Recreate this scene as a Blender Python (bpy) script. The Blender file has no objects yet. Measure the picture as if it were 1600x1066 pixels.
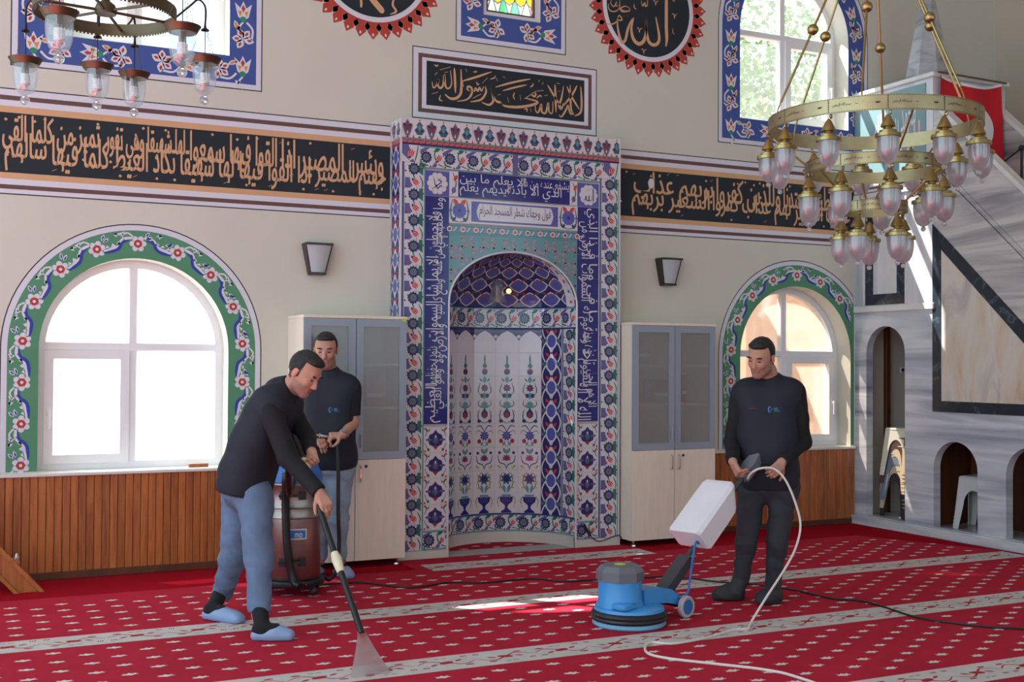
import bpy, bmesh, math, random
import numpy as np
from mathutils import Vector, Matrix, Euler
from math import pi, sin, cos, sqrt, atan2, radians

scene = bpy.context.scene
COL = scene.collection
random.seed(7)

# ---------------------------------------------------------------- camera
cam_d = bpy.data.cameras.new('camera')
cam_d.sensor_width = 36.0
cam_d.lens = 1830.6 / 1600 * 36
cam_d.clip_end = 300
cam = bpy.data.objects.new('camera', cam_d)
COL.objects.link(cam)
cam.matrix_world = Matrix(((0.898968, -0.013476, -0.437806, -3.2646),
                           (-0.437975, -0.014360, -0.898872, -8.4621),
                           (0.005826, 0.999806, -0.018811, 1.5179),
                           (0, 0, 0, 1)))
scene.camera = cam

# ---------------------------------------------------------------- sky, sun, exposure
world = bpy.data.worlds.new('sky')
scene.world = world
world.use_nodes = True
_bg = world.node_tree.nodes['Background']
_bg.inputs[0].default_value = (0.68, 0.92, 1.06, 1)
_bg.inputs[1].default_value = 1.0
sun_d = bpy.data.lights.new('sun', 'SUN')
sun_d.energy = 9.0
sun_d.angle = radians(0.6)
sun_d.color = (1.0, 0.96, 0.90)
sun = bpy.data.objects.new('sun', sun_d)
COL.objects.link(sun)
sun.rotation_euler = Vector((0.95, -1.0, -1.9)).to_track_quat('-Z', 'Y').to_euler()
sun.location = (-6, 10, 16)
vs = scene.view_settings
vs.view_transform = 'Standard'
vs.look = 'None'
vs.exposure = 1.22
vs.gamma = 1.0
vs.use_curve_mapping = False
scene.cycles.max_bounces = 8
scene.cycles.transparent_max_bounces = 24
scene.cycles.caustics_reflective = False
scene.cycles.caustics_refractive = False
scene.cycles.sample_clamp_indirect = 6.0
scene.cycles.use_denoising = True


# ---------------------------------------------------------------- helpers
def S(r, g, b):
    f = lambda c: (c / 12.92 if c <= 0.04045 else ((c + 0.055) / 1.055) ** 2.4)
    return (f(r / 255), f(g / 255), f(b / 255))


MATS = {}


def mat(name, col, rough=0.6, metal=0.0, noise=0.0, scale=12.0, bump=0.0, bscale=None, spec=0.5, rand=0.0,
        stretch=(1, 1, 1), coat=0.0, detail=4.0, alpha=1.0, sheen=0.0):
    m = bpy.data.materials.new(name)
    m.use_nodes = True
    nt = m.node_tree
    b = nt.nodes['Principled BSDF']
    b.inputs['Roughness'].default_value = rough
    b.inputs['Metallic'].default_value = metal
    b.inputs['Specular IOR Level'].default_value = spec
    b.inputs['Coat Weight'].default_value = coat
    b.inputs['Base Color'].default_value = (*col, 1)
    b.inputs['Alpha'].default_value = alpha
    if sheen:
        b.inputs['Sheen Weight'].default_value = sheen
    if noise or bump or rand:
        tc = nt.nodes.new('ShaderNodeTexCoord')
        mp = nt.nodes.new('ShaderNodeMapping')
        mp.inputs['Scale'].default_value = stretch
        nt.links.new(tc.outputs['Object'], mp.inputs[0])
    if noise or rand:
        nz = nt.nodes.new('ShaderNodeTexNoise')
        nz.inputs['Scale'].default_value = scale
        nz.inputs['Detail'].default_value = detail
        nt.links.new(mp.outputs[0], nz.inputs['Vector'])
        mr = nt.nodes.new('ShaderNodeMapRange')
        mr.inputs[1].default_value = 0.25
        mr.inputs[2].default_value = 0.75
        mr.inputs[3].default_value = 1 - noise
        mr.inputs[4].default_value = 1 + noise
        nt.links.new(nz.outputs[0], mr.inputs[0])
        val = mr.outputs[0]
        if rand:
            oi = nt.nodes.new('ShaderNodeObjectInfo')
            m2 = nt.nodes.new('ShaderNodeMapRange')
            m2.inputs[3].default_value = 1 - rand
            m2.inputs[4].default_value = 1 + rand
            nt.links.new(oi.outputs['Random'], m2.inputs[0])
            mu = nt.nodes.new('ShaderNodeMath')
            mu.operation = 'MULTIPLY'
            nt.links.new(val, mu.inputs[0])
            nt.links.new(m2.outputs[0], mu.inputs[1])
            val = mu.outputs[0]
        vm = nt.nodes.new('ShaderNodeVectorMath')
        vm.operation = 'SCALE'
        vm.inputs[0].default_value = col
        nt.links.new(val, vm.inputs['Scale'])
        nt.links.new(vm.outputs[0], b.inputs['Base Color'])
    if bump:
        n2 = nt.nodes.new('ShaderNodeTexNoise')
        n2.inputs['Scale'].default_value = bscale or scale
        n2.inputs['Detail'].default_value = 3
        nt.links.new(mp.outputs[0], n2.inputs['Vector'])
        bp = nt.nodes.new('ShaderNodeBump')
        bp.inputs['Strength'].default_value = bump
        bp.inputs['Distance'].default_value = 0.01
        nt.links.new(n2.outputs[0], bp.inputs['Height'])
        nt.links.new(bp.outputs[0], b.inputs['Normal'])
    MATS[name] = m
    return m


def ramp_mat(name, stops, scale=3.0, stretch=(1, 1, 1), rough=0.3, kind='noise', distort=0.0, rot=(0, 0, 0), detail=6, coat=0.0, rand=0.0):
    """a material whose colour runs through the stops along a noise or a wave (wood grain, marble veins)"""
    m = bpy.data.materials.new(name)
    m.use_nodes = True
    nt = m.node_tree
    b = nt.nodes['Principled BSDF']
    b.inputs['Roughness'].default_value = rough
    b.inputs['Coat Weight'].default_value = coat
    tc = nt.nodes.new('ShaderNodeTexCoord')
    mp = nt.nodes.new('ShaderNodeMapping')
    mp.inputs['Scale'].default_value = stretch
    mp.inputs['Rotation'].default_value = rot
    nt.links.new(tc.outputs['Object'], mp.inputs[0])
    src = mp.outputs[0]
    if rand:
        oi = nt.nodes.new('ShaderNodeObjectInfo')
        cb = nt.nodes.new('ShaderNodeCombineXYZ')
        ml = nt.nodes.new('ShaderNodeMath')
        ml.operation = 'MULTIPLY'
        ml.inputs[1].default_value = 37.0
        nt.links.new(oi.outputs['Random'], ml.inputs[0])
        nt.links.new(ml.outputs[0], cb.inputs[0])
        nt.links.new(ml.outputs[0], cb.inputs[2])
        ad = nt.nodes.new('ShaderNodeVectorMath')
        nt.links.new(src, ad.inputs[0])
        nt.links.new(cb.outputs[0], ad.inputs[1])
        src = ad.outputs[0]
    if kind == 'wave':
        t = nt.nodes.new('ShaderNodeTexWave')
        t.inputs['Scale'].default_value = scale
        t.inputs['Distortion'].default_value = distort
        t.inputs['Detail'].default_value = detail
        t.inputs['Detail Scale'].default_value = 1.5
        nt.links.new(src, t.inputs['Vector'])
        out = t.outputs['Fac']
    else:
        t = nt.nodes.new('ShaderNodeTexNoise')
        t.inputs['Scale'].default_value = scale
        t.inputs['Detail'].default_value = detail
        t.inputs['Distortion'].default_value = distort
        nt.links.new(src, t.inputs['Vector'])
        out = t.outputs[0]
    cr = nt.nodes.new('ShaderNodeValToRGB')
    el = cr.color_ramp.elements
    el[0].position, el[0].color = stops[0][0], (*stops[0][1], 1)
    el[1].position, el[1].color = stops[-1][0], (*stops[-1][1], 1)
    for p, c in stops[1:-1]:
        e = el.new(p)
        e.color = (*c, 1)
    nt.links.new(out, cr.inputs[0])
    res = cr.outputs[0]
    if rand:
        m2 = nt.nodes.new('ShaderNodeMapRange')
        m2.inputs[3].default_value = 1 - rand
        m2.inputs[4].default_value = 1 + rand
        nt.links.new(oi.outputs['Random'], m2.inputs[0])
        vm = nt.nodes.new('ShaderNodeVectorMath')
        vm.operation = 'SCALE'
        nt.links.new(res, vm.inputs[0])
        nt.links.new(m2.outputs[0], vm.inputs['Scale'])
        res = vm.outputs[0]
    nt.links.new(res, b.inputs['Base Color'])
    MATS[name] = m
    return m


def glass_mat(name, col, transp=0.5, transl=0.4, rough=0.1, diff=None):
    """thin pane: part of the light passes straight through, part is scattered (frosting), the rest mirrors"""
    m = bpy.data.materials.new(name)
    m.use_nodes = True
    nt = m.node_tree
    nt.nodes.clear()
    o = nt.nodes.new('ShaderNodeOutputMaterial')
    tr = nt.nodes.new('ShaderNodeBsdfTransparent')
    tr.inputs[0].default_value = (*col, 1)
    tl = nt.nodes.new('ShaderNodeBsdfTranslucent')
    tl.inputs[0].default_value = (*col, 1)
    gl = nt.nodes.new('ShaderNodeBsdfGlossy')
    gl.inputs['Roughness'].default_value = rough
    mx = nt.nodes.new('ShaderNodeMixShader')
    mx.inputs[0].default_value = transl / max(1e-4, transp + transl)
    nt.links.new(tr.outputs[0], mx.inputs[1])
    nt.links.new(tl.outputs[0], mx.inputs[2])
    m2 = nt.nodes.new('ShaderNodeMixShader')
    m2.inputs[0].default_value = 1 - transp - transl
    nt.links.new(mx.outputs[0], m2.inputs[1])
    nt.links.new(gl.outputs[0], m2.inputs[2])
    if diff:
        df = nt.nodes.new('ShaderNodeBsdfDiffuse')
        df.inputs[0].default_value = (*diff[1], 1)
        m3 = nt.nodes.new('ShaderNodeMixShader')
        m3.inputs[0].default_value = diff[0]
        nt.links.new(m2.outputs[0], m3.inputs[1])
        nt.links.new(df.outputs[0], m3.inputs[2])
        m2 = m3
    nt.links.new(m2.outputs[0], o.inputs[0])
    MATS[name] = m
    return m


def place(o, parent=None):
    """link, and parent so that the object's own matrix stays its world matrix"""
    COL.objects.link(o)
    if parent is not None:
        o.parent = parent
        o.matrix_parent_inverse = WORLD[parent.name].inverted()
    WORLD[o.name] = o.matrix_basis.copy()
    return o


WORLD = {}


def tag(o, label=None, cat=None, group=None, kind=None):
    if label:
        o['label'] = label
    if cat:
        o['category'] = cat
    if group:
        o['group'] = group
    if kind:
        o['kind'] = kind
    return o


def thing(name, label, cat, loc=(0, 0, 0), rotz=0.0, group=None):
    o = bpy.data.objects.new(name, None)
    o.empty_display_size = 0.1
    o.location = loc
    o.rotation_euler = (0, 0, rotz)
    o.matrix_basis = Matrix.Translation(loc) @ Matrix.Rotation(rotz, 4, 'Z')
    place(o)
    return tag(o, label, cat, group)


def inst(name, me, parent=None, M=None, label=None):
    o = bpy.data.objects.new(name, me)
    if M is not None:
        o.matrix_basis = M
    place(o, parent)
    if label:
        o['label'] = label
    return o


def T(x, y, z, rz=0.0, rx=0.0, ry=0.0, s=1.0):
    m = Matrix.Translation((x, y, z)) @ Euler((rx, ry, rz)).to_matrix().to_4x4()
    if s != 1.0:
        m = m @ Matrix.Scale(s, 4)
    return m


class MB:
    """collects shapes and links them as one mesh"""

    def __init__(s):
        s.v, s.f, s.m, s.mats = [], [], [], []

    def mi(s, m):
        if isinstance(m, str):
            m = MATS[m]
        if m not in s.mats:
            s.mats.append(m)
        return s.mats.index(m)

    def add(s, verts, faces, m):
        k = s.mi(m)
        n = len(s.v)
        s.v += [tuple(p) for p in verts]
        s.f += [tuple(n + i for i in f) for f in faces]
        s.m += [k] * len(faces)
        return s

    def box(s, x0, x1, y0, y1, z0, z1, m, M=None, ch=0.0):
        if ch:
            bm = bmesh.new()
            bmesh.ops.create_cube(bm, size=1)
            for v in bm.verts:
                v.co = Vector(((x0 + x1) / 2 + v.co.x * (x1 - x0), (y0 + y1) / 2 + v.co.y * (y1 - y0), (z0 + z1) / 2 + v.co.z * (z1 - z0)))
            bmesh.ops.bevel(bm, geom=bm.edges[:], offset=ch, segments=1, affect='EDGES')
            bm.verts.index_update()
            vs_ = [v.co.copy() for v in bm.verts]
            fs = [[v.index for v in f.verts] for f in bm.faces]
            bm.free()
        else:
            vs_ = [Vector((x, y, z)) for x in (x0, x1) for y in (y0, y1) for z in (z0, z1)]
            fs = [(0, 1, 3, 2), (4, 6, 7, 5), (0, 4, 5, 1), (2, 3, 7, 6), (0, 2, 6, 4), (1, 5, 7, 3)]
        if M is not None:
            vs_ = [M @ v for v in vs_]
        return s.add(vs_, fs, m)

    def prism(s, pts, d0, d1, m, fn):
        """polygon pts (u, v) extruded from w=d0 to w=d1; fn(u, v, w) -> xyz"""
        n = len(pts)
        vs_ = [fn(u, v, d0) for u, v in pts] + [fn(u, v, d1) for u, v in pts]
        fs = [tuple(range(n)), tuple(range(2 * n - 1, n - 1, -1))]
        fs += [(i, i + n, (i + 1) % n + n, (i + 1) % n) for i in range(n)]
        return s.add(vs_, fs, m)

    def plate(s, outer, holes, d0, d1, m, fn):
        """plate with holes, real thickness"""
        bm = bmesh.new()
        loops = []
        for lp in [outer] + holes:
            vs_ = [bm.verts.new((u, v, 0)) for u, v in lp]
            for i in range(len(vs_)):
                bm.edges.new((vs_[i], vs_[(i + 1) % len(vs_)]))
            loops.append(vs_)
        bmesh.ops.triangle_fill(bm, use_beauty=True, use_dissolve=False, edges=bm.edges[:])
        bm.verts.index_update()
        n = len(bm.verts)
        co = [(v.co.x, v.co.y) for v in bm.verts]
        vv = [fn(u, v, d0) for u, v in co] + [fn(u, v, d1) for u, v in co]
        ff = [[v.index for v in f.verts] for f in bm.faces]
        fs = ff + [[i + n for i in reversed(f)] for f in ff]
        for lp in loops:
            ix = [v.index for v in lp]
            fs += [(ix[i], ix[i] + n, ix[(i + 1) % len(ix)] + n, ix[(i + 1) % len(ix)]) for i in range(len(ix))]
        bm.free()
        return s.add(vv, fs, m)

    def lathe(s, prof, m, n=24, M=None, a0=0.0, a1=2 * pi):
        full = abs(a1 - a0 - 2 * pi) < 1e-6
        k = n if full else n + 1
        vs_ = []
        for i in range(k):
            a = a0 + (a1 - a0) * i / n
            vs_ += [Vector((r * cos(a), r * sin(a), z)) for r, z in prof]
        p = len(prof)
        fs = []
        for i in range(n):
            j = (i + 1) % k
            for q in range(p - 1):
                fs.append((i * p + q, j * p + q, j * p + q + 1, i * p + q + 1))
        if M is not None:
            vs_ = [M @ v for v in vs_]
        return s.add(vs_, fs, m)

    def tube(s, pts, r, m, n=10, cap=True, M=None):
        pts = [Vector(p) for p in pts]
        rr = r if isinstance(r, (list, tuple)) else [r] * len(pts)
        vs_ = []
        up = None
        for i, p in enumerate(pts):
            t = (pts[min(i + 1, len(pts) - 1)] - pts[max(i - 1, 0)]).normalized()
            if up is None:
                up = Vector((0, 0, 1)) if abs(t.z) < 0.9 else Vector((1, 0, 0))
            a = t.cross(up)
            if a.length < 1e-6:
                a = t.cross(Vector((0, 1, 0.1)))
            a.normalize()
            b = a.cross(t).normalized()
            up = b
            vs_ += [p + a * (rr[i] * cos(2 * pi * q / n)) + b * (rr[i] * sin(2 * pi * q / n)) for q in range(n)]
        fs = []
        for i in range(len(pts) - 1):
            for q in range(n):
                fs.append((i * n + q, i * n + (q + 1) % n, (i + 1) * n + (q + 1) % n, (i + 1) * n + q))
        if cap:
            fs.append(tuple(range(n - 1, -1, -1)))
            fs.append(tuple((len(pts) - 1) * n + q for q in range(n)))
        if M is not None:
            vs_ = [M @ v for v in vs_]
        return s.add(vs_, fs, m)

    def ball(s, c, r, m, n=12, sc=(1, 1, 1), M=None):
        prof = [(max(1e-5, r * sin(pi * i / n)), -r * cos(pi * i / n)) for i in range(n + 1)]
        Mx = Matrix.Translation(c) @ Matrix.Diagonal((*sc, 1))
        if M is not None:
            Mx = M @ Mx
        return s.lathe(prof, m, 2 * n, Mx)

    def mesh(s, name, smooth=False):
        me = bpy.data.meshes.new(name)
        me.from_pydata(s.v, [], s.f)
        for m in s.mats:
            me.materials.append(m)
        me.polygons.foreach_set('material_index', s.m)
        if smooth:
            me.polygons.foreach_set('use_smooth', [True] * len(s.f))
            if smooth != 'all':
                me.set_sharp_from_angle(angle=radians(38))
        me.update()
        return me

    def build(s, name, parent=None, smooth=False, M=None, label=None):
        return inst(name, s.mesh(name, smooth), parent, M, label)


def catmull(pts, n=6, closed=False):
    P = [Vector(p) for p in pts]
    out = []
    L = len(P)
    for i in range(L if closed else L - 1):
        g = lambda k: P[k % L] if closed else P[min(max(k, 0), L - 1)]
        p0, p1, p2, p3 = g(i - 1), g(i), g(i + 1), g(i + 2)
        for k in range(n):
            t = k / n
            out.append(0.5 * ((2 * p1) + (p2 - p0) * t + (2 * p0 - 5 * p1 + 4 * p2 - p3) * t * t + (3 * p1 - p0 - 3 * p2 + p3) * t ** 3))
    if not closed:
        out.append(P[-1])
    return out


FRONT = lambda y: (lambda u, v, w: (u, y + w, v))       # (u, v) on a plane facing the room, w goes into the wall
SIDE = lambda x: (lambda u, v, w: (x + w, u, v))        # (u = y, v = z) on the side face of the pulpit


# ---------------------------------------------------------------- flat ornament (paint, glaze, print), in layers 0.5 mm apart
EPS = 0.0006


def ell(cx, cy, rx, ry=None, n=14, rot=0.0):
    ry = rx if ry is None else ry
    return [(cx + rx * cos(2 * pi * i / n) * cos(rot) - ry * sin(2 * pi * i / n) * sin(rot),
             cy + rx * cos(2 * pi * i / n) * sin(rot) + ry * sin(2 * pi * i / n) * cos(rot)) for i in range(n)]


def leaf(x, y, ln, wd, ang, n=4):
    """pointed leaf from (x, y) along ang (degrees)"""
    a = radians(ang)
    pts = []
    for i in range(n + 1):
        t = i / n
        pts.append((ln * t, wd / 2 * sin(pi * t)))
    for i in range(n - 1, 0, -1):
        t = i / n
        pts.append((ln * t, -wd / 2 * sin(pi * t)))
    return [(x + p * cos(a) - q * sin(a), y + p * sin(a) + q * cos(a)) for p, q in pts]


def rect(x0, y0, x1, y1):
    return [(x0, y0), (x1, y0), (x1, y1), (x0, y1)]


def ribbon(pts, w, taper=True, n=4):
    c = [Vector((p[0], p[1], 0)) for p in catmull([(p[0], p[1], 0) for p in pts], n)] if len(pts) > 2 else [Vector((*p, 0)) for p in pts]
    L, R_ = [], []
    for i, p in enumerate(c):
        t = (c[min(i + 1, len(c) - 1)] - c[max(i - 1, 0)])
        if t.length < 1e-9:
            t = Vector((1, 0, 0))
        t.normalize()
        k = i / max(1, len(c) - 1)
        ww = w / 2 * (min(1, 0.35 + 2.2 * min(k, 1 - k)) if taper else 1)
        L.append((p.x - t.y * ww, p.y + t.x * ww))
        R_.append((p.x + t.y * ww, p.y - t.x * ww))
    return L, R_


class Ink:
    def __init__(s):
        s.v, s.f, s.m, s.mats = [], [], [], []
        s.X = (0.0, 0.0, 0.0, 1.0, 1.0)

    def at(s, x=0.0, y=0.0, deg=0.0, sc=1.0, flip=1.0):
        s.X = (x, y, radians(deg), sc, flip)
        return s

    def tr(s, p):
        x, y, a, k, fl = s.X
        u, v = p[0] * k * fl, p[1] * k
        return (x + u * cos(a) - v * sin(a), y + u * sin(a) + v * cos(a))

    def mi(s, m):
        m = MATS[m] if isinstance(m, str) else m
        if m not in s.mats:
            s.mats.append(m)
        return s.mats.index(m)

    def p(s, poly, m, layer=1):
        n = len(s.v)
        s.v += [(*s.tr(q), layer) for q in poly]
        s.f.append(tuple(range(n, n + len(poly))))
        s.m.append(s.mi(m))
        return s

    def st(s, pts, w, m, layer=1, taper=True, n=4):
        L, R_ = ribbon(pts, w, taper, n)
        k = len(s.v)
        h = len(L)
        s.v += [(*s.tr(q), layer) for q in L + R_]
        mi = s.mi(m)
        for i in range(h - 1):
            s.f.append((k + i, k + h + i, k + h + i + 1, k + i + 1))
            s.m.append(mi)
        return s

    def mesh2(s, V, F, m, layer=1):
        n = len(s.v)
        s.v += [(*s.tr(q), layer) for q in V]
        s.f += [tuple(n + i for i in f) for f in F]
        s.m += [s.mi(m)] * len(F)
        return s

    def flower(s, x, y, r, petals, mp, mc, ml=None, layer=2, rot=0.0):
        for i in range(petals):
            a = 2 * pi * i / petals + rot
            s.p(ell(x + r * 0.62 * cos(a), y + r * 0.62 * sin(a), r * 0.42, r * 0.36, 8, a), mp, layer)
        s.p(ell(x, y, r * 0.5, n=10), mc, layer + 1)
        if ml:
            s.p(ell(x, y, r * 0.2, n=8), ml, layer + 2)
        return s

    def mesh(s, name, fn):
        me = bpy.data.meshes.new(name)
        me.from_pydata([fn(u, v, -l * EPS) for u, v, l in s.v], [], s.f)
        for m in s.mats:
            me.materials.append(m)
        me.polygons.foreach_set('material_index', s.m)
        me.update()
        return me

    def build(s, name, fn, parent=None, M=None, label=None):
        return inst(name, s.mesh(name, fn), parent, M, label)

    def into(s, mb, fn):
        """append this ornament to a mesh builder (so it becomes part of the same piece)"""
        n = len(mb.v)
        mb.v += [tuple(fn(u, v, -l * EPS)) for u, v, l in s.v]
        mb.f += [tuple(n + i for i in f) for f in s.f]
        mb.m += [mb.mi(s.mats[k]) for k in s.m]
        return mb


# Arabic lettering: joined forms are picked here, the glyphs come from the built-in font
_AR = {}
for _c, _b, _j in [('ا', 0xFE8D, 0), ('ب', 0xFE8F, 1), ('ة', 0xFE93, 0), ('ت', 0xFE95, 1), ('ث', 0xFE99, 1), ('ج', 0xFE9D, 1), ('ح', 0xFEA1, 1),
                   ('خ', 0xFEA5, 1), ('د', 0xFEA9, 0), ('ذ', 0xFEAB, 0), ('ر', 0xFEAD, 0), ('ز', 0xFEAF, 0), ('س', 0xFEB1, 1), ('ش', 0xFEB5, 1),
                   ('ص', 0xFEB9, 1), ('ض', 0xFEBD, 1), ('ط', 0xFEC1, 1), ('ظ', 0xFEC5, 1), ('ع', 0xFEC9, 1), ('غ', 0xFECD, 1), ('ف', 0xFED1, 1),
                   ('ق', 0xFED5, 1), ('ك', 0xFED9, 1), ('ل', 0xFEDD, 1), ('م', 0xFEE1, 1), ('ن', 0xFEE5, 1), ('ه', 0xFEE9, 1), ('و', 0xFEED, 0),
                   ('ى', 0xFEEF, 0), ('ي', 0xFEF1, 1), ('ئ', 0xFE89, 1)]:
    _AR[_c] = (_b, _j)


def shape_arabic(t):
    out, i, prev = [], 0, False
    while i < len(t):
        c = t[i]
        if c not in _AR:
            out.append(c)
            prev = False
            i += 1
            continue
        if c == 'ل' and i + 1 < len(t) and t[i + 1] == 'ا':
            out.append(chr(0xFEFB + (1 if prev else 0)))
            prev = False
            i += 2
            continue
        b, j = _AR[c]
        nx = j == 1 and i + 1 < len(t) and t[i + 1] in _AR
        out.append(chr(b + (3 if prev and nx else 2 if nx else 1 if prev else 0)))
        prev = j == 1
        i += 1
    return ''.join(reversed(out))


_TXT = {}


def text_mesh(body, arabic=True):
    """outline of a line of text as (verts2d, faces), normalised to its bounding box 0..1 x 0..1, and its aspect"""
    key = (body, arabic)
    if key in _TXT:
        return _TXT[key]
    cu = bpy.data.curves.new('lettering', 'FONT')
    cu.body = shape_arabic(body) if arabic else body
    cu.resolution_u = 3
    o = bpy.data.objects.new('lettering', cu)
    COL.objects.link(o)
    bpy.context.view_layer.update()
    me = bpy.data.meshes.new_from_object(o.evaluated_get(bpy.context.evaluated_depsgraph_get()))
    V = np.array([v.co[:2] for v in me.vertices])
    F = [tuple(p.vertices) for p in me.polygons]
    bpy.data.objects.remove(o)
    bpy.data.curves.remove(cu)
    bpy.data.meshes.remove(me)
    lo, hi = V.min(0), V.max(0)
    d = hi - lo
    _TXT[key] = ((V - lo) / d, F, d[0] / d[1])
    return _TXT[key]


def put_text(ink, body, x0, y0, x1, y1, m, layer=2, arabic=True, warp=None, bold=0.0):
    V, F, _ = text_mesh(body, arabic)
    W2 = [(x0 + (x1 - x0) * a, y0 + (y1 - y0) * b) for a, b in V]
    if warp:
        W2 = [warp(p) for p in W2]
    ink.mesh2(W2, F, m, layer)
    if bold:
        ink.mesh2([(a + bold, b + bold * .5) for a, b in W2], F, m, layer + .15)
# gold lettering strokes: (width, [(x, z), ...]) on the front wall
ROUNDEL_STROKES = [(0.033, [(2.482, 5.011), (2.483, 4.752), (2.484, 4.516), (2.489, 4.407), (2.48, 4.335)]), (0.029, [(2.373, 4.583), (2.392, 4.504), (2.41, 4.412), (2.397, 4.356), (2.351, 4.333), (2.305, 4.352), (2.283, 4.411), (2.272, 4.488), (2.266, 4.577)]), (0.032, [(2.266, 4.577), (2.275, 4.465), (2.255, 4.369), (2.218, 4.329), (2.178, 4.328), (2.137, 4.369), (2.121, 4.453), (2.145, 4.549)]), (0.025, [(2.145, 4.549), (2.114, 4.506), (2.083, 4.432), (2.061, 4.344), (2.029, 4.316), (2.0, 4.367), (1.981, 4.45), (1.978, 4.515)]), (0.012, [(1.978, 4.515), (1.997, 4.548), (2.026, 4.516), (1.997, 4.504), (1.975, 4.514)]), (0.013, [(1.988, 4.508), (1.953, 4.475), (1.917, 4.46), (1.869, 4.459)]), (0.01, [(2.104, 4.624), (2.059, 4.637), (2.015, 4.612), (2.041, 4.593), (2.104, 4.605), (2.095, 4.631)]), (0.01, [(2.001, 4.683), (2.006, 4.599), (2.042, 4.585), (2.104, 4.599)]), (0.01, [(1.89, 4.637), (1.889, 4.598), (1.917, 4.573), (1.97, 4.583), (2.001, 4.622)]), (0.009, [(1.916, 4.671), (1.912, 4.64), (1.943, 4.617), (1.97, 4.663), (1.961, 4.624), (1.988, 4.635)]), (0.009, [(2.149, 4.669), (2.149, 4.638), (2.172, 4.626)]), (0.012, [(2.221, 4.707), (2.235, 4.662), (2.258, 4.696), (2.263, 4.666), (2.283, 4.677), (2.287, 4.724)]), (0.007, [(2.554, 4.509), (2.552, 4.47), (2.573, 4.458)]), (0.007, [(2.546, 4.768), (2.562, 4.751), (2.576, 4.757)]), (0.006, [(2.042, 4.55), (2.049, 4.546)]), (0.006, [(2.078, 4.555), (2.085, 4.55)]), (0.007, [(2.177, 4.456), (2.193, 4.464), (2.203, 4.421)]), (0.007, [(2.203, 4.421), (2.212, 4.455), (2.232, 4.465)]), (0.007, [(2.223, 4.276), (2.24, 4.283), (2.249, 4.24)]), (0.007, [(2.249, 4.24), (2.258, 4.274), (2.278, 4.285)]), (0.007, [(2.542, 4.63), (2.559, 4.638), (2.569, 4.594)]), (0.007, [(2.569, 4.594), (2.578, 4.629), (2.598, 4.64)]), (0.007, [(2.345, 4.72), (2.361, 4.728), (2.371, 4.685)]), (0.007, [(2.371, 4.685), (2.38, 4.72), (2.4, 4.73)])]
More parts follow.
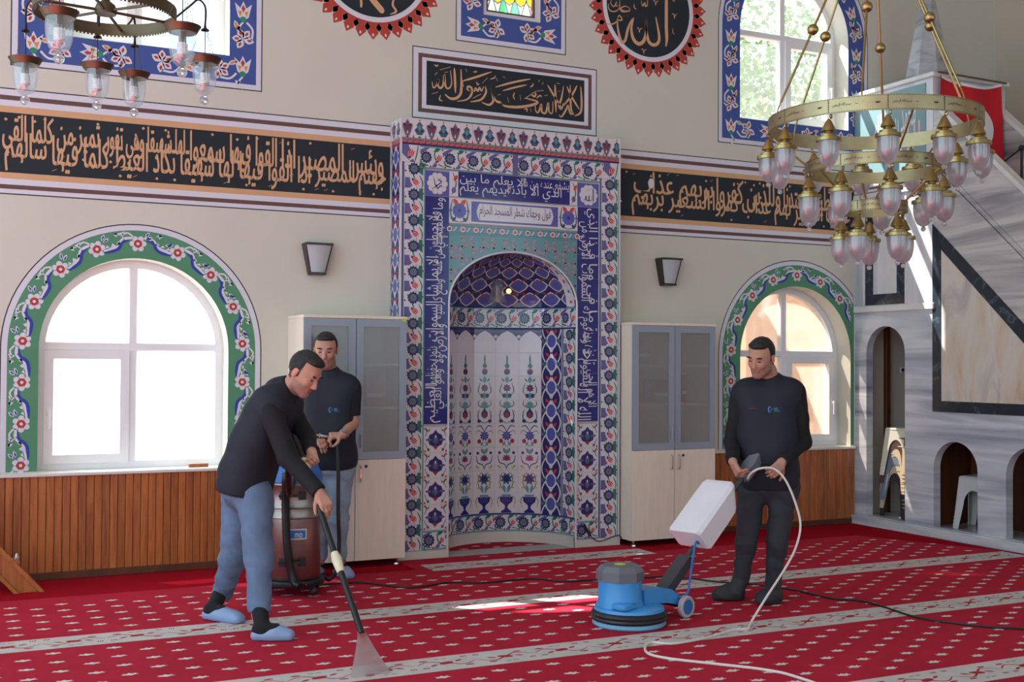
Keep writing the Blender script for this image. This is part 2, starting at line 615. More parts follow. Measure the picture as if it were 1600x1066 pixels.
PANEL_STROKES = [(0.015, [(0.251, 3.774), (0.26, 3.727), (0.285, 3.746), (0.31, 3.802), (0.299, 3.758), (0.322, 3.73), (0.348, 3.763), (0.356, 3.844), (0.368, 3.749), (0.401, 3.739), (0.421, 3.787), (0.409, 3.882)]), (0.018, [(0.443, 3.908), (0.45, 3.817), (0.455, 3.705)]), (0.02, [(0.502, 3.904), (0.507, 3.781), (0.5, 3.704), (0.459, 3.662), (0.407, 3.657), (0.364, 3.685)]), (0.015, [(0.516, 3.809), (0.634, 3.854), (0.776, 3.914)]), (0.013, [(0.516, 3.809), (0.526, 3.761)]), (0.016, [(0.582, 3.735), (0.558, 3.748), (0.57, 3.771), (0.599, 3.758), (0.597, 3.709), (0.553, 3.661), (0.471, 3.639)]), (0.014, [(0.599, 3.737), (0.623, 3.739), (0.634, 3.764), (0.652, 3.742), (0.67, 3.771), (0.688, 3.746), (0.706, 3.786)]), (0.016, [(0.72, 3.788), (0.727, 3.739), (0.683, 3.675), (0.588, 3.647)]), (0.013, [(0.609, 3.678), (0.682, 3.722)]), (0.017, [(0.768, 3.776), (0.787, 3.724), (0.792, 3.672), (0.754, 3.639), (0.689, 3.654)]), (0.017, [(0.768, 3.774), (0.814, 3.683), (0.862, 3.668), (0.874, 3.646), (0.862, 3.672)]), (0.02, [(0.862, 3.668), (0.899, 3.645), (0.996, 3.645), (1.094, 3.662), (1.174, 3.687), (1.203, 3.712), (1.094, 3.729)]), (0.014, [(1.081, 3.724), (1.192, 3.8)]), (0.014, [(1.161, 3.786), (1.186, 3.777), (1.174, 3.752), (1.149, 3.768), (1.168, 3.789)]), (0.015, [(0.813, 3.792), (0.97, 3.848), (1.136, 3.896)]), (0.014, [(0.88, 3.769), (0.995, 3.81), (1.099, 3.842)]), (0.015, [(1.181, 3.688), (1.187, 3.633), (1.212, 3.624), (1.24, 3.694), (1.243, 3.633), (1.281, 3.626), (1.305, 3.712), (1.312, 3.64), (1.344, 3.632), (1.349, 3.728)]), (0.017, [(1.368, 3.875), (1.374, 3.764), (1.379, 3.641)]), (0.016, [(1.298, 3.862), (1.355, 3.784), (1.438, 3.675)]), (0.016, [(1.45, 3.873), (1.432, 3.77), (1.407, 3.7), (1.432, 3.674), (1.451, 3.727)]), (0.016, [(1.482, 3.871), (1.534, 3.78), (1.605, 3.686)]), (0.016, [(1.582, 3.89), (1.533, 3.803), (1.451, 3.704)]), (0.018, [(1.617, 3.885), (1.626, 3.767), (1.618, 3.665), (1.56, 3.627)]), (0.016, [(1.514, 3.886), (1.518, 3.756), (1.528, 3.667), (1.554, 3.636)]), (0.015, [(1.407, 3.621), (1.432, 3.607), (1.477, 3.673), (1.496, 3.709), (1.515, 3.643), (1.547, 3.641)]), (0.013, [(1.199, 3.801), (1.261, 3.813)]), (0.01, [(1.193, 3.739), (1.224, 3.765), (1.243, 3.755)]), (0.01, [(1.267, 3.769), (1.299, 3.778)]), (0.011, [(0.267, 3.914), (0.29, 3.906), (0.301, 3.918)]), (0.01, [(0.316, 3.877), (0.411, 3.912)]), (0.01, [(0.273, 3.83), (0.296, 3.856)]), (0.01, [(0.359, 3.863), (0.388, 3.869)]), (0.01, [(0.61, 3.895), (0.639, 3.898), (0.633, 3.908)]), (0.01, [(0.545, 3.914), (0.553, 3.888)]), (0.011, [(0.64, 3.817), (0.652, 3.796), (0.664, 3.803)]), (0.009, [(0.693, 3.812), (0.741, 3.861)]), (0.009, [(0.765, 3.853), (0.801, 3.867), (0.813, 3.885)]), (0.009, [(0.819, 3.869), (0.831, 3.843)]), (0.009, [(0.879, 3.887), (0.903, 3.879)]), (0.01, [(0.326, 3.675), (0.315, 3.637), (0.344, 3.629)]), (0.01, [(0.249, 3.676), (0.303, 3.696)]), (0.01, [(0.838, 3.729), (0.859, 3.737)]), (0.009, [(0.922, 3.722), (0.935, 3.679)]), (0.01, [(0.989, 3.767), (0.977, 3.733), (0.99, 3.707)]), (0.009, [(1.038, 3.751), (1.045, 3.707)]), (0.01, [(1.076, 3.633), (1.107, 3.642), (1.101, 3.613)]), (0.009, [(1.137, 3.65), (1.144, 3.618)]), (0.01, [(1.13, 3.827), (1.155, 3.841), (1.161, 3.863)]), (0.01, [(1.211, 3.88), (1.223, 3.898)]), (0.009, [(1.242, 3.861), (1.257, 3.88)]), (0.009, [(1.38, 3.888), (1.418, 3.886)]), (0.009, [(1.399, 3.822), (1.419, 3.819)])]
# ---------------------------------------------------------------- materials
mat('plaster', S(208, 206, 193), 0.9, noise=0.03, scale=1.5, bump=0.05, bscale=60)
mat('plaster_dim', S(196, 186, 170), 0.9, noise=0.04, scale=1.5)
mat('paint_white', S(214, 214, 224), 0.8)
mat('paint_line', S(40, 42, 46), 0.8)
mat('paint_brown', S(104, 76, 72), 0.8)
mat('paint_tan', S(208, 164, 124), 0.8, noise=0.03, scale=6)
mat('paint_dark', S(26, 36, 44), 0.75, noise=0.06, scale=3)
mat('paint_blue', S(64, 86, 152), 0.8, noise=0.05, scale=3)
mat('paint_green', S(84, 142, 108), 0.8, noise=0.06, scale=3)
mat('paint_red', S(178, 62, 50), 0.8, noise=0.04, scale=5)
mat('paint_orange', S(222, 138, 48), 0.8)
mat('paint_royal', S(48, 66, 160), 0.8)
mat('paint_leaf', S(50, 140, 100), 0.8)
mat('pvc_white', S(236, 237, 240), 0.35, noise=0.02, scale=4)
mat('pvc_seal', S(40, 40, 44), 0.6)
mat('sill_white', S(222, 220, 214), 0.4, noise=0.03)
ramp_mat('pine', [(0.2, S(120, 62, 30)), (0.45, S(164, 92, 46)), (0.6, S(180, 108, 56)), (0.8, S(130, 68, 34))], 2.2, (9, 9, 0.7), 0.35, distort=1.5, coat=0.2, rand=0.16)
ramp_mat('pine_dark', [(0.25, S(78, 40, 24)), (0.75, S(104, 56, 34))], 3, (4, 4, 0.6), 0.45)
glass_mat('glass_frost_white', (0.97, 0.98, 1.0), 0.34, 0.62)
glass_mat('glass_frost_peach', (1.0, 0.92, 0.85), 0.52, 0.16)
glass_mat('glass_clear', (0.97, 0.99, 0.98), 0.88, 0.06, 0.03)
glass_mat('glass_yellow', (1.0, 0.8, 0.12), 0.3, 0.65)
glass_mat('glass_green', (0.3, 0.8, 0.45), 0.3, 0.65)
glass_mat('glass_pale', (0.85, 0.95, 0.8), 0.3, 0.65)

# carpet
m = mat('carpet_red', S(182, 42, 62), 0.95, noise=0.10, scale=2.2, bump=0.35, bscale=420, spec=0.05)
mat('carpet_plain', S(160, 26, 40), 0.95, noise=0.10, scale=2.2, bump=0.35, bscale=420, spec=0.0)
mat('carpet_cream', S(202, 196, 192), 0.95, noise=0.08, scale=9, bump=0.3, bscale=420, spec=0.1)
mat('carpet_motif', S(216, 208, 204), 0.95, noise=0.05, scale=20, spec=0.1)
mat('carpet_rose', S(168, 48, 56), 0.95, spec=0.1)
mat('carpet_grey', S(150, 138, 138), 0.95, spec=0.1)

W = 0.25          # room face of the front wall
CX = 0.877        # axis of the prayer niche

# ---------------------------------------------------------------- floor
b = MB()
b.box(-7.0, 6.6, -10.0, 1.0, -0.12, 0.0, 'carpet_red')
floor = tag(b.build('floor'), 'red carpet with rows of small cream motifs and cream prayer stripes', kind='structure')


def carpet_on(u, v, w):
    return (u, v, -w + 0.0)


ck = Ink()
for k in range(1):
    ck.p(rect(-7.0, -0.42, -0.12, 0.26), 'carpet_plain', 1)
    ck.p(rect(1.9, -0.40, 4.62, 0.26), 'carpet_plain', 1)
    ck.p([(4.1, -0.4), (4.62, -0.4), (4.62, -9.9), (4.58, -9.9), (4.58, -1.5), (4.1, -0.45)], 'carpet_plain', 2)
ck.build('carpet_border', carpet_on, floor, label='plain red border of the carpet along the wall')

# small tulip motifs, staggered
mot = [(-.034, -.004), (-.022, .006), (-.030, .017), (-.012, .010), (0, .022), (.012, .010), (.030, .017), (.022, .006), (.036, -.004), (.016, -.008), (.004, -.017), (-.012, -.009)]
dots = Ink()


def dot_rows(y_first, rows, xmin, xmax, par):
    for rI in range(rows):
        y = y_first - 0.0975 * rI
        n0 = int(math.floor((xmin + 0.32) / 0.15))
        n1 = int(math.ceil((xmax + 0.32) / 0.15))
        for n in range(n0, n1 + 1):
            if (n + rI + par) % 2:
                continue
            x = -0.32 + 0.15 * n
            if x < xmin or x > xmax:
                continue
            if 0.25 < x < 1.5 and y > -0.2:
                pass
            a = random.uniform(-6, 6)
            dots.at(x + random.uniform(-.005, .005), y, a, 1.25).p(mot, 'carpet_motif', 1.2)


dot_rows(-0.66, 9, -5.5, 4.45, 1)
dot_rows(-1.95, 9, -5.5, 4.5, 0)
dot_rows(-3.215, 9, -5.5, 4.5, 1)
dot_rows(-4.48, 9, -5.5, 4.5, 0)
dot_rows(-5.74, 9, -5.5, 4.5, 1)
dot_rows(0.50, 7, 0.36, 1.40, 0)
tag(dots.build('carpet_motif', carpet_on, floor), 'small cream tulip motifs woven in staggered rows', kind='stuff')


def stripe(y0, y1, x0, x1):
    k = Ink()
    k.p([(x0, y1), (x1, y1), (x1, y0), (x0, y0)], 'carpet_cream', 1.6)
    ym = (y0 + y1) / 2
    x = x0 + 0.1
    i = 0
    while x < x1 - 0.15:
        sg = 1 if i % 2 else -1
        k.at(x, ym)
        k.st([(-.16, 0), (-.08, .05 * sg), (0, 0), (.08, -.05 * sg), (.16, 0)], 0.011, 'carpet_rose', 2.2)
        k.p(ell(0.0, 0.0, .045, .022, 8, 0.3 * sg), 'carpet_rose', 2.4)
        k.p(leaf(0.05, .01, .06, .02, 30 * sg), 'carpet_rose', 2.4)
        k.p(leaf(-.05, -.01, .06, .02, 180 + 30 * sg), 'carpet_rose', 2.4)
        for q in (-1, 1):
            for w in range(3):
                k.p(leaf(.13 * q + .012 * (w - 1), .075 * q * sg, .03, .009, 90), 'carpet_rose', 2.4)
            k.p(ell(.10 * q, -.07 * sg * q, .026, .010, 8), 'carpet_rose', 2.4)
            k.p(ell(.02 * q, .085 * sg, .018, .007, 8), 'carpet_grey', 2.4)
        x += 0.33
        i += 1
    k.at()
    k.build('carpet_stripe', carpet_on, floor, label='cream prayer stripe with red scrolls')


stripe(-0.525, -0.25, -0.02, 1.90)
stripe(-1.845, -1.58, -6.0, 4.56)
stripe(-3.11, -2.84, -6.0, 4.56)
stripe(-4.375, -4.105, -6.0, 4.56)
stripe(-5.64, -5.37, -6.0, 4.56)


# ---------------------------------------------------------------- front wall with its openings
def arch(x0, x1, z0, zs, n=24, rise=None):
    r = (x1 - x0) / 2
    rise = r if rise is None else rise
    c = (x0 + x1) / 2
    return [(x0, z0), (x1, z0)] + [(c + r * cos(pi * i / n), zs + rise * sin(pi * i / n)) for i in range(n + 1)]


LW = (-2.66, -1.355, 0.735, 1.60)
RW = (3.30, 4.605, 0.735, 1.60)
UL = (-2.62, -1.37, 3.79, 4.62)
UR = (3.29, 4.575, 3.78, 4.62)
UC = (0.70, 1.226, 4.38, 5.20)
b = MB()
holes = [arch(*LW), arch(*RW), arch(*UL), arch(*UR), arch(*UC), [(0.28, -0.05), (1.475, -0.05), (1.475, 2.5), (0.28, 2.5)]]
b.plate([(-7.0, -0.11), (6.56, -0.11), (6.56, 7.4), (-7.0, 7.4)], holes, 0, 0.30, 'plaster', FRONT(W))
wall = tag(b.build('wall_front'), 'cream plaster wall painted with floral window borders and inscriptions', kind='structure')
b = MB()
b.box(6.56, 6.9, -10.0, 0.67, -0.11, 7.4, 'plaster_dim')
tag(b.build('wall_right'), 'plain beige side wall behind the marble pulpit', kind='structure')
b = MB()
b.plate([(-7.0, -0.11), (6.9, -0.11), (6.9, 7.4), (-7.0, 7.4)], [arch(x_, x_ + 1.9, .9, 3.6) for x_ in (-5.6, -2.2, 1.2, 4.4)], 0, .3, 'plaster', FRONT(-10.3))
tag(b.build('wall_back'), 'plain plaster wall behind the photographer', kind='structure')
b = MB()
b.box(-7.0, 6.9, -10.0, 0.67, 7.4, 7.6, 'plaster')
ceil = tag(b.build('ceiling'), 'plain white ceiling above the hall', kind='structure')
PW = FRONT(W)


# painted borders around the windows
def along(path, s):
    """point and tangent at arc length s on a polyline"""
    acc = 0
    for i in range(len(path) - 1):
        a, c = Vector(path[i]), Vector(path[i + 1])
        d = (c - a).length
        if acc + d >= s or i == len(path) - 2:
            t = (c - a) / d
            p = a + t * (s - acc)
            return p, t
        acc += d


def arch_path(x0, x1, z0, zs, off, n=40, bottom=None):
    r = (x1 - x0) / 2 + off
    c = (x0 + x1) / 2
    return [(c + r * cos(pi / 2 + (pi / 2) * i / n), zs + r * sin(pi / 2 + (pi / 2) * i / n)) for i in range(n + 1)] + [(c - r, z0)]


def band_poly(ink, spec, o0, o1, m, layer, zb, xmax=99.0):
    """the strip between the offsets o0 and o1 around an arch, open at the bottom zb"""
    x0, x1, z0, zs = spec
    c = (x0 + x1) / 2
    n = 40
    ring = []
    for i in range(n + 1):
        a = pi * i / n
        ring.append(((c + ((x1 - x0) / 2 + o0) * cos(a), zs + ((x1 - x0) / 2 + o0) * sin(a)), (c + ((x1 - x0) / 2 + o1) * cos(a), zs + ((x1 - x0) / 2 + o1) * sin(a))))
    ring = [((x1 + o0, zb), (x1 + o1, zb))] + ring + [((x0 - o0, zb), (x0 - o1, zb))]
    cl = lambda p: (min(p[0], xmax), p[1])
    for i in range(len(ring) - 1):
        q = [cl(ring[i][0]), cl(ring[i][1]), cl(ring[i + 1][1]), cl(ring[i + 1][0])]
        if max(p[0] for p in q) - min(p[0] for p in q) < 1e-6 and abs(q[0][0] - xmax) < 1e-6:
            continue
        ink.p(q, m, layer)


def green_border(spec, xmax, zb, label):
    k = Ink()
    band_poly(k, spec, 0.0, 0.2, 'paint_green', 1, zb, xmax)
    band_poly(k, spec, 0.2, 0.238, 'paint_white', 1, zb, xmax)
    band_poly(k, spec, 0.238, 0.246, 'paint_line', 1, zb, xmax)
    x0, x1, z0, zs = spec
    c = (x0 + x1) / 2
    path = arch_path(x0, x1, zb, zs, 0.105)
    for side in (1, -1):
        s = 0.0
        i = 0
        while s < 2.0:
            p, t = along(path, s)
            ang = math.degrees(atan2(t.y, t.x))
            px = p.x if side == 1 else 2 * c - p.x
            if side == -1:
                ang = 180 - ang
            if s > 1.28 + 0.87 * 0 and p.y < zb + 0.03:
                break
            if px > xmax - 0.03 or (i == 0 and side == -1):
                s += 0.1425
                i += 1
                continue
            k.at(px, p.y, ang, 1.0, 1.0)
            fl = side
            if i % 2 == 0:
                k.flower(0, 0, .058, 6, 'paint_white', 'paint_red', 'paint_white')
                if i or side == 1:
                    k.at(px, p.y, ang, 1.0, 1.0)
                    k.p(leaf(-.055, -.03 * fl, .05, .024, 200), 'paint_white', 2).p(leaf(-.06, -.03 * fl, .035, .012, 200), 'paint_royal', 3)
                    k.p(leaf(-.05, -.045 * fl, .05, .024, 230), 'paint_white', 2).p(leaf(-.055, -.05 * fl, .035, .012, 230), 'paint_royal', 3)
                    k.st([(.03, -.045 * fl), (.07, -.075 * fl), (.11, -.06 * fl)], .012, 'paint_white', 2, False)
                    k.p([(.095, -.035 * fl), (.135, -.07 * fl), (.09, -.085 * fl), (.105, -.06 * fl)], 'paint_white', 2)
            else:
                k.st([(-.11, -.035 * fl), (-.05, -.03 * fl), (.0, .02 * fl), (.06, .03 * fl), (.105, .035 * fl)], .034, 'paint_white', 2)
                k.st([(-.09, -.022 * fl), (-.04, -.012 * fl), (.0, .032 * fl), (.06, .045 * fl), (.10, .045 * fl)], .022, 'paint_royal', 3)
                for q in (-.05, -.01, .03, .07):
                    k.p([(q - .018, .0 + .25 * q * fl), (q + .018, .008 + .25 * q * fl), (q, (-.022 + .0) * fl + .25 * q * fl)], 'paint_white', 2)
                k.p([(-.03, -.062 * fl), (.02, -.075 * fl), (-.005, -.05 * fl), (-.012, -.085 * fl)], 'paint_white', 2)
            s += 0.1425
            i += 1
    k.at()
    k.build('window_border', PW, wall, label=label)


green_border(LW, 99.0, 0.75, 'green painted border of white and red flowers around the left low window')
green_border(RW, 4.645, 0.75, 'green painted border of white and red flowers around the right low window')


def blue_motifs(k, path, s0, s1, step=0.205, fl=1, start=0):
    s, i = s0, start
    while s < s1:
        p, t = along(path, s)
        k.at(p.x, p.y, math.degrees(atan2(t.y, t.x)), 1.28, 1.0)
        if i % 2 == 0:
            for a in (-100, -35, 25, 90, 150):
                k.p(leaf(0, 0, .066, .044, a), 'paint_white', 2)
                k.p(leaf(.022 * cos(radians(a)), .022 * sin(radians(a)), .03, .016, a), 'paint_red', 3)
            k.st([(.0, -.05 * fl), (.06, -.055 * fl), (.10, -.02 * fl)], .012, 'paint_white', 2, False)
            k.p(leaf(.05, .03 * fl, .06, .028, 20 * fl), 'paint_white', 2).p(leaf(.06, .034 * fl, .04, .016, 20 * fl), 'paint_orange', 3)
        else:
            k.p([(-.055, 0), (-.03, .032), (.05, .05), (.022, .018), (.062, 0), (.022, -.018), (.05, -.05), (-.03, -.032)], 'paint_white', 2)
            k.p([(-.03, .018), (.005, .03), (.0, .008)], 'paint_orange', 3).p([(-.03, -.018), (.005, -.03), (.0, -.008)], 'paint_orange', 3)
            k.p([(-.005, .0), (.02, .012), (.04, 0), (.02, -.012)], 'paint_red', 3)
            k.p(ell(-.045, 0, .018, .02, 8), 'paint_leaf', 3)
            k.st([(-.06, 0), (-.10, .025 * fl), (-.13, 0)], .011, 'paint_white', 2, False)
            k.p([(-.115, .035 * fl), (-.085, .045 * fl), (-.09, .01 * fl)], 'paint_white', 2)
        s += step
        i += 1
    k.at()


def blue_border(spec, ob, label, bw=0.2):
    x0, x1, z0, zs = spec
    k = Ink()
    for o0, o1, mm in ((0, bw, 'paint_blue'), (bw, bw + .038, 'paint_white'), (bw + .038, bw + .046, 'paint_line')):
        band_poly(k, spec, o0, o1, mm, 1, z0)
        k.p(rect(x0 - o1, z0 - o1, x1 + o1, z0 - o0), mm, 1)
        if o0 > 0:
            k.p(rect(x0 - o1, z0 - o0, x0 - o0, z0), mm, 1).p(rect(x1 + o0, z0 - o0, x1 + o1, z0), mm, 1)
        if o0 == 0:
            pass
    h = bw * 0.5
    c = (x0 + x1) / 2
    for sd in (-1, 1):
        path = [(c + sd * 0.04, z0 - h), (c + sd * ((x1 - x0) / 2 + h), z0 - h), (c + sd * ((x1 - x0) / 2 + h), zs)]
        path += [(c + sd * ((x1 - x0) / 2 + h) * cos(pi / 2 * i / 20), zs + ((x1 - x0) / 2 + h) * sin(pi / 2 * i / 20)) for i in range(1, 21)]
        blue_motifs(k, path, 0.10, 2.6, fl=sd)
    k.build('window_border', PW, wall, label=label)


blue_border(UL, 0, 'blue painted border of white flowers around the upper left window')
blue_border(UR, 0, 'blue painted border of white flowers around the upper right window')
blue_border(UC, 0, 'blue painted border of white flowers around the small stained glass window')

# the long inscription band
for (x0, x1) in ((-7.0, -0.10), (1.855, 4.645)):
    k = Ink()
    for z0, z1, mm in ((3.378, 3.386, 'paint_line'), (3.335, 3.378, 'paint_white'), (3.303, 3.335, 'paint_brown'), (3.262, 3.303, 'paint_white'), (3.217, 3.262, 'paint_tan'),
                       (2.805, 3.217, 'paint_dark'), (2.763, 2.805, 'paint_tan'), (2.722, 2.763, 'paint_white'), (2.692, 2.722, 'paint_brown'), (2.662, 2.692, 'paint_white'), (2.654, 2.662, 'paint_line')):
        k.p(rect(x0, z0, x1, z1), mm, 1)
    if x0 < -1:
        up = [('وبئس المصير اذا', -0.15, -0.98), ('القوا فيها سمعوا', -1.0, -1.66), ('لها شهيقا وهي تفور', -1.68, -2.25), ('تميز من كلما القي', -2.27, -2.92), ('فوج خزنتها', -2.94, -3.5), ('الم ياتكم نذير', -3.52, -4.3)]
        lo = [('جهنم المصير', -0.13, -0.72), ('اذا القوا فيها لها', -0.74, -1.45), ('شهيقا تكاد', -1.47, -1.92), ('الغيظ كلما فيها', -1.94, -2.6), ('سالهم خزنتها', -2.62, -3.2), ('قالوا بلى قد', -3.22, -4.0)]
    else:
        up = [('للشياطين واعتدنا', 4.60, 3.78), ('وللذين كفروا', 3.76, 3.02), ('بربهم عذاب', 3.0, 2.14)]
        lo = [('عذاب السعير', 4.60, 3.9), ('لهم عذاب كفروا', 3.88, 2.98), ('السعير بربهم', 2.96, 2.12)]
        for q in (3.10, 2.92):
            for a in (35, 90, 145):
                k.at(1.93, q - .04).p(leaf(0, 0, .11, .04, a), 'paint_tan', 2)
        k.at()
        k.p(ell(2.33, 3.105, .03, .045, 12), 'paint_white', 3)
    rnd = random.Random(3)
    for body, a, c in up:
        put_text(k, body, c + 0.01, 2.915, a - 0.01, 3.205, 'paint_tan', 2, bold=.005)
    for body, a, c in lo:
        put_text(k, body, c + 0.01, 2.815, a - 0.01, 3.085, 'paint_tan', 2.4, bold=.005)
    x = x0 + 0.1 if x0 > 0 else -4.2
    while x < x1 - .1:
        z = rnd.choice((3.19, 3.17, 2.835, 2.93))
        if rnd.random() < .5:
            k.st([(x, z), (x + .03, z + .014)], .009, 'paint_tan', 2.6)
        else:
            k.p([(x, z), (x + .012, z - .012), (x + .024, z), (x + .012, z + .012)], 'paint_tan', 2.6)
        x += rnd.uniform(.05, .1)
    k.build('inscription_band', PW, wall, label='black band with gold Arabic lettering ' + ('left' if x0 < -1 else 'right') + ' of the prayer niche')

# framed inscription over the niche
k = Ink()
for d, mm, l in ((0, 'paint_line', 1), (.008, 'paint_white', 1.3), (.052, 'paint_brown', 1.6), (.084, 'paint_white', 1.9)):
    k.p(rect(.080 + d, 3.470 + d, 1.776 - d, 4.048 - d), mm, l)
k.p(rect(.202, 3.583, 1.653, 3.94), 'paint_dark', 2.2)
for w, pts in PANEL_STROKES:
    k.st(pts, w * 1.12, 'paint_tan', 3)
k.build('inscription_panel', PW, wall, label='framed black panel with gold Arabic lettering above the niche')


def roundel(cx, cz, strokes, label, extra=None):
    k = Ink()
    n = 34
    for i in range(n):
        a = 2 * pi * (i + .5) / n
        k.at(cx, cz, math.degrees(a))
        k.p([(.50, -.028), (.555, -.045), (.61, 0), (.555, .045), (.50, .028)], 'paint_red', 1)
        k.p(ell(.572, 0, .014, .009, 6), 'plaster', 2)
        k.at(cx, cz, math.degrees(a + pi / n))
        k.p([(.478, 0), (.512, .028), (.546, 0), (.512, -.028)], 'plaster', 2)
        k.p(ell(.512, 0, .014, .007, 6), 'paint_brown', 3)
    k.at(cx, cz)
    k.p(ell(0, 0, .515, n=68), 'paint_red', 1.3).p(ell(0, 0, .47, n=64), 'paint_white', 1.9).p(ell(0, 0, .43, n=64), 'paint_dark', 2.3)
    k.at()
    # the pointed plaster notches lie over the red ring
    for i in range(n):
        a = 2 * pi * (i + .5) / n + pi / n
        k.at(cx, cz, math.degrees(a))
        k.p([(.478, 0), (.512, .026), (.546, 0), (.512, -.026)], 'plaster', 2).p(ell(.512, 0, .014, .007, 6), 'paint_brown', 3)
    k.at()
    for w, pts in strokes:
        k.st(pts, w, 'paint_tan', 3)
    if extra:
        extra(k)
    k.build('roundel', PW, wall, label=label)


roundel(2.30, 4.65, ROUNDEL_STROKES, 'round black medallion with gold lettering and red toothed rim right of the stained glass')
roundel(-0.25, 4.66, [(.05, [(-.40, 4.62), (-.30, 4.42), (-.19, 4.30), (-.165, 4.275)]), (.02, [(-.36, 4.45), (-.35, 4.33), (-.352, 4.29)]), (.018, [(-.07, 4.42), (-.09, 4.35), (-.06, 4.30), (-.11, 4.27)]), (.04, [(.0, 4.6), (-.1, 4.7), (-.25, 4.62), (-.4, 4.7)]), (.035, [(-.5, 4.6), (-.45, 4.75), (-.3, 4.85)])],
        'round black medallion with gold lettering and red toothed rim left of the stained glass')

# ---------------------------------------------------------------- windows
def strip(b, path, w, y0, y1, m, closed=True):
    """frame profile: the strip of width w inside a closed outline (convex enough)"""
    n = len(path)
    inner = []
    for i in range(n):
        p0, p, p1 = Vector(path[i - 1]), Vector(path[i]), Vector(path[(i + 1) % n])
        d0, d1 = (p - p0).normalized(), (p1 - p).normalized()
        nrm = Vector((-d0.y, d0.x)) + Vector((-d1.y, d1.x))
        nrm.normalize()
        c = max(0.4, nrm.dot(Vector((-d0.y, d0.x))))
        inner.append(p + nrm * (w / c))
    V = []
    for y in (y0, y1):
        V += [(p[0], y, p[1]) for p in path] + [(p.x, y, p.y) for p in inner]
    F = []
    for i in range(n):
        j = (i + 1) % n
        F += [(i, j, n + j, n + i), (2 * n + i, 3 * n + i, 3 * n + j, 2 * n + j), (i, 2 * n + i, 2 * n + j, j), (n + i, n + j, 3 * n + j, 3 * n + i)]
    b.add(V, F, m)
    return [(p.x, p.y) for p in inner]


def window(name, label, spec, glass, sash_side, yf=W + 0.19, glass_lo=None, low_right=None):
    x0, x1, z0, zs = spec
    r = (x1 - x0) / 2
    c = (x0 + x1) / 2
    w = MB()
    inner = strip(w, arch(x0, x1, z0, zs), .055, yf, yf + .07, 'pvc_white')
    top = tag(w.build(name), label, kind='structure')
    zt = zs + 0.02
    f = MB()
    f.box(c - .03, c + .03, yf + .002, yf + .068, z0 + .05, zs + r - .05, 'pvc_white', ch=.006)
    f.build('mullion', top)
    f = MB()
    f.box(x0 + .05, x1 - .05, yf, yf + .066, zt - .03, zt + .03, 'pvc_white', ch=.006)
    f.build('transom', top)
    xs0, xs1 = (x0 + .05, c - .025) if sash_side < 0 else (c + .025, x1 - .05)
    f = MB()
    strip(f, rect(xs0, z0 + .05, xs1, zt - .028), .062, yf - .018, yf + .05, 'pvc_white')
    sash = f.build('sash', top)
    f = MB()
    hx = xs1 - .031 if sash_side > 0 else xs0 + .031
    hz = z0 + 0.42
    f.box(hx - .014, hx + .014, yf - .03, yf - .018, hz - .035, hz + .035, 'pvc_white', ch=.004)
    f.box(hx - .010, hx + .010, yf - .055, yf - .03, hz - .012, hz + .012, 'pvc_white', ch=.003)
    f.box(hx - .011, hx + .011, yf - .065, yf - .045, hz - .12, hz + .012, 'pvc_white', ch=.005)
    f.build('handle', sash)
    # four panes
    yg = yf + .03
    rr = r - .05
    n = 14
    g2 = glass_lo or glass
    for sd in (-1, 1):
        pts = [(c, zt + .02), (c + sd * rr, zt + .02)] + [(c + sd * rr * cos(pi / 2 * i / n), zs + rr * sin(pi / 2 * i / n)) for i in range(1, n + 1)]
        MB().prism(pts, 0, .006, glass, FRONT(yg)).build('pane', top)
        a, e = (x0 + .05, c - .02) if sd < 0 else (c + .02, x1 - .05)
        if sd == sash_side:
            MB().box(xs0 + .055, xs1 - .055, yg, yg + .006, z0 + .105, zt - .085, g2).build('pane', sash)
        else:
            MB().box(a, e, yg, yg + .006, z0 + .05, zt - .025, (low_right or g2)).build('pane', top)
    return top


window('window_1', 'low arched white window glowing with bright daylight at left', LW, 'glass_frost_white', -1)
window('window_2', 'low arched white window with peach frosted panes beside the pulpit', RW, 'glass_frost_peach', 1)
window('window_3', 'upper left arched window behind the glass lantern chandelier', UL, 'glass_clear', -1)
window('window_4', 'upper right arched white window with trees outside', UR, 'glass_clear', 1)

# small stained glass window
x0, x1, z0, zs = UC
b = MB()
strip(b, arch(*UC), .036, W + .02, W + .10, 'paint_white')
st = tag(b.build('window_5'), 'small arched stained glass window of yellow and green panes', kind='structure')
b = MB()
inner = strip(b, arch(x0 + .036, x1 - .036, z0 + .036, zs), .018, W + .03, W + .09, 'paint_brown')
b.build('inner_frame', st)
nx, pw = 4, (x1 - x0 - .1) / 4
for row in range(10):
    for i in range(nx + (row % 2)):
        cx = x0 + .05 + pw * (i + (0 if row % 2 else .5))
        cz = z0 + .085 + row * .105
        h = .098
        pts = [(0, h * .95), (-.022, h * .55), (-pw * .46, 0), (-pw * .40, -h * .32), (0, -h * .62), (pw * .40, -h * .32), (pw * .46, 0), (.022, h * .55)] if row else [(0, h * .95), (-.022, h * .5), (-pw * .43, -.035), (pw * .43, -.035), (.022, h * .5)]
        pts = [(min(max(cx + u, x0 + .052), x1 - .052), cz + v) for u, v in pts]
        if cz + h > zs + sqrt(max(0, (.21) ** 2 - (cx - (x0 + x1) / 2) ** 2)):
            continue
        gm = ['glass_green', 'glass_yellow', 'glass_pale'][0 if row % 2 == 0 and (i + row) % 3 else (1 if row % 2 else 2)]
        MB().prism(pts, 0, .006, gm, FRONT(W + .06)).build('pane', st)
        k = MB()
        n = len(pts)
        for q in range(n):
            a, e = pts[q], pts[(q + 1) % n]
            k.tube([(a[0], W + .062, a[1]), (e[0], W + .062, e[1])], .007, 'paint_white', 5, False)
        k.build('came', st)

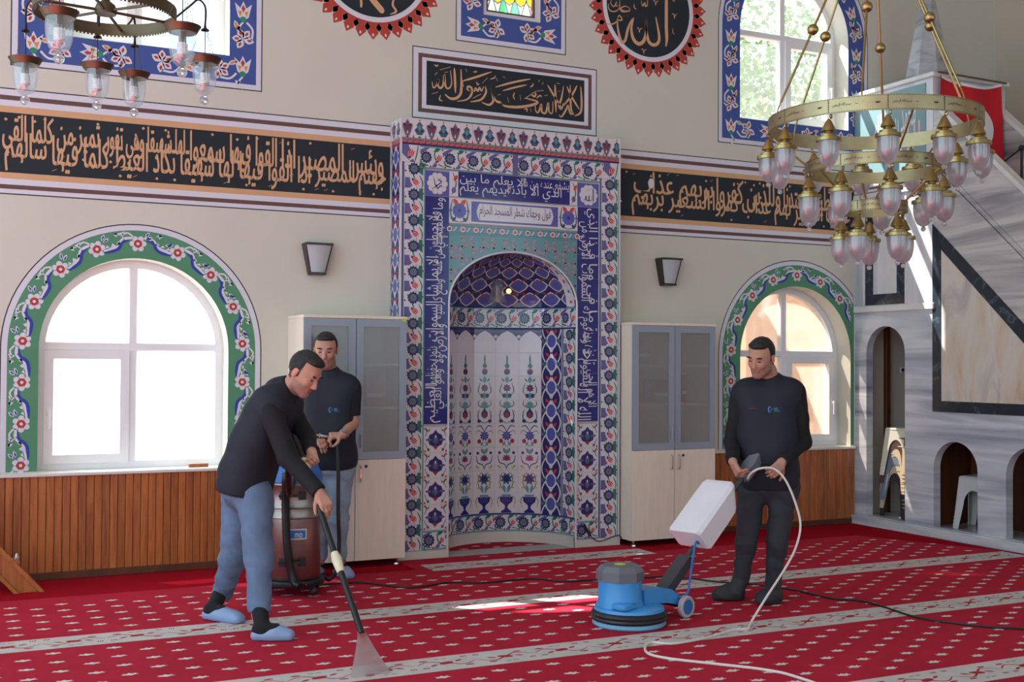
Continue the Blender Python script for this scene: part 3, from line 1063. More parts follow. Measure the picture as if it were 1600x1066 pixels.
# ---------------------------------------------------------------- wood panelling, sill strip, baseboard
pl = MB()
pl.prism([(-.0255, .014), (-.0255, .006), (-.020, 0), (.020, 0), (.0255, .006), (.0255, .014)], 0.05, 0.715, 'pine', lambda u, v, w: (u, W - .016 + v, w))
plank = pl.mesh('plank')
for nm, lb, x0, x1 in (('trim_1', 'honey coloured wood panelling under the left window', -7.0, -0.13), ('trim_2', 'honey coloured wood panelling under the right window', 2.6, 4.645)):
    b = MB()
    b.box(x0, x1, W - .004, W, .04, .715, 'pine_dark')
    t = tag(b.build(nm), lb, kind='structure')
    n = int((x1 - x0) / .0525)
    for i in range(n):
        x = x1 - .027 - i * .0525
        if x < -4.6:
            break
        inst('plank', plank, t, Matrix.Translation((x, 0, 0)))
for nm, x0, x1 in (('baseboard_left', -7.0, -0.13), ('baseboard_right', 2.6, 4.645)):
    b = MB()
    b.box(x0, x1, W - .024, W, 0, .055, 'pine_dark', ch=.004)
    tag(b.build(nm), 'dark wooden baseboard strip below the panelling at the ' + nm[10:], kind='structure')
for nm, lb, x0, x1 in (('trim_3', 'white sill strip under the left window', -7.0, -0.92), ('trim_4', 'white sill strip under the right window', 2.78, 4.645)):
    b = MB()
    b.box(x0, x1, W - .035, W + .0, .715, .738, 'sill_white', ch=.004)
    sp = LW if x0 < 0 else RW
    b.box(sp[0] + .002, sp[1] - .002, W - .0, W + .19, .722, .738, 'sill_white')
    tag(b.build(nm), lb, kind='structure')
# ---------------------------------------------------------------- tiled prayer niche
for nm, c in (('white', (212, 208, 214)), ('navy', (40, 40, 118)), ('indigo', (50, 50, 104)), ('teal', (96, 144, 152)), ('turq', (92, 142, 146)), ('red', (206, 62, 48)),
              ('crimson', (150, 48, 52)), ('green', (44, 112, 98)), ('purple', (104, 96, 146)), ('lav', (88, 92, 168)), ('grey', (98, 116, 130)), ('pink', (204, 138, 140)),
              ('yellow', (196, 186, 70)), ('steel', (70, 96, 120))):
    mat('tile_' + nm, S(*c), 0.12, noise=0.03, scale=14, spec=0.5)
mat('grout', S(176, 172, 170), 0.8)
mat('marble_pale', S(206, 200, 192), 0.3, noise=0.05, scale=5)

mih = thing('prayer_niche', 'tall tiled prayer niche of blue, white and red tiles in the middle of the wall', 'prayer niche', (CX, 0.0, 0.0))
NR = 0.573
ZS, RISE = 1.99, 0.42
b = MB()
b.plate(rect(-.098, 0, 1.853, 3.41), [arch(CX - .575, CX + .575, .002, ZS, 32, RISE)], .006, .25, 'grout', FRONT(0))
b.build('body', mih)

LOC = lambda u, v, w: (u, w, v)


def tile(name, w, h, base, fn=None, th=.008):
    mb = MB()
    g = .0009
    mb.box(-w / 2 + g, w / 2 - g, 0, th, -h / 2 + g, h / 2 - g, base)
    if fn:
        k = Ink()
        fn(k, w, h)
        k.into(mb, LOC)
    return mb.mesh(name)


def rosette(k, x, y, r):
    for i in range(12):
        a = 2 * pi * i / 12
        k.p(ell(x + r * .86 * cos(a), y + r * .86 * sin(a), r * .2, n=6), 'tile_indigo', 2)
    k.p(ell(x, y, r * .86, n=18), 'tile_indigo', 2.4).p(ell(x, y, r * .62, n=14), 'tile_grey', 3).p(ell(x, y, r * .16, n=6), 'tile_crimson', 4)


def tulip(k, x, y, s, deg):
    k.at(x, y, deg, s)
    k.p(leaf(-.075, -.012, .15, .085, 0), 'tile_white', 2)
    k.p([(-.042, -.014), (-.03, .018), (.008, .026), (.046, .016), (.026, .004), (.05, -.006), (.024, -.012), (.04, -.028), (-.01, -.030)], 'tile_red', 3)
    k.st([(-.03, .004), (.04, .008)], .004, 'tile_white', 4, False).st([(-.03, -.012), (.035, -.014)], .004, 'tile_white', 4, False)
    k.p(ell(-.042, 0, .012, .014, 7), 'tile_indigo', 4)
    k.at()


def border_h(k, w, h):
    s = h / .2
    k.p(rect(-w / 2, h / 2 - .012, w / 2, h / 2 - .001), 'tile_teal', 1.5).p(rect(-w / 2, -h / 2 + .001, w / 2, -h / 2 + .010), 'tile_teal', 1.5)
    k.p([(-.005, -.085 * s), (.03, -.085 * s), (.10, .02 * s), (.10, .06 * s), (.07, .03 * s)], 'tile_purple', 1.4)
    k.p([(-.10, .02 * s), (-.10, .06 * s), (-.06, .085 * s), (-.02, .085 * s)], 'tile_purple', 1.4)
    k.st([(-.10, -.02 * s), (-.085, -.06 * s), (-.03, -.075 * s)], .014, 'tile_green', 1.7)
    k.st([(.10, -.075 * s), (.06, -.06 * s), (.03, -.02 * s), (.02, .04 * s), (.05, .075 * s)], .011, 'tile_green', 1.8)
    k.p(leaf(.005, .055 * s, .07, .03, 20), 'tile_green', 1.8)
    k.p(ell(-.085, .0, .02, .03 * s, 8), 'tile_white', 1.9).p(ell(.0, .07 * s, .025, .012 * s, 8), 'tile_white', 1.9)
    rosette(k, -.05, 0, .046)
    tulip(k, .055, -.005 * s, .72 * min(1, s * 1.1), 62)
    for x, y in ((-.09, -.08), (.085, .075), (-.015, -.08)):
        k.p(ell(x, y * s, .008, n=6), 'tile_crimson', 2.5)


def border_v(k, w, h):
    k.p(rect(-w / 2, -h / 2, -w / 2 + .02, h / 2), 'tile_white', 1.3).p(rect(-w / 2 + .008, -h / 2, -w / 2 + .018, h / 2), 'tile_navy', 1.5)
    k.p(rect(-w / 2 + .019, -h / 2, -w / 2 + .027, h / 2), 'tile_teal', 1.5).p(rect(w / 2 - .012, -h / 2, w / 2 - .001, h / 2), 'tile_teal', 1.5)
    k.p([(-.07, -.1), (-.03, -.1), (.02, -.06), (-.03, -.02), (-.07, -.02)], 'tile_purple', 1.4)
    k.p([(.08, .1), (.05, .1), (.04, .03), (.08, .0)], 'tile_green', 1.4)
    k.st([(-.06, .1), (.0, .0), (.03, -.1)], .010, 'tile_green', 1.8).st([(.07, -.1), (.075, -.05), (.05, .0)], .010, 'tile_green', 1.8)
    k.p(ell(-.06, .075, .016, .024, 8), 'tile_white', 1.9)
    rosette(k, .005, .05, .046)
    tulip(k, .018, -.05, .72, -35)
    for x, y in ((-.065, .03), (.08, .06), (-.06, -.09)):
        k.p(ell(x, y, .008, n=6), 'tile_crimson', 2.5)


def corner(k, w, h):
    k.p([(-w / 2, h / 2), (-w / 2, 0), (.0, -h / 2), (.03, -h / 2), (-.02, h / 2)], 'tile_purple', 1.4)
    tulip(k, 0, 0, .8, 70)
    k.st([(.03, -h / 2), (.05, 0), (.06, h / 2)], .01, 'tile_green', 1.8)


def crest(k, w, h):
    for cx, big in ((-.05, 1), (.05, 0)):
        k.at(cx, -h / 2)
        if big:
            k.p([(-.018, .012), (-.036, .06), (-.048, .10), (-.022, .112), (0, .148), (.022, .112), (.048, .10), (.036, .06), (.018, .012)], 'tile_pink', 1.5)
            k.p([(-.014, .018), (-.03, .06), (-.04, .095), (-.018, .105), (0, .138), (.018, .105), (.04, .095), (.03, .06), (.014, .018)], 'tile_steel', 2)
            k.p([(-.02, .075), (0, .105), (.02, .075), (0, .05)], 'tile_crimson', 3).p([(-.008, .03), (0, .06), (.008, .03)], 'tile_white', 3)
            for q in (-1, 1):
                k.p(leaf(.008 * q, .085, .04, .016, 90 - 50 * q), 'tile_indigo', 3)
        else:
            k.p([(-.02, .025), (-.044, .06), (-.02, .085), (-.024, .105), (0, .13), (.024, .105), (.02, .085), (.044, .06), (.02, .025)], 'tile_steel', 2)
            k.p(leaf(0, .05, .06, .026, 90), 'tile_teal', 3).p(ell(0, .14, .007, n=6), 'tile_red', 3)
            for q in (-1, 1):
                k.p(leaf(.004 * q, .05, .034, .014, 90 - 65 * q), 'tile_indigo', 3).p(ell(.022 * q, .1, .006, n=5), 'tile_red', 3)
        k.p([(.042, 0), (.05, .03), (.058, 0)], 'tile_red', 2).p(ell(0, .008, .012, .008, 6), 'tile_crimson', 3)
    k.at()


def chain(k, w, h):
    k.p(rect(-w / 2, h / 2 - .010, w / 2, h / 2), 'tile_teal', 1.5).p(rect(-w / 2, -h / 2, w / 2, -h / 2 + .010), 'tile_navy', 1.5)
    for i in range(4):
        x = -w / 2 + w * (i + .5) / 4
        for dy in (-.007, 0, .007):
            k.st([(x - .022, dy - .004), (x + .022, dy + .004)], .0035, 'tile_pink', 2, False)
        k.p(ell(x + .025, .006, .004, n=5), 'tile_red', 2)


def medallion_strip(k, w, h):
    """pointed lavender medallions in a white net, red leaves between"""
    s = h / .2
    k.p(leaf(0, -.085 * s, .17 * s, w * .62, 90, 6), 'tile_white', 1.5)
    k.p(ell(0, 0, w * .21, .055 * s, 12), 'tile_lav', 2.5)
    for q in (-1, 1):
        k.st([(q * w * .46, -.1 * s), (q * w * .40, -.05 * s), (q * w * .16, .03 * s), (0, .1 * s)], .012, 'tile_white', 2.2, False)
        k.st([(q * w * .46, .1 * s), (q * w * .40, .05 * s), (q * w * .16, -.03 * s), (0, -.1 * s)], .012, 'tile_white', 2.2, False)
        k.p(leaf(q * .02, .06 * s, .055, .024, 90 - 42 * q), 'tile_red', 3)
        k.p(leaf(q * .07, -.02 * s, .05, .02, 90 + 20 * q), 'tile_green', 2.6).p(ell(q * w * .42, 0, .012, .02, 6), 'tile_purple', 2.6)
    k.p(ell(0, .095 * s, .012, n=6), 'tile_lav', 3)


def diamond(k, w, h):
    k.p([(0, .078), (.02, .052), (.052, .038), (.060, .012), (.088, 0), (.060, -.012), (.052, -.038), (.02, -.052), (0, -.078), (-.02, -.052), (-.052, -.038), (-.060, -.012), (-.088, 0), (-.060, .012), (-.052, .038), (-.02, .052)], 'tile_indigo', 2)
    k.p([(-.022, -.052), (0, -.078), (.022, -.052), (0, -.04)], 'tile_crimson', 3)
    k.p(leaf(0, -.015, .055, .03, 90), 'tile_purple', 3).p(ell(-.052, 0, .02, .01, 8), 'tile_purple', 3).p(ell(.052, 0, .02, .01, 8), 'tile_purple', 3).p(leaf(0, -.035, .06, .05, 90), 'tile_steel', 2.6).p(leaf(0, .012, .028, .012, 90), 'tile_white', 4)
    for qx in (-1, 1):
        for qy in (-1, 1):
            k.st([(qx * .09, qy * .02), (qx * .075, qy * .055), (qx * .045, qy * .092)], .006, 'tile_green', 2)
            k.p(leaf(qx * .07, qy * .06, .035, .016, 90 * qy - qx * 20), 'tile_green', 2.4).p(ell(qx * .088, qy * .088, .009, n=6), 'tile_red', 2.6).p(ell(qx * .055, qy * .072, .007, n=5), 'tile_crimson', 2.6)


def rose_tile(k, w, h):
    for i in range(14):
        a = 2 * pi * i / 14
        k.p(ell(.048 * cos(a), .048 * sin(a), .014, n=6), 'tile_lav', 2)
    k.p(ell(0, 0, .05, n=16), 'tile_lav', 2.3).p(ell(0, .0, .014, n=8), 'tile_indigo', 3)
    for q in (-1, 1):
        k.p(leaf(q * .012, .045, .062, .036, 90 - 42 * q), 'tile_red', 2.6)
        k.st([(0, -.09), (q * .06, -.07), (q * .075, 0), (q * .06, .09)], .012, 'tile_green', 1.6)
        k.p(leaf(q * .03, -.05, .05, .025, -90 + 40 * q), 'tile_indigo', 2).p(ell(q * .075, 0, .012, .016, 6), 'tile_purple', 2).p(ell(q * .065, -.06, .012, .016, 6), 'tile_green', 2.2)


def medal(k, w, h):
    for i in range(40):
        a = i * 2.4
        r = .02 + .085 * (i / 40)
        k.p(ell(min(.09, max(-.09, r * 1.1 * cos(a))), min(.09, max(-.09, r * 1.1 * sin(a))), .007, n=5), 'tile_purple', 1.5)
    for i in range(10):
        a = 2 * pi * i / 10
        k.p(ell(.062 * cos(a), .062 * sin(a), .026, n=9), 'tile_white', 2)
    k.p(ell(0, 0, .068, n=16), 'tile_white', 2.2)


def lambrequin(k, w, h):
    k.p([(-w / 2, h / 2), (w / 2, h / 2), (w / 2, h / 2 - .10), (w / 2 - .016, h / 2 - .07), (w / 2 - .055, h / 2 - .035), (0, h / 2 - .012), (-w / 2 + .055, h / 2 - .035), (-w / 2 + .016, h / 2 - .07), (-w / 2, h / 2 - .10)], 'tile_indigo', 2)
    for q in (-1, 1):
        k.p([(q * w / 2, h / 2 - .045), (q * (w / 2 - .02), h / 2 - .06), (q * w / 2, h / 2 - .08)], 'tile_white', 3)
        k.st([(q * w / 2, h / 2 - .02), (q * .06, h / 2 - .022), (q * .02, h / 2 - .008)], .008, 'tile_purple', 3, False)


def plant_a(k, w, h):      # cypress tip
    k.p(leaf(0, -.01, .10, .016, 90), 'tile_green', 2).p(leaf(0, -.03, .05, .03, 90), 'tile_steel', 2.2)
    k.p(ell(0, -.06, .027, .026, 10), 'tile_crimson', 2.4).p(ell(0, -.068, .025, .02, 10), 'tile_indigo', 2.6)
    for q in (-1, 1):
        k.p(leaf(0, -.035, .04, .012, 90 - 35 * q), 'tile_green', 2)


def plant_b(k, w, h):      # star flower between scrolls
    k.p(leaf(0, .04, .06, .04, 90), 'tile_teal', 2)
    for i in range(8):
        k.p(leaf(0, .0, .036, .018, 45 * i), 'tile_indigo', 2.5)
    k.p(ell(0, 0, .016, n=8), 'tile_crimson', 3)
    for q in (-1, 1):
        k.st([(q * .012, -.07), (q * .055, -.04), (q * .056, .0), (q * .04, .04)], .009, 'tile_steel', 2)
        k.p(leaf(q * .02, .05, .045, .014, 90 - 40 * q), 'tile_green', 2).p(ell(q * .045, .04, .008, n=6), 'tile_yellow', 2.6).p(ell(q * .05, -.045, .008, n=6), 'tile_yellow', 2.6)
        k.p(ell(q * .024, -.065, .016, .02, 8), 'tile_indigo', 2.2)
    k.p(leaf(0, -.095, .06, .05, 90), 'tile_teal', 1.8)


def plant_c(k, w, h):      # pomegranate drop
    k.p([(0, .03), (.03, -.01), (.028, -.04), (0, -.06), (-.028, -.04), (-.03, -.01)], 'tile_indigo', 2.4).p(ell(0, -.028, .018, .022, 8), 'tile_crimson', 3)
    k.p(leaf(0, .02, .07, .08, 90), 'tile_teal', 1.9)
    for q in (-1, 1):
        k.st([(0, -.095), (q * .05, -.075), (q * .06, -.03), (q * .045, .02)], .010, 'tile_steel', 2)
        k.st([(q * .02, .03), (q * .06, .06), (q * .05, .095)], .008, 'tile_green', 2)
        k.p(ell(q * .05, -.08, .018, .016, 8), 'tile_indigo', 2.5).p(ell(q * .03, .06, .009, n=6), 'tile_yellow', 2.6).p(ell(q * .065, .0, .008, n=6), 'tile_yellow', 2.6)


def plant_d(k, w, h):      # blue palmette with red buds
    for i in range(9):
        k.p(leaf(0, -.005, .045, .02, 40 * i + 10), 'tile_indigo', 2.4)
    k.p(ell(0, 0, .026, .032, 10), 'tile_lav', 2.8)
    for q in (-1, 1):
        k.p(ell(q * .048, -.05, .018, .02, 8), 'tile_crimson', 2.4)
        k.st([(0, .03), (q * .035, .08), (q * .075, .07)], .010, 'tile_steel', 2).st([(0, -.095), (q * .03, -.07), (q * .048, -.05)], .007, 'tile_green', 2)
        k.st([(q * .02, .02), (q * .06, .04), (q * .075, .01)], .006, 'tile_green', 2).p(ell(q * .07, .03, .008, n=6), 'tile_yellow', 2.6)
        k.p(leaf(q * .01, -.05, .05, .018, -90 + 30 * q), 'tile_teal', 2)


def plant_e(k, w, h):      # carnation over crossed scrolls
    for i in range(7):
        k.p(leaf(0, .0, .04, .018, 90 + (i - 3) * 36), 'tile_purple', 2.4)
    k.p(ell(0, .0, .02, n=8), 'tile_crimson', 2.8)
    for q in (-1, 1):
        k.st([(q * .075, .03), (q * .06, -.03), (q * .015, -.05), (0, -.09)], .010, 'tile_steel', 2)
        k.p(ell(q * .06, .05, .013, n=8), 'tile_indigo', 2.4).p(leaf(0, .04, .06, .03, 90 - 30 * q), 'tile_teal', 2)
        k.p(ell(q * .055, -.075, .013, .011, 8), 'tile_yellow', 2.4).p(leaf(q * .055, -.075, .03, .012, 90 - 50 * q), 'tile_green', 2.2)


def plant_f(k, w, h):      # bouquet
    for i in range(8):
        k.p(leaf(0, .03, .055, .026, 45 * i + 20), 'tile_steel', 2.2)
    for i in range(8):
        k.p(leaf(0, .03, .035, .016, 45 * i), 'tile_indigo', 2.6)
    for q in (-1, 1):
        k.st([(0, -.09), (q * .05, -.03), (q * .05, .05), (q * .02, .09)], .007, 'tile_green', 2)
        for y in (.06, .0, -.045):
            k.p(ell(q * (.062 - .1 * abs(y - .01)), y, .010, n=6), 'tile_yellow', 2.6)
        k.p(leaf(q * .012, -.09, .075, .03, 90 - 12 * q), 'tile_teal', 2.4)


def vase(k, w, h):
    k.p([(-.058, .06), (.058, .06), (.052, .02), (.016, -.01), (.010, -.032), (.018, -.045), (.042, -.062), (.046, -.076), (-.046, -.076), (-.042, -.062), (-.018, -.045), (-.010, -.032), (-.016, -.01), (-.052, .02)], 'tile_navy', 2)
    for x in (-.03, -.01, .01, .03):
        k.st([(x, .058), (x * .8, .015)], .004, 'tile_purple', 3, False)
    for q in (-1, 1):
        k.st([(q * .055, .07), (q * .075, .03), (q * .068, -.015)], .006, 'tile_green', 2)
        k.p(ell(q * .078, .03, .009, n=6), 'tile_yellow', 2.6).p(ell(q * .066, -.02, .008, n=6), 'tile_yellow', 2.6)
    k.p(rect(-.04, .062, .04, .08), 'tile_teal', 1.8)


T_bh, T_bv = tile('border_tile', .2, .175, 'tile_white', border_h), tile('border_tile', .2, .2, 'tile_white', border_v)
T_bl = tile('border_tile', .2, .145, 'tile_white', border_h)
T_cr, T_ch = tile('cresting_tile', .2, .152, 'tile_white', crest), tile('chain_tile', .2, .05, 'tile_crimson', chain)
T_co = tile('corner_tile', .155, .135, 'tile_white', corner)
T_md, T_di, T_ro = tile('medallion_tile', .2, .195, 'tile_lav', medal), tile('diamond_tile', .2, .2, 'tile_white', diamond), tile('rosette_tile', .176, .2, 'tile_white', rose_tile)
T_ms = tile('medallion_tile', .2, .2, 'tile_indigo', medallion_strip)
T_ca = tile('calligraphy_tile', .2, .1972, 'tile_navy')
T_pl = [tile('plant_tile', .2, .2, 'tile_white', f) for f in (lambrequin, plant_a, plant_b, plant_c, plant_d, plant_e, plant_f)] + [tile('vase_tile', .2, .17, 'tile_white', vase)]

YF = -.002


def put(nm, me, x, z, y=YF, rz=0.0):
    return inst(nm, me, mih, T(x, y, z, rz))


for kx in range(15):                                   # outer borders
    put('border_tile', T_bv, 0.0, 2.9675 - .2 * kx)
    put('border_tile', T_bv, 1.755, 2.9675 - .2 * kx, rz=0.0)
for kx in range(4):
    put('border_tile', T_bh, .155 + .2 * kx, 3.116)
    put('border_tile', T_bh, 1.002 + .2 * kx, 3.116)
put('corner_tile', T_co, -.0225, 3.135)
put('corner_tile', T_co, 1.7775, 3.135)
put('filler_tile', tile('filler_tile', .045, .175, 'tile_purple'), .8785, 3.116)
for kx in range(10):
    x = -.003 + .2 * kx if kx < 9 else 1.8225
    if kx < 9:
        put('cresting_tile', T_cr, x + .001, 3.333)
        put('chain_tile', T_ch, x + .001, 3.230)
put('cresting_tile', tile('cresting_tile', .156, .152, 'tile_white', lambda k, w, h: crest(k, w, h)), 1.776, 3.333)
put('chain_tile', tile('chain_tile', .156, .05, 'tile_crimson', chain), 1.776, 3.230)
for x in (.2, 1.555):
    put('border_tile', T_bl, x, .140)
    for kx in range(4):
        put('diamond_tile', T_di, x, .318 + .2 * kx)
    for kx in range(9):
        put('calligraphy_tile', T_ca, x, 1.1386 + .1972 * kx)
    put('medallion_tile', T_md, x, 2.917)
for x0, x1 in ((.3, .378), (1.378, 1.45)):
    put('rosette_tile', tile('rosette_tile', x1 - x0, .2, 'tile_white', lambda k, w, h: (k.p(leaf(0, .02, .06, .03, 60), 'tile_red', 2), k.st([(-.02, -.09), (.02, 0), (-.01, .09)], .01, 'tile_green', 1.6), k.p(ell(0, -.05, .02, .025, 8), 'tile_purple', 2))), (x0 + x1) / 2, 2.924)
put('rosette_tile', T_ro, .3885, 2.715)
put('rosette_tile', T_ro, 1.366, 2.715)

# lettering on the blue tiles
b = MB()
b.box(.379, 1.377, YF, .006, 2.825, 3.023, 'tile_navy')
k = Ink()
put_text(k, 'يشفع عنده من ذا', .95, 2.91, 1.37, 3.015, 'tile_white', 2)
put_text(k, 'الذي الا باذنه', .80, 2.835, 1.30, 2.955, 'tile_white', 2.3)
put_text(k, 'الا يعلم ما بين', .39, 2.91, .97, 3.015, 'tile_white', 2)
put_text(k, 'ايديهم يعلم', .39, 2.835, .82, 2.945, 'tile_white', 2.3)
k.into(b, FRONT(YF))
b.build('inscription_panel', mih, label='blue tile panel with white Arabic lettering')
b = MB()
b.box(.477, 1.281, YF - .002, .006, 2.62, 2.812, 'tile_white')
k = Ink()
k.p(rect(.49, 2.635, 1.268, 2.797), 'tile_purple', 1).p(rect(.494, 2.639, 1.264, 2.793), 'tile_lav', 1.4)
k.p([(.56, 2.65), (1.20, 2.65), (1.215, 2.68), (1.225, 2.716), (1.215, 2.752), (1.20, 2.783), (.56, 2.783), (.545, 2.752), (.535, 2.716), (.545, 2.68)], 'tile_white', 2)
put_text(k, 'فول وجهك شطر المسجد الحرام', .56, 2.66, 1.20, 2.775, 'tile_indigo', 3)
for i in range(9):
    for x in (.512, 1.246):
        k.p(ell(x + .008 * (-1) ** i, 2.65 + i * .0165, .005, n=5), 'tile_indigo', 3)
k.into(b, FRONT(YF - .002))
b.build('inscription_panel', mih, label='white tile panel with dark blue Arabic lettering')


def column_text(x, words, sgn):
    k = Ink()
    n = len(words)
    z0, z1 = 1.05, 2.805
    step = (z1 - z0) / n
    for i, wd in enumerate(words):
        a = (z1 - step * i) if sgn < 0 else (z0 + step * i)
        V, F, _ = text_mesh(wd)
        lane = (i % 2)
        # two interleaved rows, the tops of the letters point outwards
        h0, h1 = (-.092, .035) if lane == 0 else (-.04, .09)
        ln = step * 1.75
        c0 = (z1 - step * (i + .5)) if sgn < 0 else (z0 + step * (i + .5))
        c0 = min(max(c0, z0 + ln / 2), z1 - ln / 2)
        pts = []
        for u, v in V:
            t = (u - .5) * ln
            hgt = h0 + (h1 - h0) * v
            pts.append((x - hgt, c0 + t) if sgn < 0 else (x + hgt, c0 - t))
        k.mesh2(pts, F, 'tile_white', 2 + .3 * lane)
    tag(k.build('lettering', FRONT(YF), mih, label='white Arabic lettering on blue tiles'), kind='stuff')


column_text(.2, ['وما خلفهم', 'ولا يحيطون', 'بشي من علمه', 'الا بما شا', 'وسع كرسيه', 'السموات', 'والارض ولا', 'يئوده حفظهما', 'وهو العلي', 'العظيم'], -1)
column_text(1.555, ['الله لا اله', 'الا هو الحي', 'القيوم لا', 'تاخذه سنة', 'ولا نوم له', 'ما في', 'السموات', 'وما في', 'الارض من', 'ذا الذي'], 1)
k = Ink()
k.st([(.165, 2.965), (.175, 2.93), (.185, 2.90), (.21, 2.91), (.235, 2.935), (.205, 2.945), (.23, 2.96)], .008, 'tile_indigo', 5)
k.st([(.15, 2.872), (.18, 2.885), (.195, 2.905), (.20, 2.875), (.23, 2.905), (.235, 2.885)], .008, 'tile_indigo', 5)
k.build('lettering', FRONT(YF), mih, label='dark Arabic name in the left white medallion')
k = Ink()
k.st([(1.598, 2.97), (1.60, 2.87)], .009, 'tile_indigo', 5, False)
k.st([(1.585, 2.915), (1.583, 2.875), (1.56, 2.875), (1.558, 2.915), (1.557, 2.875), (1.535, 2.875), (1.53, 2.91), (1.52, 2.875), (1.505, 2.88)], .008, 'tile_indigo', 5)
k.st([(1.53, 2.95), (1.58, 2.97)], .006, 'tile_indigo', 5)
k.build('lettering', FRONT(YF), mih, label='dark Arabic name in the right white medallion')

# hexagon band and turquoise spandrel
b = MB()
b.box(.301, 1.451, YF, .006, 2.532, 2.606, 'tile_turq')
k = Ink()
k.p(rect(.301, 2.544, 1.451, 2.594), 'tile_indigo', 1).p(rect(.301, 2.547, 1.451, 2.591), 'tile_teal', 1.4)
for i in range(11):
    x = .305 + i * .1145
    k.at(x, 2.569)
    k.p(ell(0, 0, .024, n=6, rot=pi / 6), 'tile_white', 2).p(ell(0, 0, .015, n=6, rot=pi / 6), 'tile_red' if i % 3 else 'tile_crimson', 3)
    k.st([(.035, -.018), (.05, 0), (.06, .018)], .008, 'tile_white', 2, False).st([(.052, -.018), (.068, 0), (.078, .018)], .006, 'tile_purple', 2, False)
k.at()
k.into(b, FRONT(YF))
b.build('hexagon_band', mih, label='narrow turquoise band of white hexagons with red centres')
b = MB()
ap = [(CX - .572 * cos(pi * i / 32), ZS + RISE * sin(pi * i / 32)) for i in range(33)]
outl = [(.301, 2.531), (.301, ZS)] + ap + [(1.451, ZS), (1.451, 2.531)]
b.prism(outl, 0, .008, 'tile_turq', FRONT(YF))
k = Ink()


def clear(poly):
    """only what lies on the spandrel, outside the arch"""
    for p in poly:
        x, z = k.tr(p)
        if x < .303 or x > 1.449 or z > 2.528 or z < ZS + .004 or ((x - CX) / .584) ** 2 + ((z - ZS) / (RISE + .012)) ** 2 < 1:
            return False
    return True


def pc(poly, m_, l):
    if clear(poly):
        k.p(poly, m_, l)


for j in range(7):
    for i in range(14):
        if (i + j) % 2:
            continue
        k.at(.275 + .0925 * i, 2.48 - .0925 * j, 0, .92)
        for q in range(10):
            a = 36 * q
            pc(leaf(.022 * cos(radians(a)), .022 * sin(radians(a)), .042, .020, a), 'tile_pink', 2)
            pc(leaf(.026 * cos(radians(a)), .026 * sin(radians(a)), .032, .012, a), 'tile_turq' if q % 2 else 'tile_purple', 2.5)
        for q in range(4):
            a = radians(45 + 90 * q)
            pc(ell(.070 * cos(a), .070 * sin(a), .009, n=6), 'tile_red', 2.6)
            pc(ell(.058 * cos(a + .45), .058 * sin(a + .45), .006, n=5), 'tile_crimson', 2.6)
k.at()
k.into(b, FRONT(YF))
b.build('spandrel_tiles', mih, label='turquoise tiles with pink and red blossoms around the arch')
b = MB()
b.tube([(CX - .572, -.004, .06)] + [(p[0], -.004, p[1]) for p in ap] + [(CX + .572, -.004, .06)], .0085, 'tile_white', 8)
b.build('arch_trim', mih, smooth=True)
MB().box(-.108, -.096, -.006, .006, .06, 3.41, 'tile_white').build('corner_trim', mih)
MB().box(1.851, 1.863, -.006, .006, .06, 3.41, 'tile_white').build('corner_trim', mih)
for x0, x1 in ((-.112, .313), (1.442, 1.867)):
    MB().box(x0, x1, -.018, .25, 0, .062, 'marble_pale', ch=.004).build('plinth', mih)

# left flank of the niche block
for kx in range(16):
    put('medallion_tile', T_ms, -.1, 3.113 - .2 * kx, .118, -pi / 2)
    bpy.context.view_layer
put('cresting_tile', T_cr, -.1, 3.333, .118, -pi / 2)
put('chain_tile', T_ch, -.1, 3.230, .118, -pi / 2)

# hollow of the niche
b = MB()
b.lathe([(NR + .012, 0), (NR + .012, ZS)], 'grout', 36, Matrix.Translation((CX, 0, 0)), 0, pi)
b.build('niche_wall', mih)
b = MB()
b.lathe([(NR - .018, 0), (NR - .018, .086), (NR + .004, .094)], 'marble_pale', 36, Matrix.Translation((CX, 0, 0)), 0, pi)
b.build('plinth', mih, smooth=True)
for i in range(9):
    th = radians(20 * i + 10)
    rz = th - pi / 2
    x, y = CX + (NR - .004) * cos(th) * cos(radians(10)), (NR - .004) * sin(th) * cos(radians(10))
    x, y = CX + .5655 * cos(th), .5655 * sin(th)
    put('border_tile', T_bl, x, .1655, y, rz)
    put('border_tile', T_bh, x, 1.898, y, rz)
    zt = 1.805
    if i in (0, 8, 1, 7):
        me = T_bv if i in (0, 8) else T_ms
        for r_ in range(8):
            put('border_tile' if i in (0, 8) else 'medallion_tile', me, x, 1.705 - .196 * r_, y, rz)
    else:
        for r_ in range(8):
            z = 1.705 - .2 * r_ if r_ < 7 else .322
            put('vase_tile' if r_ == 7 else 'plant_tile', T_pl[r_], x, z, y, rz)
b = MB()
b.lathe([(NR - .007, 1.806), (NR - .012, 1.811), (NR - .007, 1.816)], 'tile_navy', 36, Matrix.Translation((CX, 0, 0)), 0, pi)
b.build('band_line', mih, smooth=True)
b = MB()
b.lathe([(NR - .007, 1.984), (NR - .014, 1.989), (NR - .007, 1.994)], 'tile_navy', 36, Matrix.Translation((CX, 0, 0)), 0, pi)
b.build('band_line', mih, smooth=True)
b = MB()
b.lathe([(NR - .007, .234), (NR - .012, .239), (NR - .007, .244)], 'tile_navy', 36, Matrix.Translation((CX, 0, 0)), 0, pi)
b.build('band_line', mih, smooth=True)


def dome(u, v, w):
    """u: angle 0..180, v: 0 at the spring .. 1 at the crown, w: outwards"""
    a, e = radians(u), v * pi / 2
    rr, hh = NR - .004 + w, RISE + w
    return (CX + rr * cos(e) * cos(a), rr * cos(e) * sin(a), ZS + hh * sin(e))


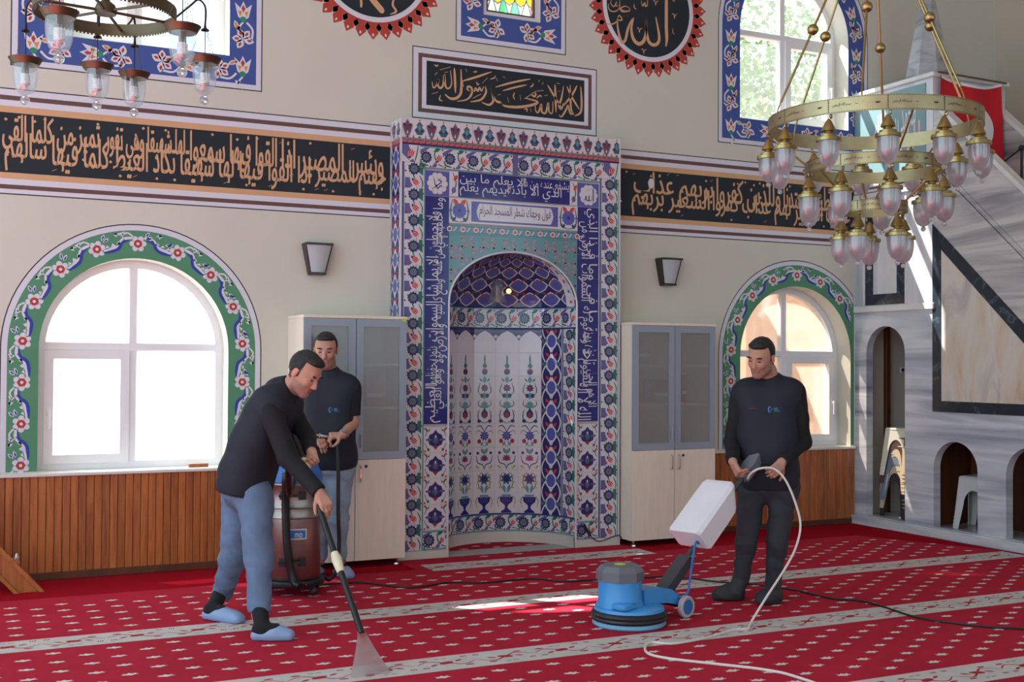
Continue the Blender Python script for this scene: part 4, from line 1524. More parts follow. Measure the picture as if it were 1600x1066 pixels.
b = MB()
V, F = [], []
for i in range(37):
    for j in range(15):
        V.append(dome(180 * i / 36, j / 14, 0.0))
for i in range(36):
    for j in range(14):
        F.append((i * 15 + j, i * 15 + j + 1, (i + 1) * 15 + j + 1, (i + 1) * 15 + j))
b.add(V, F, 'tile_indigo')
k = Ink()
for row in range(5):
    vm = .10 + .19 * row
    n = 9
    for i in range(n + 1):
        um = 180 / n * (i + (.5 if row % 2 == 0 else 0))
        if um > 176 or um < 4:
            continue
        su, sv = 10.5, .10
        A = lambda pts: [(um + p * su, vm + q * sv) for p, q in pts]
        k.p(A([(0, 1), (-.55, .6), (-.95, 0), (-.55, -.6), (0, -1), (.55, -.6), (.95, 0), (.55, .6)]), 'tile_white', 1)
        k.p(A([(0, .86), (-.48, .5), (-.78, 0), (-.48, -.5), (0, -.86), (.48, -.5), (.78, 0), (.48, .5)]), 'tile_purple', 1.6)
        k.p(A(ell(0, -.1, .5, .55, 10)), 'tile_lav', 2.2)
        k.p(A([(-.7, .75), (-.2, .55), (-.5, 1.05)]), 'tile_crimson', 2.4).p(A([(.7, .75), (.2, .55), (.5, 1.05)]), 'tile_crimson', 2.4)
        k.p(A(ell(-.75, .9, .16, .16, 6)), 'tile_green', 2.4).p(A(ell(.75, .9, .16, .16, 6)), 'tile_green', 2.4)
for sd in (0, 1):        # border strip on the two ends of the vault
    for j in range(7):
        um = 7 if sd == 0 else 173
        vm = .06 + .135 * j
        k.p([(um - 6, vm - .068), (um + 6, vm - .068), (um + 6, vm + .068), (um - 6, vm + .068)], 'tile_white', 2.8)
        k.p([(um + 4 * p, vm + .05 * q) for p, q in ell(0, 0, 1, 1, 10)], 'tile_grey' if j % 2 else 'tile_red', 3.2)
for f, q in zip(k.f, k.m):
    pts = [k.v[i] for i in f]
    n = len(pts)
    cu, cv = sum(p[0] for p in pts) / n, sum(p[1] for p in pts) / n
    b.add([dome(u, min(v, .995), -l * .0022) for u, v, l in pts] + [dome(cu, min(cv, .995), -pts[0][2] * .0022)], [(i, (i + 1) % n, n) for i in range(n)], k.mats[q])
b.build('half_dome', mih, label='half dome of purple and blue medallion tiles')

# lamp and microphone wire in the niche
mat('bulb_lit', (1, .8, .4), .4)
_n = MATS['bulb_lit'].node_tree
_n.nodes['Principled BSDF'].inputs['Emission Color'].default_value = (1, .72, .2, 1)
_n.nodes['Principled BSDF'].inputs['Emission Strength'].default_value = .9
glass_mat('glass_lamp', (.9, .95, .95), .6, .25, .1)
mat('cable_black', S(24, 24, 26), .5)
lamp = thing('hanging_lamp', 'small glass lamp with a lit yellow bulb hanging in the niche', 'lamp', (CX - .02, .28, 2.03))
b = MB()
b.tube([(CX - .02, .28, 2.355), (CX - .02, .28, 2.19)], .003, 'cable_black', 6)
b.lathe([(.001, 2.20), (.035, 2.19), (.05, 2.16), (.045, 2.15)], 'tile_grey', 16, Matrix.Translation((CX - .02, .28, 0)))
b.build('cord', lamp, smooth=True)
b = MB()
b.lathe([(.045, 2.155), (.055, 2.10), (.075, 2.03), (.080, 2.015)], 'glass_lamp', 20, Matrix.Translation((CX - .02, .28, 0)))
b.build('glass_shade', lamp, smooth=True)
MB().ball((CX + .055, .22, 2.11), .022, 'bulb_lit', 8).build('bulb', lamp, smooth=True)
b = MB()
b.tube([(CX + .055, .22, 2.125), (CX + .03, .25, 2.16), (CX - .02, .28, 2.18)], .004, 'cable_black', 6)
b.build('bulb_arm', lamp, smooth=True)
b = MB()
b.tube(catmull([(1.52, -.012, .19), (1.56, -.02, .12), (1.60, -.03, .07), (1.66, -.03, .045), (1.74, -.025, .06), (1.84, -.03, .085), (1.875, -.03, .05)], 6), [.012] * 9 + [.004] * 28, 'cable_black', 8)
tag(b.build('microphone', smooth=True), 'black microphone on a thin wire lying against the right foot of the niche', 'microphone')
# ---------------------------------------------------------------- marble pulpit
ramp_mat('marble_stripe', [(0.25, S(118, 128, 146)), (0.42, S(176, 182, 194)), (0.55, S(212, 216, 222)), (0.72, S(140, 150, 168))], 1.6, (.6, .25, 3.2), 0.22, distort=.6, detail=5)
ramp_mat('marble_upright', [(0.15, S(150, 156, 168)), (0.4, S(192, 194, 200)), (0.6, S(218, 218, 222)), (0.85, S(172, 176, 186))], 1.6, (.6, 3.4, .25), 0.22, distort=.6, detail=5)
ramp_mat('marble_diag', [(0.28, S(104, 106, 112)), (0.42, S(164, 162, 162)), (0.56, S(206, 202, 198)), (0.74, S(124, 126, 134))], 1.5, (.6, .35, 4.2), 0.2, rot=(-.74, 0, 0), distort=.5, detail=5)
ramp_mat('marble_cream', [(0.28, S(190, 150, 116)), (0.42, S(212, 196, 176)), (0.56, S(218, 210, 198)), (0.72, S(178, 172, 170))], 1.7, (.6, 2.4, .8), 0.2, rot=(.7, 0, 0), distort=1.2, detail=6)
ramp_mat('marble_black', [(0.0, S(34, 40, 48)), (0.56, S(44, 52, 62)), (0.64, S(78, 88, 98)), (0.67, S(50, 58, 68)), (1.0, S(36, 42, 50))], 6.0, (1, 1, 1), 0.18, distort=1.4, detail=8)
ramp_mat('marble_light', [(0.2, S(196, 196, 196)), (0.5, S(224, 222, 218)), (0.8, S(204, 204, 206))], 2.2, (1, 1, 1), 0.25, distort=.5)
ramp_mat('marble_spire', [(0.3, S(120, 124, 130)), (0.5, S(168, 170, 174)), (0.7, S(196, 196, 198))], 3.0, (1, 1, 2.2), 0.3, distort=1.0)
mat('board_teal', S(122, 152, 156), 0.45, noise=.06, scale=3)
mat('lettering_white', S(226, 222, 218), .6)
mat('lettering_pink', S(222, 186, 178), .6)

PX = 4.66
pul = thing('pulpit', 'tall grey and cream marble pulpit with stairs and pointed spire at right', 'pulpit', (5.1, -.7, 0))
PS = SIDE(PX)
edge = lambda y: 2.777 + .94 * (y + .74)                # top edge of the dark diagonal band
for nm, x in (('side_wall', PX), ('far_side_wall', 5.48)):
    b = MB()
    hl = [arch(-.40, .095, .09, 1.635), arch(-1.235, -.745, .09, .61), arch(-2.02, -1.53, .09, .61)]
    b.plate([(.25, .085), (.25, 2.02), (-.74, 2.02), (-.74, edge(-.74)), (-3.45, edge(-3.45)), (-3.45, .085)], hl if x == PX else hl[:1], 0, .08, 'marble_stripe', SIDE(x))
    b.build(nm, pul)
b = MB()
b.box(4.60, 5.62, -3.55, .25, 0, .085, 'marble_stripe', ch=.006)
b.build('base_step', pul)
b = MB()
b.box(5.16, 5.20, -2.4, -.70, .085, 1.1, 'pine_dark')
b.build('inner_panel', pul)
b = MB()
b.box(4.74, 5.48, -3.4, -.62, 1.12, 1.16, 'pine_dark')
b.box(4.74, 5.48, -.66, -.62, .085, 1.16, 'pine_dark')
b.build('inner_ceiling', pul)
# dark frame and cream panel
low = lambda y: 2.241 + .955 * (y + 1.152)
b = MB()
b.prism([(-.737, 1.11), (-.838, 1.206), (-.838, 2.535), (-.737, 2.775)], -.006, .0, 'marble_black', PS)
b.build('dark_border', pul)
b = MB()
b.prism([(-.737, 1.11), (-2.45, 1.11), (-2.235, 1.206), (-.838, 1.206)], -.006, .0, 'marble_black', PS)
b.build('dark_border', pul)
b = MB()
b.prism([(-.737, edge(-.737)), (-2.51, edge(-2.51)), (-2.45, 1.11), (-2.235, 1.206), (-.838, low(-.838))], -.006, .0, 'marble_black', PS)
b.build('dark_border', pul)
b = MB()
b.prism([(-.838, 1.206), (-.838, low(-.838)), (-2.235, 1.206)], -.003, .0, 'marble_cream', PS)
b.build('cream_panel', pul)
# balustrades, both sides of the stairs
for x, sg in ((PX, 1), (5.48, 1)):
    nm = 'balustrade' if x == PX else 'far_balustrade'
    off = (0, .52, .60, 1.07)
    q = lambda a, c: [(-.74, edge(-.74) + a), (-3.45, edge(-3.45) + a), (-3.45, edge(-3.45) + c), (-.74, edge(-.74) + c)]
    r_ = MB().prism(q(off[0], off[1]), .0, .08, 'marble_diag', SIDE(x)).build(nm, pul)
    for a, c, d in ((.50, .535, -.018), (.545, .565, -.010), (.575, .60, -.022)):
        MB().prism(q(a, c), d, .08, 'marble_diag', SIDE(x)).build('moulding', r_)
    MB().prism(q(off[2], off[3]), .005, .07, 'marble_diag', SIDE(x)).build('rail_panel', r_)
    MB().prism(q(off[3], off[3] + .05), -.012, .088, 'marble_light', SIDE(x)).build('hand_rail', r_)
for i in range(11):
    y1 = -.74 - i * .245
    z1 = 2.75 - (i + 1) * .225
    MB().box(PX + .08, 5.48, y1 - .25, y1, max(.085, z1 - .25), z1, 'marble_light').build('step', pul)
# tower
b = MB()
b.plate([(.25, 2.02), (.25, 3.14), (-.74, 3.14), (-.74, 2.02)], [[(-.30, 2.19), (.0, 2.19), (.0, 2.88), (-.30, 2.88)]], 0, .07, 'marble_upright', PS)
tower = b.build('tower_side', pul)
MB().prism(rect(-.31, 2.18, .01, 2.89), .05, .075, 'marble_light', PS).build('window_panel', tower)
for r4 in (rect(-.405, 2.085, -.306, 2.99), rect(.004, 2.085, .10, 2.99), rect(-.306, 2.085, .004, 2.185), rect(-.306, 2.89, .004, 2.99)):
    MB().prism(r4, -.008, .0, 'marble_black', PS).build('dark_border', tower)
for y0, y1 in ((.105, .125), (-.43, -.41)):
    MB().prism(rect(y0, 2.085, y1, 3.10), -.012, .0, 'marble_light', PS).build('pilaster_strip', tower)
MB().box(PX - .025, 5.58, -.76, .25, 2.018, 2.078, 'marble_light', ch=.006).build('ledge', pul)
MB().box(PX + .07, 5.48, -.74, -.66, 2.078, 3.10, 'marble_upright').build('tower_front', pul)
MB().box(5.48, 5.56, -.66, .25, 2.078, 3.14, 'marble_upright').build('tower_far_side', pul)
for z0, z1, d in ((3.10, 3.15, .03), (3.16, 3.19, .015), (3.20, 3.26, .045)):
    MB().box(PX - d, 5.56 + d, -.74 - d, .25, z0, z1, 'marble_light', ch=.008).build('cornice', pul)
b = MB()
b.box(PX, 5.56, -.74, .25, 3.262, 4.095, 'marble_upright')
box_ = b.build('canopy', pul)
b = MB()
b.box(PX - .008, PX, -.66, .246, 3.30, 4.06, 'board_teal')
k = Ink()
V, F, _ = text_mesh('محمد رسول الله')
k.mesh2([(-.02 - .52 * u + .0, 3.46 + .40 * v + .16 * u) for u, v in V], F, 'lettering_white', 1)
k.mesh2([(-.30 - .30 * u, 3.42 + .22 * v + .1 * u) for u, v in text_mesh('الله')[0]], text_mesh('الله')[1], 'lettering_pink', 2)
k.into(b, lambda u, v, w: (PX - .008 + w, u, v))
b.build('side_board', box_, label='teal board with pale Arabic lettering')
MB().box(PX - .03, 5.59, -.77, .25, 4.095, 4.14, 'marble_light', ch=.008).build('cornice', pul)
b = MB()
b.lathe([(.235, 4.14), (.225, 4.20), (.066, 5.0), (.02, 5.32), (.001, 5.34)], 'marble_spire', 8, T(5.1, -.25, 0, radians(22.5)))
b.lathe([(.001, 5.33), (.03, 5.36), (.035, 5.40), (.012, 5.44), (.02, 5.47), (.001, 5.55)], 'marble_light', 12, Matrix.Translation((5.1, -.25, 0)))
b.build('spire', pul)
# exit plate on the tower side
mat('sign_green', S(20, 128, 84), .5)
sg = MB()
sg.box(PX - .02, PX - .013, -.372, -.145, 2.77, 2.90, 'lettering_white', ch=.001)
k = Ink()
k.p(rect(-.215, 2.80, -.17, 2.87), 'sign_green', 1).p(leaf(-.235, 2.865, .06, .022, -60), 'sign_green', 1).p(ell(-.225, 2.876, .012, n=8), 'sign_green', 1.4)
k.into(sg, lambda u, v, w: (PX - .02 + w, u, v))
tag(sg.build('sign_plate'), 'small white sign with a green figure on the pulpit tower', 'sign')

# brown post, switch behind the passage
b = MB()
b.box(5.02, 5.07, .205, .25, 0.086, 1.95, 'pine_dark', ch=.003)
tag(b.build('wooden_post'), 'dark brown wooden post seen through the pulpit passage', 'post')
b = MB()
b.box(5.235, 5.335, .238, .25, 1.445, 1.50, 'pvc_white', ch=.003)
for x in (5.26, 5.31):
    b.lathe([(.001, 0), (.016, 0), (.016, .006)], 'paint_brown', 10, T(x, .238, 1.4725, 0, pi / 2))
tag(b.build('wall_socket'), 'small double wall socket seen through the pulpit passage', 'socket')

# ---------------------------------------------------------------- flag and microphone stand on the pulpit
mat('flag_red', S(196, 16, 34), .8, noise=.05, scale=8)
mat('flag_white', S(228, 226, 228), .8)
flag = thing('flag', 'red flag with a white crescent hanging from a rod on the pulpit', 'flag', (5.07, -.80, 3.1))
fx0, fx1, fz0, fz1 = 4.70, 5.455, 2.95, 4.105


def fl(u, v, w=0.0):
    """u 0..1 across, v 0..1 from the top"""
    sag = -.055 * sin(pi * u) * (1 - v) + .018 * sin(7 * u + 3 * v) * (.3 + v)
    return (fx0 + (fx1 - fx0) * u, -.80 + .02 * sin(9 * u + 2 * v) - .012 * sin(15 * u) * v + w, fz1 + (fz0 - fz1) * v + sag)


b = MB()
N = 26
for (w0, mm) in ((0, 'flag_red'), (.003, 'flag_red')):
    V = [fl(i / N, j / N, w0) for i in range(N + 1) for j in range(N + 1)]
    F = [(i * (N + 1) + j, i * (N + 1) + j + 1, (i + 1) * (N + 1) + j + 1, (i + 1) * (N + 1) + j) for i in range(N) for j in range(N)]
    b.add(V, F, mm)
b.build('cloth', flag, smooth='all')
b = MB()
V = [fl(i / N, q * .022, -.003) for i in range(N + 1) for q in (0, 1)]
b.add(V, [(2 * i, 2 * i + 1, 2 * i + 3, 2 * i + 2) for i in range(N)], 'flag_white')
b.build('hem', flag, smooth='all')
b = MB()
cu, cv, ro, ri = .54, .37, .33, .265
V, F = [], []
n = 36
for i in range(n + 1):
    a = radians(-150 + 300 * i / n)
    p = (cu + ro * cos(a), cv - ro * sin(a) * .66)
    a2 = radians(-137 + 274 * i / n)
    q_ = (cu - .085 + ri * cos(a2), cv - ri * sin(a2) * .66)
    if i in (0, n):
        q_ = p
    V += [fl(*p, -.004), fl(*q_, -.004)]
F = [(2 * i, 2 * i + 1, 2 * i + 3, 2 * i + 2) for i in range(n)]
b.add(V, F, 'flag_white')
b.build('crescent', flag, smooth='all')
b = MB()
V = [fl(cu - .30 + (.13 if i % 2 == 0 else .052) * cos(2 * pi * i / 10), cv + .66 * (.13 if i % 2 == 0 else .052) * sin(2 * pi * i / 10), -.004) for i in range(10)]
b.add(V, [tuple(range(10))], 'flag_white')
b.build('star', flag)
b = MB()
b.tube([(4.665, -.80, 4.128), (5.51, -.80, 4.118)], .009, 'paint_brown', 8)
b.build('rod', flag, smooth=True)

mst = thing('microphone_stand', 'black microphone stand on the pulpit stairs at the right edge', 'microphone stand', (5.1, -1.25, 2.3))
b = MB()
b.tube([(5.18, -1.25, 2.13), (5.18, -1.25, 3.42)], .011, 'cable_black', 8)
b.build('pole', mst, smooth=True)
b = MB()
b.tube([(5.03, -1.20, 3.30), (5.18, -1.25, 3.42), (5.42, -1.33, 3.60)], .008, 'cable_black', 8)
b.build('boom', mst, smooth=True)
MB().ball((5.18, -1.25, 3.42), .026, 'cable_black', 8).build('clutch', mst, smooth=True)
b = MB()
b.tube([(5.42, -1.33, 3.60), (5.50, -1.355, 3.655)], [.014, .022], 'cable_black', 10)
b.build('microphone', mst, smooth=True)
for a in (0, 2.1, 4.2):
    b = MB()
    b.tube([(5.18, -1.25, 2.42), (5.18 + .2 * cos(a), -1.25 + .2 * sin(a), 2.33 if sin(a) > -.1 else 2.33)], .008, 'cable_black', 6)
    b.build('leg', mst)

# ---------------------------------------------------------------- plastic stools
for nm, c in (('ivory', (222, 222, 206)), ('dark', (52, 52, 58)), ('beige', (206, 192, 164)), ('blue', (120, 136, 158)), ('grey', (196, 200, 200)), ('brown', (84, 70, 66))):
    mat('plastic_' + nm, S(*c), .4, noise=.03, scale=6)


def stool(m, loc, rz, label, group=None, h=.45, hb=.175, ht=.135):
    t = thing('plastic_stool', label, 'stool', loc, rz, group)
    M = WORLD[t.name]
    b = MB()
    b.box(-ht - .006, ht + .006, -ht - .006, ht + .006, h - .03, h, m, M, ch=.012)
    b.box(-.03, .03, -.008, .008, h - .001, h + .001, 'plastic_dark', M)
    b.build('seat', t)
    for s4 in range(4):
        R4 = M @ Matrix.Rotation(s4 * pi / 2, 4, 'Z')
        hw = lambda v: hb + (ht - hb) * v / h
        n = 12
        ar = [(.085 * cos(pi * i / n), .22 + .12 * sin(pi * i / n)) for i in range(n + 1)]
        pts = [(-hw(0), 0), (-hw(0) + .045, 0)] + [(-.112 if i == 0 else -x, z) for i, (x, z) in enumerate(ar)][0:0]
        pts = [(-hw(0), 0), (-hw(0) + .05, 0)] + [(-x, z) for x, z in ar] + [(hw(0) - .05, 0), (hw(0), 0), (hw(h - .01), h - .01), (-hw(h - .01), h - .01)]
        b = MB()
        b.prism(pts, 0, .005, m, lambda u, v, w: tuple(R4 @ Vector((u, -hw(v) + w, v))))
        for q in (-1, 1):
            for rb in range(3):
                zc = .03 + .035 * rb
                b.box(q * (hw(zc) - .027) - .024, q * (hw(zc) - .027) + .024, -hw(zc) - .005, -hw(zc) + .002, zc - .004, zc + .004, m, R4)
        b.build('leg_panel', t)
    return t


for i, (c, lb) in enumerate((('dark', 'black plastic stool at the bottom of the stack in the pulpit passage'), ('beige', 'beige plastic stool second from the bottom of the passage stack'),
                             ('blue', 'blue grey plastic stool third from the bottom of the passage stack'), ('beige', 'beige plastic stool fourth from the bottom of the passage stack'),
                             ('brown', 'dark brown plastic stool just under the ivory one in the stack'), ('ivory', 'ivory plastic stool on top of the stack in the pulpit passage'))):
    stool('plastic_' + c, (4.95, -.13, .087 + .078 * i), radians(4 * (i % 3) - 4), lb, 'plastic stools stacked in the pulpit passage')
stool('plastic_grey', (4.98, -.98, .087), radians(18), 'light grey plastic stool standing alone in the low pulpit arch', h=.46)

# ---------------------------------------------------------------- cabinets
mat('board_maple', S(232, 218, 200), .5, noise=.05, scale=6, stretch=(6, 6, .6))
mat('alu_grey', S(150, 160, 172), .45, metal=.15)
mat('chrome', S(206, 208, 212), .12, metal=1.0)
mat('cabinet_inner', S(206, 200, 192), .7)
glass_mat('glass_smoke', (.92, .93, .93), .80, .10, .25, diff=(.30, S(170, 170, 168)))


def cabinet(x0, x1, label, things_inside):
    yb, yf, h, zm = W - .002, -.18, 1.862, .797
    t = thing('cabinet', label, 'cabinet', ((x0 + x1) / 2, (yb + yf) / 2, 0))
    z0 = .05
    for a, e in ((x0, x0 + .018), (x1 - .018, x1)):
        MB().box(a, e, yf + .02, yb, z0, h - .022, 'board_maple').build('side_panel', t)
    MB().box(x0 - .004, x1 + .004, yf - .002, yb, h - .022, h, 'board_maple', ch=.002).build('top_panel', t)
    MB().box(x0 + .018, x1 - .018, yf + .02, yb, z0, z0 + .018, 'board_maple').build('bottom_panel', t)
    MB().box(x0 + .018, x1 - .018, yb - .008, yb, z0, h - .022, 'cabinet_inner').build('back_panel', t)
    for z in (zm, 1.175, 1.50):
        MB().box(x0 + .018, x1 - .018, yf + .045, yb - .008, z - .009, z + .009, 'board_maple').build('shelf', t)
    xm = (x0 + x1) / 2
    for a, e, s in ((x0, xm - .0015, 1), (xm + .0015, x1, -1)):
        d = MB().box(a + .001, e - .001, yf, yf + .018, z0 + .003, zm - .002, 'board_maple', ch=.001).build('door', t)
        hx = e - .035 if s > 0 else a + .035
        MB().tube(catmull([(hx, yf, zm - .045), (hx, yf - .022, zm - .055), (hx, yf - .024, zm - .105), (hx, yf - .022, zm - .155), (hx, yf, zm - .165)], 4), .005, 'chrome', 8).build('handle', d, smooth=True)
        if s < 0:
            MB().lathe([(.001, 0), (.011, 0), (.012, .004)], 'paint_line', 12, T(hx + .045, yf - .003, zm - .05, 0, pi / 2)).build('lock', d)
        g = MB()
        strip(g, rect(a + .001, zm + .001, e - .001, h - .024), .056, yf, yf + .02, 'alu_grey')
        g = g.build('glass_door', t)
        MB().box(a + .05, e - .05, yf + .008, yf + .013, zm + .05, h - .074, 'glass_smoke').build('pane', g)
        MB().box(hx - .005, hx + .005, yf - .024, yf - .016, zm + .09, zm + .19, 'alu_grey', ch=.003).build('handle', g)
    for x in (x0 + .05, x1 - .05):
        for y in (yf + .06, yb - .06):
            MB().lathe([(.001, 0), (.024, 0), (.022, .012), (.013, .018), (.013, z0)], 'chrome', 14, Matrix.Translation((x, y, 0))).build('foot', t, smooth=True)
    return t


cabinet(-.907, -.113, 'maple cabinet with smoked glass doors standing behind the two men', 0)
cabinet(1.885, 2.715, 'maple cabinet with smoked glass doors right of the niche', 0)
mat('note_yellow', S(206, 214, 70), .7)
b = MB()
b.box(-.150, -.122, -.188, -.183, 1.826, 1.850, 'note_yellow')
tag(b.build('sticker'), 'small yellow green sticker on the top corner of the left cabinet', 'sticker')
for i, (x, z, w, h, c, lb) in enumerate(((2.02, 1.51, .16, .22, (110, 150, 160), 'blurred pale blue folder on the top shelf of the right cabinet'), (2.22, 1.186, .15, .2, (100, 90, 100), 'blurred dark box on the middle shelf of the right cabinet'),
                                        (2.50, 1.186, .06, .24, (150, 80, 76), 'blurred red book on the middle shelf of the right cabinet'), (-.36, 1.186, .14, .23, (168, 96, 84), 'blurred red folder on the middle shelf of the left cabinet'),
                                        (1.97, .808, .05, .22, (190, 130, 70), 'blurred orange book on the low shelf of the right cabinet'))):
    mm = mat('book_%d' % i, S(*c), .7)
    b = MB()
    b.box(x, x + w, .02, .19, z, z + h, mm, ch=.003)
    b.box(x + .006, x + w - .006, .018, .03, z + h * .3, z + h * .42, 'paint_white')
    tag(b.build('folder'), lb, 'folder')

# ---------------------------------------------------------------- wall lamps
mat('bronze_dark', S(70, 66, 60), .35, metal=.7)
glass_mat('glass_opal', (.93, .94, .96), .05, .55, .3)
mat('opal_white', S(178, 182, 188), .35)
for x, z, lb in ((-.70, 2.18, 'trapezoid wall lamp with opal glass left of the niche'), (2.483, 2.207, 'trapezoid wall lamp with opal glass right of the niche')):
    t = thing('wall_lamp', lb, 'wall lamp', (x, W - .04, z))
    hw0, hw1, h, d0, d1 = .06, .11, .235, .07, .10
    b = MB()
    b.prism([(x - hw0, z), (x + hw0, z), (x + hw1, z + h), (x - hw1, z + h)], -.004, 0, 'bronze_dark', FRONT(W))
    b.build('back_plate', t)
    b = MB()
    F_ = lambda s, v: Vector((x + s * (hw0 + (hw1 - hw0) * v - .012), W - (d0 + (d1 - d0) * v), z + h * v))
    pts = []
    for v in (0.08, .97):
        for s in (-1, -.5, 0, .5, 1):
            p = F_(s, v)
            p.y -= .02 * (1 - s * s)
            pts.append(p)
    b.add(pts, [(i, i + 1, i + 6, i + 5) for i in range(4)], 'opal_white')
    b.build('glass', t, smooth='all')
    for s in (-1, 1):
        a0, a1 = F_(s, 0), F_(s, 1)
        e0, e1 = a0.copy(), a1.copy()
        e0.y = e1.y = W - .004
        off = Vector((s * .012, 0, 0))
        MB().add([a0, a1, e1, e0, a0 + off, a1 + off, e1 + off, e0 + off], [(0, 1, 2, 3), (7, 6, 5, 4), (0, 4, 5, 1), (1, 5, 6, 2), (2, 6, 7, 3), (3, 7, 4, 0)], 'bronze_dark').build('side_frame', t)
    for v, th in ((0, .018), (.955, .016)):
        a, e = F_(-1, v), F_(1, v)
        MB().box(a.x - .012, e.x + .012, a.y - .024, W - .002, a.z, a.z + th, 'bronze_dark', ch=.002).build('end_frame', t)

# ---------------------------------------------------------------- wooden stair at the left edge
sr = thing('wooden_stair', 'foot of a wooden stair stringer at the left edge of the picture', 'stair', (-3.0, -.12, 0))
b = MB()
b.prism([(-2.65, 0), (-2.80, 0), (-3.55, .86), (-3.55, 1.02)], 0, .05, 'pine', FRONT(-.17))
b.build('stringer', sr)
b = MB()
b.prism([(-2.635, 0), (-2.665, 0), (-3.55, 1.005), (-3.55, 1.04)], -.02, .07, 'pine', FRONT(-.17))
b.build('stringer_cap', sr)
b = MB()
b.prism([(-2.79, 0), (-2.82, 0), (-3.56, .84), (-3.56, .875)], -.02, .07, 'pine', FRONT(-.17))
b.build('stringer_cap', sr)
for i in range(3):
    MB().box(-3.5 - .0 + .22 * i, -3.22 + .22 * i, -.12, .10, .66 - .25 * i, .69 - .25 * i, 'pine').build('tread', sr)
b = MB()
b.tube(catmull([(-2.79, .10, .20), (-2.80, .10, .16), (-2.775, .10, .12), (-2.80, .10, .09)], 4), .006, 'chrome', 6)
b.lathe([(.001, 0), (.022, .0), (.012, .02), (.005, .03)], 'chrome', 10, Matrix.Translation((-2.79, .10, .19)))
tag(b.build('metal_hook', smooth=True), 'small shiny metal hook behind the wooden stair foot', 'hook')
b = MB()
b.box(-1.62, -1.48, W + .06, W + .10, .738, .764, 'pine', ch=.002)
tag(b.build('wooden_block'), 'small wooden block lying on the sill of the bright window', 'block')
# ---------------------------------------------------------------- brass chandelier, three rings of lamps
mat('brass', S(168, 150, 100), .3, metal=1.0, noise=.08, scale=20)
mat('brass_worn', S(168, 154, 118), .38, metal=.9, noise=.12, scale=14)
mat('engrave', S(58, 46, 34), .6)
glass_mat('glass_frosted', (.90, .91, .95), .16, .66, .25)
mat('crystal', S(226, 232, 238), .05, spec=.9)
_cr = MATS['crystal'].node_tree.nodes['Principled BSDF']
_cr.inputs['Transmission Weight'].default_value = .85
_cr.inputs['Roughness'].default_value = .04

b = MB()
b.lathe([(.004, -.022), (.012, -.03), (.033, -.072), (.036, -.082), (.018, -.088), (.020, -.094), (.040, -.100), (.042, -.112), (.060, -.116), (.062, -.132), (.050, -.134)], 'brass', 20)
b.lathe([(.010, -.008), (.013, -.012), (.010, -.016), (.007, -.012), (.010, -.008)], 'brass', 12, T(0, 0, -.012, 0, pi / 2))
ME_cap = b.mesh('lamp', True)
b = MB()
b.lathe([(.052, -.133), (.0525, -.16), (.050, -.19), (.043, -.22), (.030, -.243), (.012, -.254), (.001, -.256)], 'glass_frosted', 24)
ME_glass = b.mesh('glass_cup', 'all')
b = MB()
b.ball((0, 0, -.268), .014, 'crystal', 6)
ME_ball = b.mesh('crystal_drop', 'all')

HC = Vector((1.093, -3.81, 0))
chd = thing('brass_chandelier', 'brass chandelier with three rings of frosted glass lamps on the right', 'chandelier', (HC.x, HC.y, 2.3))
F0 = atan2(-8.4621 - HC.y, -3.2646 - HC.x)        # direction towards the photographer, only used to turn the rings as in the photo


def ring(r, z, h, nseg, ph, nl):
    b = MB()
    b.lathe([(r, z - h / 2), (r + .004, z - h / 2), (r + .004, z + h / 2), (r, z + h / 2), (r - .002, z + h / 2), (r - .002, z - h / 2), (r, z - h / 2)], 'brass_worn', 72, Matrix.Translation((HC.x, HC.y, 0)))
    k = Ink()
    per = 2 * pi * r
    n = int(per / .012)
    for i in range(n):
        for zz in (-h / 2 + .004, h / 2 - .004):
            x = per * i / n
            k.p(rect(x, zz - .0014, x + .007, zz + .0014), 'engrave', 1)
    for i in range(nseg):
        x = per * i / nseg
        for q in range(6):
            k.p(rect(x - .003, -h / 2 + .008 + q * h / 7, x + .003, -h / 2 + .008 + (q + .6) * h / 7), 'engrave', 1)
        V, F, _ = text_mesh('بسم الله الرحمن')
        k.mesh2([(x + .02 + u * .09, -.011 + .022 * v) for u, v in V], F, 'engrave', 1)
        k.st([(x + .13, .0), (x + per / nseg - .04, .003)], .0022, 'engrave', 1, False)
        k.p(leaf(x + per / nseg - .06, -.003, .03, .008, 8), 'engrave', 1)
    k.into(b, lambda u, v, w: (HC.x + (r + .0045 - w) * cos(F0 + ph + u / r), HC.y + (r + .0045 - w) * sin(F0 + ph + u / r), z + v))
    rg = b.build('ring', chd, smooth=True)
    for i in range(nl):
        a = F0 + ph + 2 * pi * i / nl
        M = T(HC.x + (r + .001) * cos(a), HC.y + (r + .001) * sin(a), z - h / 2, a)
        c = inst('lamp', ME_cap, chd, M)
        inst('glass_cup', ME_glass, c, M)
        inst('crystal_drop', ME_ball, c, M)


